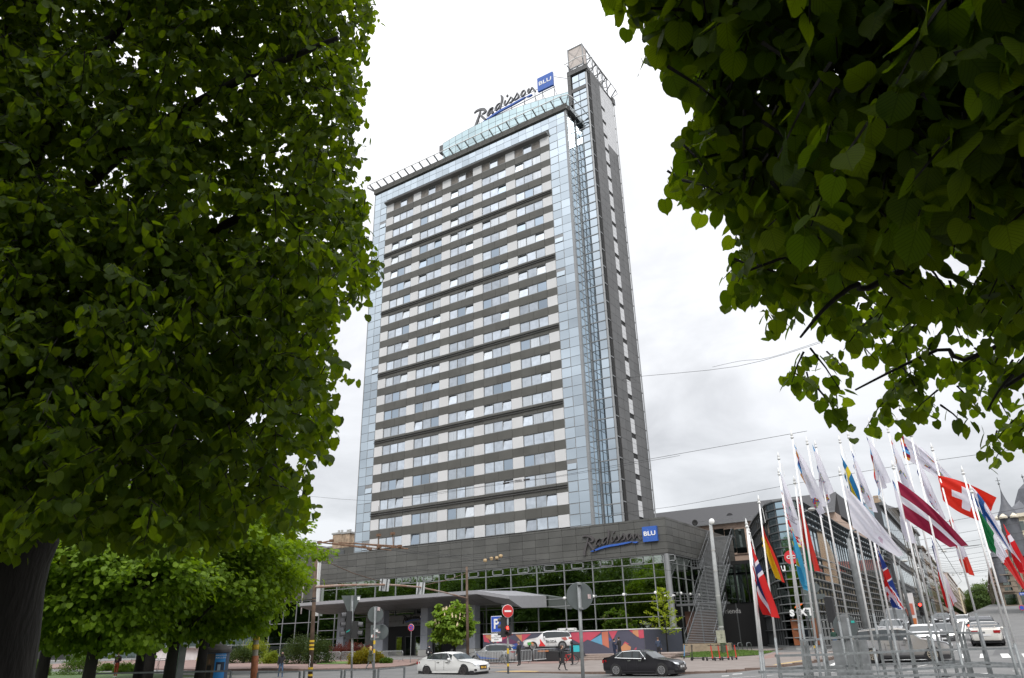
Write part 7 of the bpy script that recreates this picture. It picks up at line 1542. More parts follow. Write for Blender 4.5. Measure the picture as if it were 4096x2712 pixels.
for (x, y, w_, h_) in ((1168, 688, .50, .62), (1510, 720, .42, .62)):
    rr_ = ray(c4(x, y)); L0 = tp.location; L1 = tp2.location; den = rr_[0]*(L1.y-L0.y)-rr_[1]*(L1.x-L0.x); s_ = (L0.x*(L1.y-L0.y)-L0.y*(L1.x-L0.x))/den; c = Vector(EYE+rr_*s_); k_ = s_*FPX/1.0; sc_ = (c-Vector(EYE)).length/FPX
    wq = 38*.4221*2.3*sc_*w_*2; hq = 100*.4221*sc_*.5
    sg = empty('sign_back', tuple(c+Vector((0, -.15, 0))), R(25), label='pale square sign plate seen from behind on the curved arm, %s' % ('nearer the tall brown pole' if x < 1300 else 'nearer the chestnut tree'), cat='sign'); sg.rotation_euler = (0, R(5), R(25))
    b = MB(); b.box(-wq/2, wq/2, -.02, .02, -hq, hq); b.build('plate', mat('plate_pale', (.46, .48, .49), .5, var=.1, ns=3), sg)
    for dx in (-.25, .25): b = MB(); b.box(wq*dx-.03, wq*dx+.03, -.06, -.02, -hq, hq); b.build('bracket', TRIM, sg)
def rsign(par, x, z, r_, m, y=-.06, n=28):
    b = MB(); b.lathe([(.001, -.012), (r_, -.012), (r_+.01, 0), (r_, .012), (.001, .012)], (x, y, z), n, axis='y'); return b.build('disc', m, par, smooth='auto')
# big round sign seen from behind in the middle
B = Vector((*odv((2334, 2760), 26.)[:2], 0)); T_ = odv((2314, 2330), 26.); sgp = empty('round_sign', B, label='large round grey sign seen from behind on a grey post in the middle foreground', cat='road sign'); tx = T_[0]-B.x; ty = T_[1]-B.y; H = T_[2]
b = MB(); b.tube([(0, 0, -.1), (tx, ty, H)], .065, 12); b.build('post', POLEG, sgp, smooth=True)
cz = odv((2320, 2384), 26.)[2]; C0 = odv((2320, 2384), 26.); rad = 45*26/FPX*1.19; dirv = Vector((EYE[0]-C0[0], EYE[1]-C0[1], 0)).normalized(); az = math.atan2(dirv.y, dirv.x)
hold = empty('plate_mount', (C0[0]-B.x, C0[1]-B.y, C0[2]), az+math.pi/2+R(8)); hold.parent = sgp
rsign(hold, 0, 0, rad, SGNB, y=.08, n=36)
b = MB(); b.box(-.05, .05, -.0, .06, -rad, rad); b.build('mounting_rail', POLEG, hold); b = MB(); b.box(.62*rad, .85*rad, .05, .068, -.1, .06); b.build('sticker', mat('sticker', (.45, .36, .36), .7, var=.4, ns=20), hold)
for zc_ in (-.9*rad, .85*rad): b = MB(); b.tube([(0, -.06, zc_-.03), (0, -.06, zc_+.03)], .09, 10); b.build('clamp', POLEG, hold)
# signposts on the left foreground
def signpost(foot, top, dep, label, m=POLEG, r_=.05, name='signpost', bands=(), cat='signpost'):
    Bq = odv(foot, dep); Tq = odv(top, dep); o = empty(name, (Bq[0], Bq[1], 0), label=label, cat=cat); d = Vector((Tq[0]-Bq[0], Tq[1]-Bq[1], Tq[2])); b = MB(); b.tube([(0, 0, -.05), tuple(d)], r_, 10); b.build('post', m, o, smooth=True)
    for z in bands: t = z/d.z; b = MB(); b.tube([(d.x*t, d.y*t, z-.09), (d.x*t, d.y*t, z+.09)], r_+.006, 10); b.build('yellow_band', YEL, o)
    def at_(p, off=0.): q_ = odv(p, dep+off); return Vector((q_[0]-Bq[0], q_[1]-Bq[1], q_[2]))
    return o, at_
face_az = lambda P_: math.atan2(EYE[1]-P_[1], EYE[0]-P_[0])+math.pi/2
def mount(par, loc, rz): h = empty('plate_mount', loc, rz); h.parent = par; return h
s1, at1 = signpost((1407, 2760), e7(318, 150), 36., 'sticker-covered signpost with a downward triangle sign back and traffic lights', bands=(.35,))
h = mount(s1, at1(e7(305, 260)), face_az(s1.location)); b = MB(); w_ = .42*1.15; b.prism([(-w_*1.15, .1, .55), (w_*.95, .1, .55), (-.02, .1, -.62)], (0, 0, 0), (0, .02, 0)); b.build('triangle_plate', SGNB, h); b = MB(); b.box(-.06, .06, .02, .09, -.6, .55); b.build('mounting_rail', POLEG, h)
b = MB(); b.box(.27, .40, .08, .099, .32, .48); b.build('sticker', WHITE, h)
STK = mat('stickers', (.45, .45, .44), .7, col2=(.12, .12, .12), ns=14)
p_ = at1(e7(315, 830)); p2_ = at1(e7(315, 1180)); b = MB(); b.tube([p2_, p_], .058, 10); b.build('sticker_wrap', STK, s1)
def traffic_light(par, loc, rz, lamps, lit=None, litm=None, w_=.34, label=None):
    h = empty('signal_head', loc, rz); h.parent = par; n = lamps; b = MB(); b.box(-w_/2, w_/2, -.14, .14, -n*w_/2, n*w_/2); b.build('housing', TRIM, h)
    for k in range(n):
        z = n*w_/2-w_*(k+.5); b = MB(); b.lathe([(.001, -.145), (w_*.33, -.145), (w_*.33, -.15), (.001, -.16)], (0, 0, z), 14, axis='y'); b.build('lamp', litm if lit == k else mat('lamp_off', (.04, .03, .03), .3), h)
        b = MB()
        for q in range(9):
            a = math.pi*(q-1)/7*1.0; a2 = math.pi*q/7*1.0; r_ = w_*.40; b.prism([(r_*math.cos(a), -.15, z+r_*math.sin(a)), (r_*math.cos(a2), -.15, z+r_*math.sin(a2)), (r_*math.cos(a2), -.38, z+r_*math.sin(a2)-.02), (r_*math.cos(a), -.38, z+r_*math.sin(a)-.02)], (0, 0, 0), (.004, 0, .008))
        b.build('visor', TRIM if lit is not None else mat('visor_grey', (.045, .045, .05), .5), h)
    return h
faz = face_az(s1.location)
traffic_light(s1, at1(e7(240, 600)), faz-R(80), 3, w_=.44); traffic_light(s1, at1(e7(372, 680)), faz+R(80), 2, w_=.40)
b = MB(); q_ = at1(e7(238, 712), -.3); b.prism([(q_.x-.12, q_.y, q_.z-.06), (q_.x+.1, q_.y, q_.z+.02), (q_.x+.12, q_.y, q_.z+.08), (q_.x-.1, q_.y, q_.z)], (0, 0, 0), (0, .01, 0)); b.build('green_sticker', mat('teal', (.03, .4, .35), .5), s1)
s2, at2 = signpost((1494, 2760), e7(735, 268), 36., 'grey signpost with a round sign back and a sticker-covered square plate', bands=(1.95, 2.35))
h = mount(s2, at2(e7(742, 405)), face_az(s2.location)); rr_ = 135*.2181*36/FPX*1.05; rsign(h, .0, 0, rr_, SGNB, y=.1, n=32); b = MB(); b.box(-.05, .05, .0, .09, -rr_, rr_); b.build('mounting_rail', POLEG, h); b = MB(); b.box(.08, .22, .06, .087, .18, .36); b.build('sticker', mat('sticker', (.45, .36, .36), .7, var=.4, ns=20), h)
h = mount(s2, at2(e7(738, 735)), face_az(s2.location)); wq = 85*.2181*36/FPX; hq = 132*.2181*36/FPX; b = MB(); b.box(-wq, wq, .08, .1, -hq, hq); b.build('square_plate', SGNB, h)
rr2 = random.Random(5)
for k in range(9): x = rr2.uniform(-wq*.85, wq*.6); z = rr2.uniform(-hq*.9, hq*.4); b = MB(); b.box(x, x+rr2.uniform(.06, .14), .06, .079-.001*k, z, z+rr2.uniform(.05, .14)); b.build('sticker', [WHITE, STK, MATS['sticker'], mat('sticker_red', (.4, .08, .05), .6)][k % 4], h)
h = mount(s2, at2(e7(848, 725), .6), face_az(s2.location)); rsign(h, 0, 0, .36, SGNB)
def stopsign(foot, disc, label, dep=None, rpx=None, lean=0):
    P_ = gnd(foot, .12); T_ = ony(disc, P_.y); o = empty('no_stopping_sign', P_, label=label, cat='road sign'); b = MB(); dx = T_[0]-P_.x; H = T_[2]-P_.z; b.tube([(0, 0, -.1), (dx, 0, H)], .035, 8); b.build('post', POLEG, o)
    h = mount(o, (dx, -.06, H), R(12)); r_ = .36; rsign(h, 0, 0, r_, mat('sign_white', (.7, .68, .7), .5), y=0); b = MB(); b.lathe([(r_*.78, -.02), (r_*.97, -.02), (r_*.97, -.012), (r_*.78, -.012)], (0, 0, 0), 28, axis='y')
    b.f = b.f[:-2]; b.m = b.m[:-2]; b.build('red_ring', mat('sign_red2', (.5, .02, .02), .5), h); rsign(h, 0, 0, r_*.76, mat('sign_blue2', (.03, .09, .45), .5), y=-.014)
    for s_ in (1, -1): b = MB(); b.bar((-r_*.56, -.032, -r_*.56*s_), (r_*.56, -.032, r_*.56*s_), .012, r_*.17, up=(0, 0, 1)); b.build('red_bar', MATS['sign_red2'], h)
stopsign(c4(1400, 1423), c4(1411, 1090), 'round blue and red no-stopping sign in front of the hotel entrance'); stopsign(c4(372, 1300), c4(379, 1130), 'round blue and red no-stopping sign before the hotel wing, above the juniper')
# parking sign, no-entry sign with signals
P_ = gnd(c5(318, 1400), .12); yq = 62.; o = empty('parking_sign', (ony(c5(318, 1300), yq)[0], yq, g(-40, yq)), label='blue parking sign with a white plate on a thin post before the banner', cat='road sign'); zc_ = ony(c5(325, 1060), yq)[2]; xo = o.location.x; zo = o.location.z
b = MB(); b.tube([(0, 0, 0), (ony(c5(325, 1060), yq)[0]-xo, 0, zc_-zo+.3)], .035, 8); b.build('post', POLEG, o); xx = ony(c5(325, 1060), yq)[0]-xo
b = MB(); b.box(xx-.62, xx+.62, -.08, -.05, zc_-zo-.72, zc_-zo+.76); b.build('border', WHITE, o); b = MB(); b.box(xx-.57, xx+.57, -.1, -.08, zc_-zo-.67, zc_-zo+.71); b.build('blue_plate', mat('sign_blue2', (.03, .09, .45), .5), o)
text('lettering', 'P', 1.25, WHITE, o, face_m((xx, -.11, zc_-zo), (1, 0, 0)), bold=.03); b = MB(); b.box(xx-.62, xx+.62, -.1, -.07, zc_-zo-1.55, zc_-zo-.85); b.build('white_plate', WHITE, o)
text('lettering', 'Tikai ar\nviesnīcas "LATVIJA"\natļaujām', .16, TRIM, o, face_m((xx, -.105, zc_-zo-1.2), (1, 0, 0)), ext=.003)
q = gnd(d4(1510, 958), .12); Tn = ony(c5(428, 935), q.y); o = empty('traffic_light', q, label='traffic light with a lit red pedestrian lamp under a no-entry sign on a yellow-banded post', cat='traffic light'); xx = Tn[0]-q.x; zz_ = Tn[2]-q.z
b = MB(); b.tube([(0, 0, -.1), (xx, 0, zz_+.3)], .07, 10); b.build('post', POLEG, o, smooth=True)
for t in (.13, .33, .37): b = MB(); b.tube([(xx*t, 0, zz_*t-.09), (xx*t, 0, zz_*t+.09)], .078, 10); b.build('yellow_band', YEL, o)
b = MB(); b.tube([(xx*.42, 0, zz_*.42), (xx*.62, 0, zz_*.62)], .076, 10); b.build('sticker_wrap', STK, o)
h = mount(o, (xx+.06, -.08, zz_), R(58)); rsign(h, 0, 0, .44, WHITE, y=0); rsign(h, 0, 0, .42, mat('sign_red2', (.5, .02, .02), .5), y=-.014); b = MB(); b.box(-.27, .27, -.036, -.026, -.06, .06); b.build('white_bar', WHITE, h)
b = MB(); b.prism([(-.45, .12, .42), (-.1, .12, .42), (-.3, .12, -.1)], (0, 0, 0), (0, .02, 0)); b.build('sign_behind', SGNB, h)
ph = ony(c5(387, 1085), q.y); traffic_light(o, (ph[0]-q.x, 0, ph[2]-q.z), R(-72), 3, w_=.46); ph = ony(c5(436, 1118), q.y); traffic_light(o, (ph[0]-q.x+.05, -.05, ph[2]-q.z), R(12), 2, lit=0, litm=mat('red_lit', (.8, .03, .02), .3, emit=(1, .03, .02), es=6.), w_=.36)
# concrete lamp mast with a disc by the stairs
cm, H, tx = pole('concrete_mast', 'tall pale concrete mast with a white disc on top between hotel and stairs', 'mast', c6(610, 1375), c6(497, 290), .30, .17, mat('mast_concrete', (.30, .31, .31), .8, var=.15, ns=1.5))
b = MB(); b.lathe([(.01, -.05), (.3, -.02), (.32, .02), (.01, .05)], (tx+.22, -.2, H+.1), 20, axis='y'); b.build('disc', WHITE, cm, smooth=True)
for t in (.2, .43, .62, .78): b = MB(); b.tube([(tx*t, 0, H*t-.08), (tx*t, 0, H*t+.08)], .30-.1*t, 12); b.build('clamp', CONC, cm)
b = MB(); b.tube([(tx*.78+.2, -.05, H*.78), (tx*.72+.5, -.05, H*.72), (tx*.6+.3, -.05, H*.6), (tx*.4+.32, -.05, H*.4), (tx*.1+.3, -.05, H*.1)], .03, 5); b.build('cable', TRIM, cm)
b = MB(); b.box(-.42, .42, -.42, -.15, 1.1, 2.3); b.build('switch_box', mat('box_cream', (.36, .35, .28), .7, var=.2, ns=4), cm); b = MB()
for q_ in range(4): b.bar((.0+.1*(q_ % 2), -.43, 1.9-q_*.12), (.2-.1*(q_ % 2), -.43, 1.85-q_*.12), .03)
b.build('graffiti', TRIM, cm)
# striped pole and columns on the left
p = gnd((1010, 2716)); o, H, tx = pole('striped_pole', 'grey and orange-brown pole with yellow bands right of the advertising column', 'pole', e6(1880, 900), (1030, 2480), .17, .13, mat('pole_weathered', (.30, .27, .22), .85, var=.25, ns=3), dep=38)
for z0, z1, m_ in ((.0, .45, YEL), (.45, 1.85, mat('orange_brown', (.36, .13, .06), .8, var=.35, ns=4)), (2.15, 2.4, YEL), (2.62, 2.85, YEL)): b = MB(); b.tube([(tx*z0/H, 0, z0), (tx*z1/H, 0, z1)], .178, 12); b.build('painted_band', m_, o, smooth=True)
q = Vector((*odv(e6(960, 850), 41)[:2], 0)); o = empty('advertising_column', q, R(42), label='round advertising column with a dark portrait-like poster and a bright blue poster', cat='advertising column'); o.scale = (.8, .8, .8)
b = MB(); b.lathe([(.95, -.1), (.95, .35), (.85, .42), (.80, .7), (.80, .8)], (0, 0, 0), 28); b.build('base', mat('dark_concrete', (.10, .09, .085), .8, var=.2, ns=3), o, smooth='auto'); b = MB(); b.lathe([(.78, .8), (.78, 2.55)], (0, 0, 0), 28); b.build('drum', mat('drum_blue', (.06, .08, .12), .6, var=.3, ns=3), o, smooth='auto'); b = MB(); b.lathe([(.80, 2.55), (.90, 2.6), (.90, 2.75), (.7, 2.95), (.1, 3.2)], (0, 0, 0), 28); b.build('cap', MATS['dark_concrete'], o, smooth='auto')
def curved(par, a0, a1, z0, z1, r_, m, name='poster'):
    b = MB(); n = 8
    for k in range(n):
        A = R(a0+(a1-a0)*k/n); E_ = R(a0+(a1-a0)*(k+1)/n); b.prism([(r_*math.cos(A), r_*math.sin(A), z0), (r_*math.cos(E_), r_*math.sin(E_), z0), (r_*math.cos(E_), r_*math.sin(E_), z1), (r_*math.cos(A), r_*math.sin(A), z1)], (0, 0, 0), (.004*math.cos(A), .004*math.sin(A), 0))
    return b.build(name, m, par)
curved(o, 218, 268, .85, 2.5, .79, mat('poster_ochre', (.20, .13, .05), .6, col2=(.05, .04, .05), ns=1.2)); curved(o, 270, 325, .85, 2.5, .79, mat('poster_blue', (.02, .25, .62), .5)); curved(o, 228, 255, .95, 1.75, .797, mat('poster_black', (.015, .012, .012), .6), 'poster_figure'); curved(o, 236, 246, 1.85, 2.15, .797, mat('poster_skin', (.3, .15, .08), .6), 'poster_figure'); curved(o, 277, 320, 1.3, 1.95, .797, mat('poster_navy', (.015, .03, .06), .6), 'poster_picture'); curved(o, 285, 300, 1.4, 1.8, .80, mat('poster_pale', (.35, .42, .5), .6), 'poster_picture')
for k, (t, z) in enumerate((('BAROKĀLAIS', 2.38), ('PORCELĀNS', 2.22))):
    a = R(297); text('lettering', t, .13, WHITE, o, face_m((.81*math.cos(a), .81*math.sin(a), z), (-math.sin(a), math.cos(a), 0)), ext=.002)
q = Vector((*odv((700, 2712), 28)[:2], 0)); o = empty('map_column', q, R(-12), label='pale mint-green information column with a street map beside the dark tree trunk', cat='information column'); b = MB(); b.prism([(-.35, -.1, 0), (.35, -.1, 0), (.35, -.1, 2.4), (-.1, -.1, 2.4), (-.28, -.1, 2.2), (-.35, -.1, 1.9)], (0, 0, 0), (0, .2, 0)); b.build('slab', mat('mint', (.26, .42, .35), .5), o)
b = MB(); b.box(-.22, .22, -.112, -.104, 1.65, 2.3); b.build('map', mat('map_print', (.14, .22, .10), .6, col2=(.30, .33, .22), ns=9), o); b = MB(); b.box(.35, .42, -.12, .12, 0, 2.4); b.build('edge', POLEG, o)
for k in range(6): b = MB(); b.box(-.22, .12, -.112, -.104, 1.45-k*.13, 1.50-k*.13); b.build('text_line', mat('print_dark', (.05, .08, .07), .6), o)
B = Vector((*odv((360, 2712), 34)[:2], 0)); o = empty('lamp_post', B, label='leaning dark grey lamp post in the park left of the person in rust trousers', cat='lamp post'); T_ = odv((440, 2350), 34.); b = MB(); b.tube([(0, 0, -.2), (T_[0]-B.x, T_[1]-B.y, T_[2]), ((T_[0]-B.x)*1.5, (T_[1]-B.y)*1.5, T_[2]*2.2)], [.17, .14, .10], 14); b.build('post', mat('lamp_grey', (.03, .032, .037), .6), o, smooth=True)
b = MB(); b.lathe([(.02, 0), (.25, .05), (.3, .2), (.05, .3)], ((T_[0]-B.x)*1.5, (T_[1]-B.y)*1.5, T_[2]*2.2), 12); b.build('lamp_head', ALUD, o)
# guard rails along the near edge of the road
def guard(label, a, e, dep0, dep1, hpx=None):
    A = Vector((*odv(a, dep0)[:2], 0)); E_ = Vector((*odv(e, dep1)[:2], 0)); zA_ = odv(a, dep0)[2]; zE = odv(e, dep1)[2]; r_ = empty('guard_rail', label=label, cat='guard rail', group='grey guard rails along the road')
    b = MB()
    for P_, z in ((A, zA_), (E_, zE)): b.bar(P_, (P_.x, P_.y, z), .07, .07)
    b.bar((A.x, A.y, zA_), (E_.x, E_.y, zE), .07, .07); b.bar((A.x, A.y, zA_*.15), (E_.x, E_.y, zE*.15), .05, .05); b.build('frame', STEEL, r_)
    for k in range(1, 12): t = k/12; P_ = A.lerp(E_, t); z = zA_*(1-t)+zE*t; b = MB(); b.bar((P_.x, P_.y, zA_*.15), (P_.x, P_.y, min(z, .62)), .016); b.build('bar', STEEL, r_)
gl_ = [((380, 2695), (680, 2688), 'left of the advertising column'), ((700, 2688), (925, 2684), 'in front of the advertising column'), ((1032, 2690), (1200, 2686), 'left of the brown tram pole'), ((1218, 2683), (1367, 2681), 'in front of the brown tram pole'), ((1380, 2680), (1501, 2678), 'between the two signposts'), ((1514, 2677), (1618, 2668), 'right of the second signpost')]
for i, (a, e, nm_) in enumerate(gl_): dd = 33-.0*i; guard('grey metal guard rail '+nm_, a, e, dd, dd+.8)
# black metal hoops along the park edge
for k in range(5):
    a = gnd(e8(1745+k*97, 968)); r_ = empty('hoop_rail', a, R(-6), label='black metal hoop rail, %s from the left behind the lawn' % ('first', 'second', 'third', 'fourth', 'fifth')[k], cat='hoop rail', group='black hoop rails along the park edge'); w_ = 1.15; b = MB(); b.tube([(0, 0, 0), (.08, 0, .5), (0, 0, .55), (.1, 0, 1.1), (w_, 0, 1.1), (w_+.08, 0, .55), (w_, 0, .5), (w_, 0, 0)], .022, 5); b.tube([(.1, 0, .95), (w_, 0, .95)], .018, 5); b.build('hoop', TRIM, r_)
# round sign back among the flagpoles
dq = 27.; C0 = odv(d6(1705, 420), dq); o = empty('round_sign', (C0[0], C0[1], 0), label='large scratched round sign seen from behind among the flagpoles', cat='road sign'); b = MB(); b.tube([(0, 0, 0), (0, 0, C0[2]+.4)], .09, 10); b.build('post', POLEG, o); h = mount(o, (0, 0, C0[2]), face_az(C0)); rsign(h, 0, 0, 45*dq/FPX, SGNB, y=-.12, n=34); b = MB(); b.box(-.13, .13, -.17, -.14, -.42, .42); b.build('mounting_rail', POLEG, h); b = MB(); b.box(.22, .34, -.14, -.133, .12, .2); b.build('sticker', mat('teal', (.03, .4, .35), .5), h); b = MB(); b.box(-.3, -.12, -.14, -.133, -.1, .12); b.build('scratches', mat('grime', (.10, .10, .10), .8), h)
b = MB(); b.box(-.6, .6, -.1, .3, .35, 1.95); b.build('control_box', POLEG, o)
dq = 45.; C0 = odv(c6(1350, 825), dq); o = empty('round_sign', (C0[0], C0[1], g(C0[0], C0[1])), label='smaller round sign back on a pole beside the white SIXT lettering', cat='road sign'); b = MB(); b.tube([(0, 0, 0), (0, 0, C0[2]+.5-o.location.z)], .07, 8); b.build('post', POLEG, o); h = mount(o, (0, 0, C0[2]-o.location.z), face_az(C0)); rsign(h, 0, 0, .32*1.0, SGNB)
h = mount(o, (0, 0, odv(c6(1350, 900), dq)[2]-o.location.z), face_az(C0)); b = MB(); b.box(-.55, .55, -.1, -.07, -.16, .16); b.build('plate', SGNB, h)
traffic_light(o, (.75, 0, odv(c6(1425, 1010), dq)[2]-o.location.z), face_az(C0)+R(160), 3, w_=.5)
# street lamps, traffic lights and hanging lamps of the side street
def street_lamp(label, foot_dep, p_top, p_head, r_=.10):
    T_ = odv(p_top, foot_dep); Hd = odv(p_head, foot_dep); o = empty('street_lamp', (T_[0], T_[1], g(T_[0], T_[1])), label=label, cat='street lamp'); z0 = o.location.z; tz = T_[2]-z0; hx, hy, hz = Hd[0]-T_[0], Hd[1]-T_[1], Hd[2]-z0
    b = MB(); b.tube([(0, 0, -.2), (0, 0, tz*.8), (0, 0, tz)], [r_*1.3, r_, r_*.7], 10); b.tube([(0, 0, tz-.1), (hx*.3, hy*.3, tz+.35*(hz-tz)+.25), (hx, hy, hz)], r_*.4, 6); b.build('mast', POLEG, o, smooth=True); b = MB(); b.lathe([(.05, .12), (.22, .08), (.28, -.02), (.15, -.1), (.02, -.12)], (hx, hy, hz), 12); b.build('lamp_head', mat('lamp_shell', (.42, .42, .40), .5), o, smooth=True)
street_lamp('tall grey street lamp behind the white flagpoles by the glass building', 44, c7(190, 420), c7(275, 345), .17); street_lamp('street lamp with a box-shaped head above the british flag', 60, c7(470, 560), c7(520, 510), .1); street_lamp('street lamp in front of the sooty black house', 62, c7(608, 640), c7(655, 605), .12); street_lamp('street lamp behind the pole of the czech flag', 80, c7(735, 700), c7(770, 665), .12); street_lamp('grey street lamp with a big box head left of the white hockey flags', 48, c6(1235, 260), c6(1330, 180), .12)
street_lamp('small street lamp far down the street before the trees', 190, c7(1330, 1000), c7(1345, 1000), .08)
o = empty('traffic_light', tuple(Vector((*odv(c7(815, 1100), 62)[:2], 1.2))), label='traffic light glowing red at the left kerb of the side street', cat='traffic light'); zz_ = odv(c7(815, 1020), 62)[2]-1.2; b = MB(); b.tube([(0, 0, -1), (0, 0, zz_+.8)], .07, 8); b.build('post', POLEG, o); traffic_light(o, (0, 0, zz_+.2), R(0), 3, lit=0, litm=MATS['red_lit'], w_=.36)
cb_ = empty('overhead_wires', label='web of overhead wires crossing the side street, with hanging lamps between them', cat='overhead wires'); b = MB(); wires = []
for y0_ in list(range(95, 330, 20)):
    zz_ = 11.0+g(0, y0_)+((y0_*7) % 5)*.5; b = MB(); b.tube([(sx_l(y0_)-.5, y0_, zz_+1.5), (-9, y0_+1, zz_-.3), (xr+3, y0_+2, zz_+1.2)], .016+y0_*.00004, 4, cap=False); b.build('span_wire', TRIM, cb_)
for k in range(3): b = MB(); b.tube([(-10+k*3., 70, 9.5), (-14+k*3., 200, 12.5), (-22+k*3, 330, 17)], .03, 4); b.build('contact_wire', TRIM, cb_)
for i, (x_, y_, w_) in enumerate(((978, 522, 44), (1055, 718, 26), (1115, 710, 28), (1325, 733, 18), (845, 540, 40), (1348, 797, 12), (1337, 825, 12), (1347, 848, 12))):
    dq = .62*FPX/(w_*.486); C0 = odv(c7(x_, y_), dq); o = empty('hanging_lamp', tuple(C0), label=['largest grey hanging lamp over the street, right of the latvian flag', 'hanging lamp, left one of the low middle pair over the street', 'hanging lamp, right one of the low middle pair over the street', 'hanging lamp near the white pole of the italian flag', 'hanging lamp beside the tip of the czech flag', 'top lamp of the three tiny ones near the street end', 'middle lamp of the three tiny ones near the street end', 'bottom lamp of the three tiny ones near the street end'][i], cat='hanging lamp', group='lamps hung over the street'); b = MB(); b.lathe([(.03, .22), (.12, .2), (.16, .06), (.31, -.04), (.31, -.1), (.05, -.14)], (0, 0, 0), 14); b.build('shade', MATS['lamp_shell'], o, smooth='auto'); b = MB(); b.tube([(-6, 0, .4), (0, 0, .22), (6, 0, .5)], .02, 4, cap=False); b.build('span_wire', TRIM, o)
# vertical banner and shop signs in the street
o = empty('street_banner', tuple(odv(c7(685, 870), 66)), label='white vertical festival banner with a red pattern hanging in the side street', cat='banner'); b = MB(); b.prism([(-.45, 0, 0), (.35, 0, .05), (.25, 0, -2.6), (.1, 0, -3.0), (-.25, 0, -2.6)], (0, 0, 0), (0, .02, 0)); b.build('cloth', mat('banner_white', (.6, .57, .57), .7, var=.05), o)
b = MB(); b.box(-.25, .15, -.02, -.005, -1.9, -.9); b.build('printed_shape', mat('banner_red', (.45, .12, .08), .7), o); b = MB(); b.bar((-.5, 0, .02), (.5, 0, .06), .04); b.build('rod', POLEG, o)
b = MB(); b.prism([(-.3, 0, -2.2), (.2, 0, -2.2), (.1, 0, -3.1)], (0, -.03, 0), (0, .02, 0)); b.build('printed_shape', mat('banner_orange', (.5, .15, .04), .7), o)
yl = onx(c7(440, 1040), -18.75); wb = empty('shop_window', label='yellow poster windows at street level of the glass building', cat='shop window')
for k in range(3): block('poster', wb, -18.5, -18.4, yl[1]-3+k*2.2, yl[1]-1+k*2.2, yl[2]-2.0, yl[2]+2.4, mat('poster_yellow', (.45, .33, .03), .6, var=.1))
C0 = odv(c7(1620, 990), 105); o = empty('no_stopping_sign', tuple(C0), label='blue and red round sign at the right edge beside the street houses', cat='road sign'); rsign(o, 0, 0, .36, mat('sign_red2', (.5, .02, .02), .5)); rsign(o, 0, 0, .27, mat('sign_blue2', (.03, .09, .45), .5), y=-.075); b = MB(); b.tube([(0, .05, .3), (.1, .05, -3.2)], .05, 6); b.build('post', POLEG, o)
C0 = odv(c7(1628, 875), 90); o = empty('direction_sign', tuple(C0), label='blue direction sign with a white arrow at the right edge', cat='road sign'); b = MB(); b.box(-.4, .5, 0, .03, -.16, .16); b.build('plate', MATS['sign_blue2'], o); b = MB(); b.box(-.2, .4, -.02, -.005, -.03, .03); b.prism([(-.32, -.02, 0), (-.15, -.02, .1), (-.15, -.02, -.1)], (0, 0, 0), (0, .01, 0)); b.build('arrow', WHITE, o); b = MB(); b.tube([(.3, .05, .2), (.35, .05, -4.6)], .05, 6); b.build('post', POLEG, o)
C0 = odv(c7(1582, 998), 190); o = empty('shop_sign', tuple(C0), label='small dark red shop sign reading KINO on the right of the street', cat='sign'); b = MB(); b.box(-.6, .6, 0, .1, -.4, .4); b.build('panel', mat('sign_dark_red', (.25, .02, .03), .6), o); text('lettering', 'KINO', .35, mat('dim_pink', (.5, .3, .3), .6), o, face_m((0, -.02, 0), (1, 0, 0)))
# bollard with yellow cap
q = gnd(d6(1268, 955)); o = empty('bollard', q, label='small grey bollard with a yellow top at the side street corner', cat='bollard'); b = MB(); b.tube([(0, 0, 0), (0, 0, .75)], .1, 10); b.build('post', POLEG, o); b = MB(); b.tube([(0, 0, .75), (0, 0, .9)], .105, 10); b.build('cap', YEL, o)
# ================================================================== long overhead wires and tram fittings
def wire(label, pts, r_, group=None, m=TRIM):
    P_ = [Vector(odv(p, d_)) for p, d_ in pts]; P_, _ = smooth_path(P_, [0]*len(P_), 4); b = MB(); b.tube(P_, r_, 4, cap=False); o = b.build('overhead_wire', m, label=label, cat='overhead wire', group=group); return o
WG = 'thin overhead wires'
wire('thin wire rising from the hotel fin to the right branches, doubled by a loose cable', [((2560, 1533), 60), (c6(-200, -900), 52), ((2950, 1465), 48), ((3300, 1365), 44)], .015, WG); wire('loose cable twisted round the topmost wire', [((2850, 1468), 48.), ((2960, 1444), 48.2), ((3080, 1430), 46), ((3290, 1362), 44)], .013, WG)
wire('long thin wire crossing the whole picture behind the tower at flag height', [((1180, 1790), 75), ((1700, 1710), 65), ((2600, 1830), 55), ((3240, 1720), 46)], .015, WG) if False else None
wire('wire from the hotel side passing above the flagpole tops', [((1500, 2000), 70), ((2100, 1925), 62), ((2510, 1852), 56), ((3228, 1724), 46)], .016, WG)
wire('lower wire crossing the hotel\'s bottom floors with an insulator in the middle', [((1230, 1984), 75), ((1700, 1975), 66), ((2160, 1905), 60), ((2610, 2040), 56), ((3120, 1953), 48), ((3500, 1870), 42), ((4096, 1790), 36)], .013, WG) if False else None
wire('lower wire running behind the flag tops to the right edge', [((1228, 1984), 75), ((1560, 2001), 68), ((2050, 1925), 62), ((2230, 1908), 60), ((2720, 1822), 54)], .013, WG)
wire('wire crossing just above the podium and behind the flags', [((2400, 2060), 58), ((2700, 2025), 54), ((3115, 1947), 48), ((3550, 1870), 44), ((4120, 1790), 38)], .013, WG)
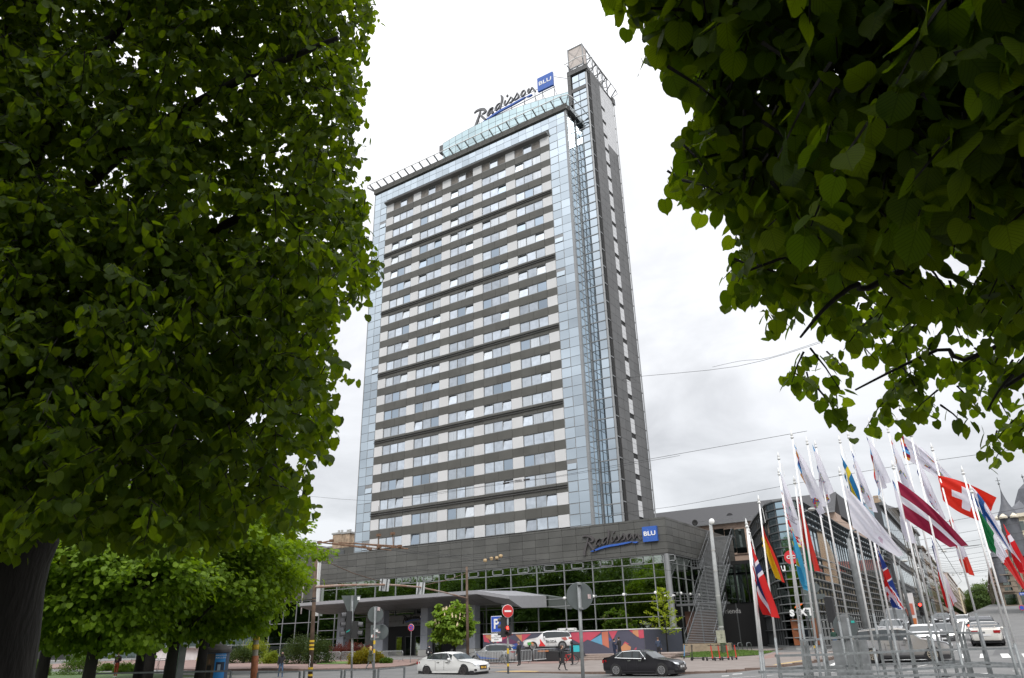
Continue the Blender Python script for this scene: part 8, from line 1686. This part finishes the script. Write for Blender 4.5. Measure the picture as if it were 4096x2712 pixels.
for k, (a, m_, e) in enumerate(((c4(-200, 190), c4(520, 275), c4(2100, 455)), (c4(-200, 205), c4(650, 290), c4(2100, 470)), (c4(400, 455), c4(1000, 520), c4(2132, 560)), (c4(1400, 360), c5(200, 430), c5(1700, 520)))): wire(['upper tram wire', 'lower tram wire', 'faint tram wire', 'slanting tram wire'][k]+' running past the podium fascia', [(a, 46), (m_, 50), (e, 56)], .012, WG)
for k, (a, e) in enumerate(((c5(0, 400), c5(1236, 470)), (c5(0, 480), c5(900, 530)), (c5(900, 470), c5(2132, 560)))): wire(['first', 'second', 'third'][k]+' tram wire across the podium glass top', [(a, 56), (e, 54)], .012, WG)
o = empty('tram_wire_switch', label='rusty tram wire switch hanging above the podium near the tall brown pole', cat='tram fitting'); b = MB(); RF = mat('rusty_fitting', (.16, .09, .055), .8, var=.4, ns=8)
W = lambda x, y, d_=48: Vector(odv(c4(x, y), d_))
for a, e, r_ in (((520, 280), (1000, 340), .05), ((540, 290), (660, 265), .05), ((720, 285), (1320, 320), .05), ((860, 290), (1380, 345), .05), ((660, 290), (1220, 358), .04), ((1102, 205), (1100, 340), .035), ((1233, 190), (1240, 335), .035)): b.tube([W(*a), W(*e)], r_, 6)
for x, y in ((655, 268), (960, 325), (1105, 325), (1240, 325), (1300, 320), (1015, 345), (1102, 215), (1234, 200), (540, 283)): q_ = W(x, y); b.box(q_.x-.14, q_.x+.14, q_.y-.1, q_.y+.1, q_.z-.09, q_.z+.09)
b.build('fitting', RF, o, kind='stuff'); b = MB()
for x, y0_, y1_ in ((1105, -60, 200), (1230, 0, 190)): b.tube([W(x-5, y0_), W(x, y1_)], .015, 4)
b.build('hanger_wire', TRIM, o)
o = empty('insulator', label='pair of brown insulators on a toothed hanger before the podium fascia', cat='insulator'); b = MB(); V5 = lambda x, y: Vector(odv(c5(x, y), 54))
for a, e in (((180, 440), (360, 455)), ((270, 418), (450, 432)), ((215, 455), (370, 410))): b.tube([V5(*a), V5(*e)], .04, 6)
b.build('hanger', TRIM, o); b = MB()
for x, y in ((275, 438), (362, 413), (215, 455), (325, 432)): q_ = V5(x, y); b.lathe([(.03, -.12), (.13, -.1), (.16, 0), (.13, .12), (.03, .14)], tuple(q_), 10)
b.build('insulator_body', mat('insulator_brown', (.42, .30, .16), .5), o, kind='stuff')
o = empty('insulator', label='dark turnbuckle insulator on the wire in front of the lower hotel floors', cat='insulator'); b = MB(); V3 = lambda x, y: Vector(odv(c3(x, y), 61))
b.tube([V3(1115, 792), V3(1160, 782)], .09, 6); b.tube([V3(1160, 782), V3(1200, 774)], .035, 5); b.tube([V3(1200, 768), V3(1250, 763)], .03, 5); b.tube([V3(1202, 778), V3(1252, 772)], .03, 5); b.tube([V3(1265, 765), V3(1310, 758)], .09, 6); b.build('insulator_body', TRIM, o)
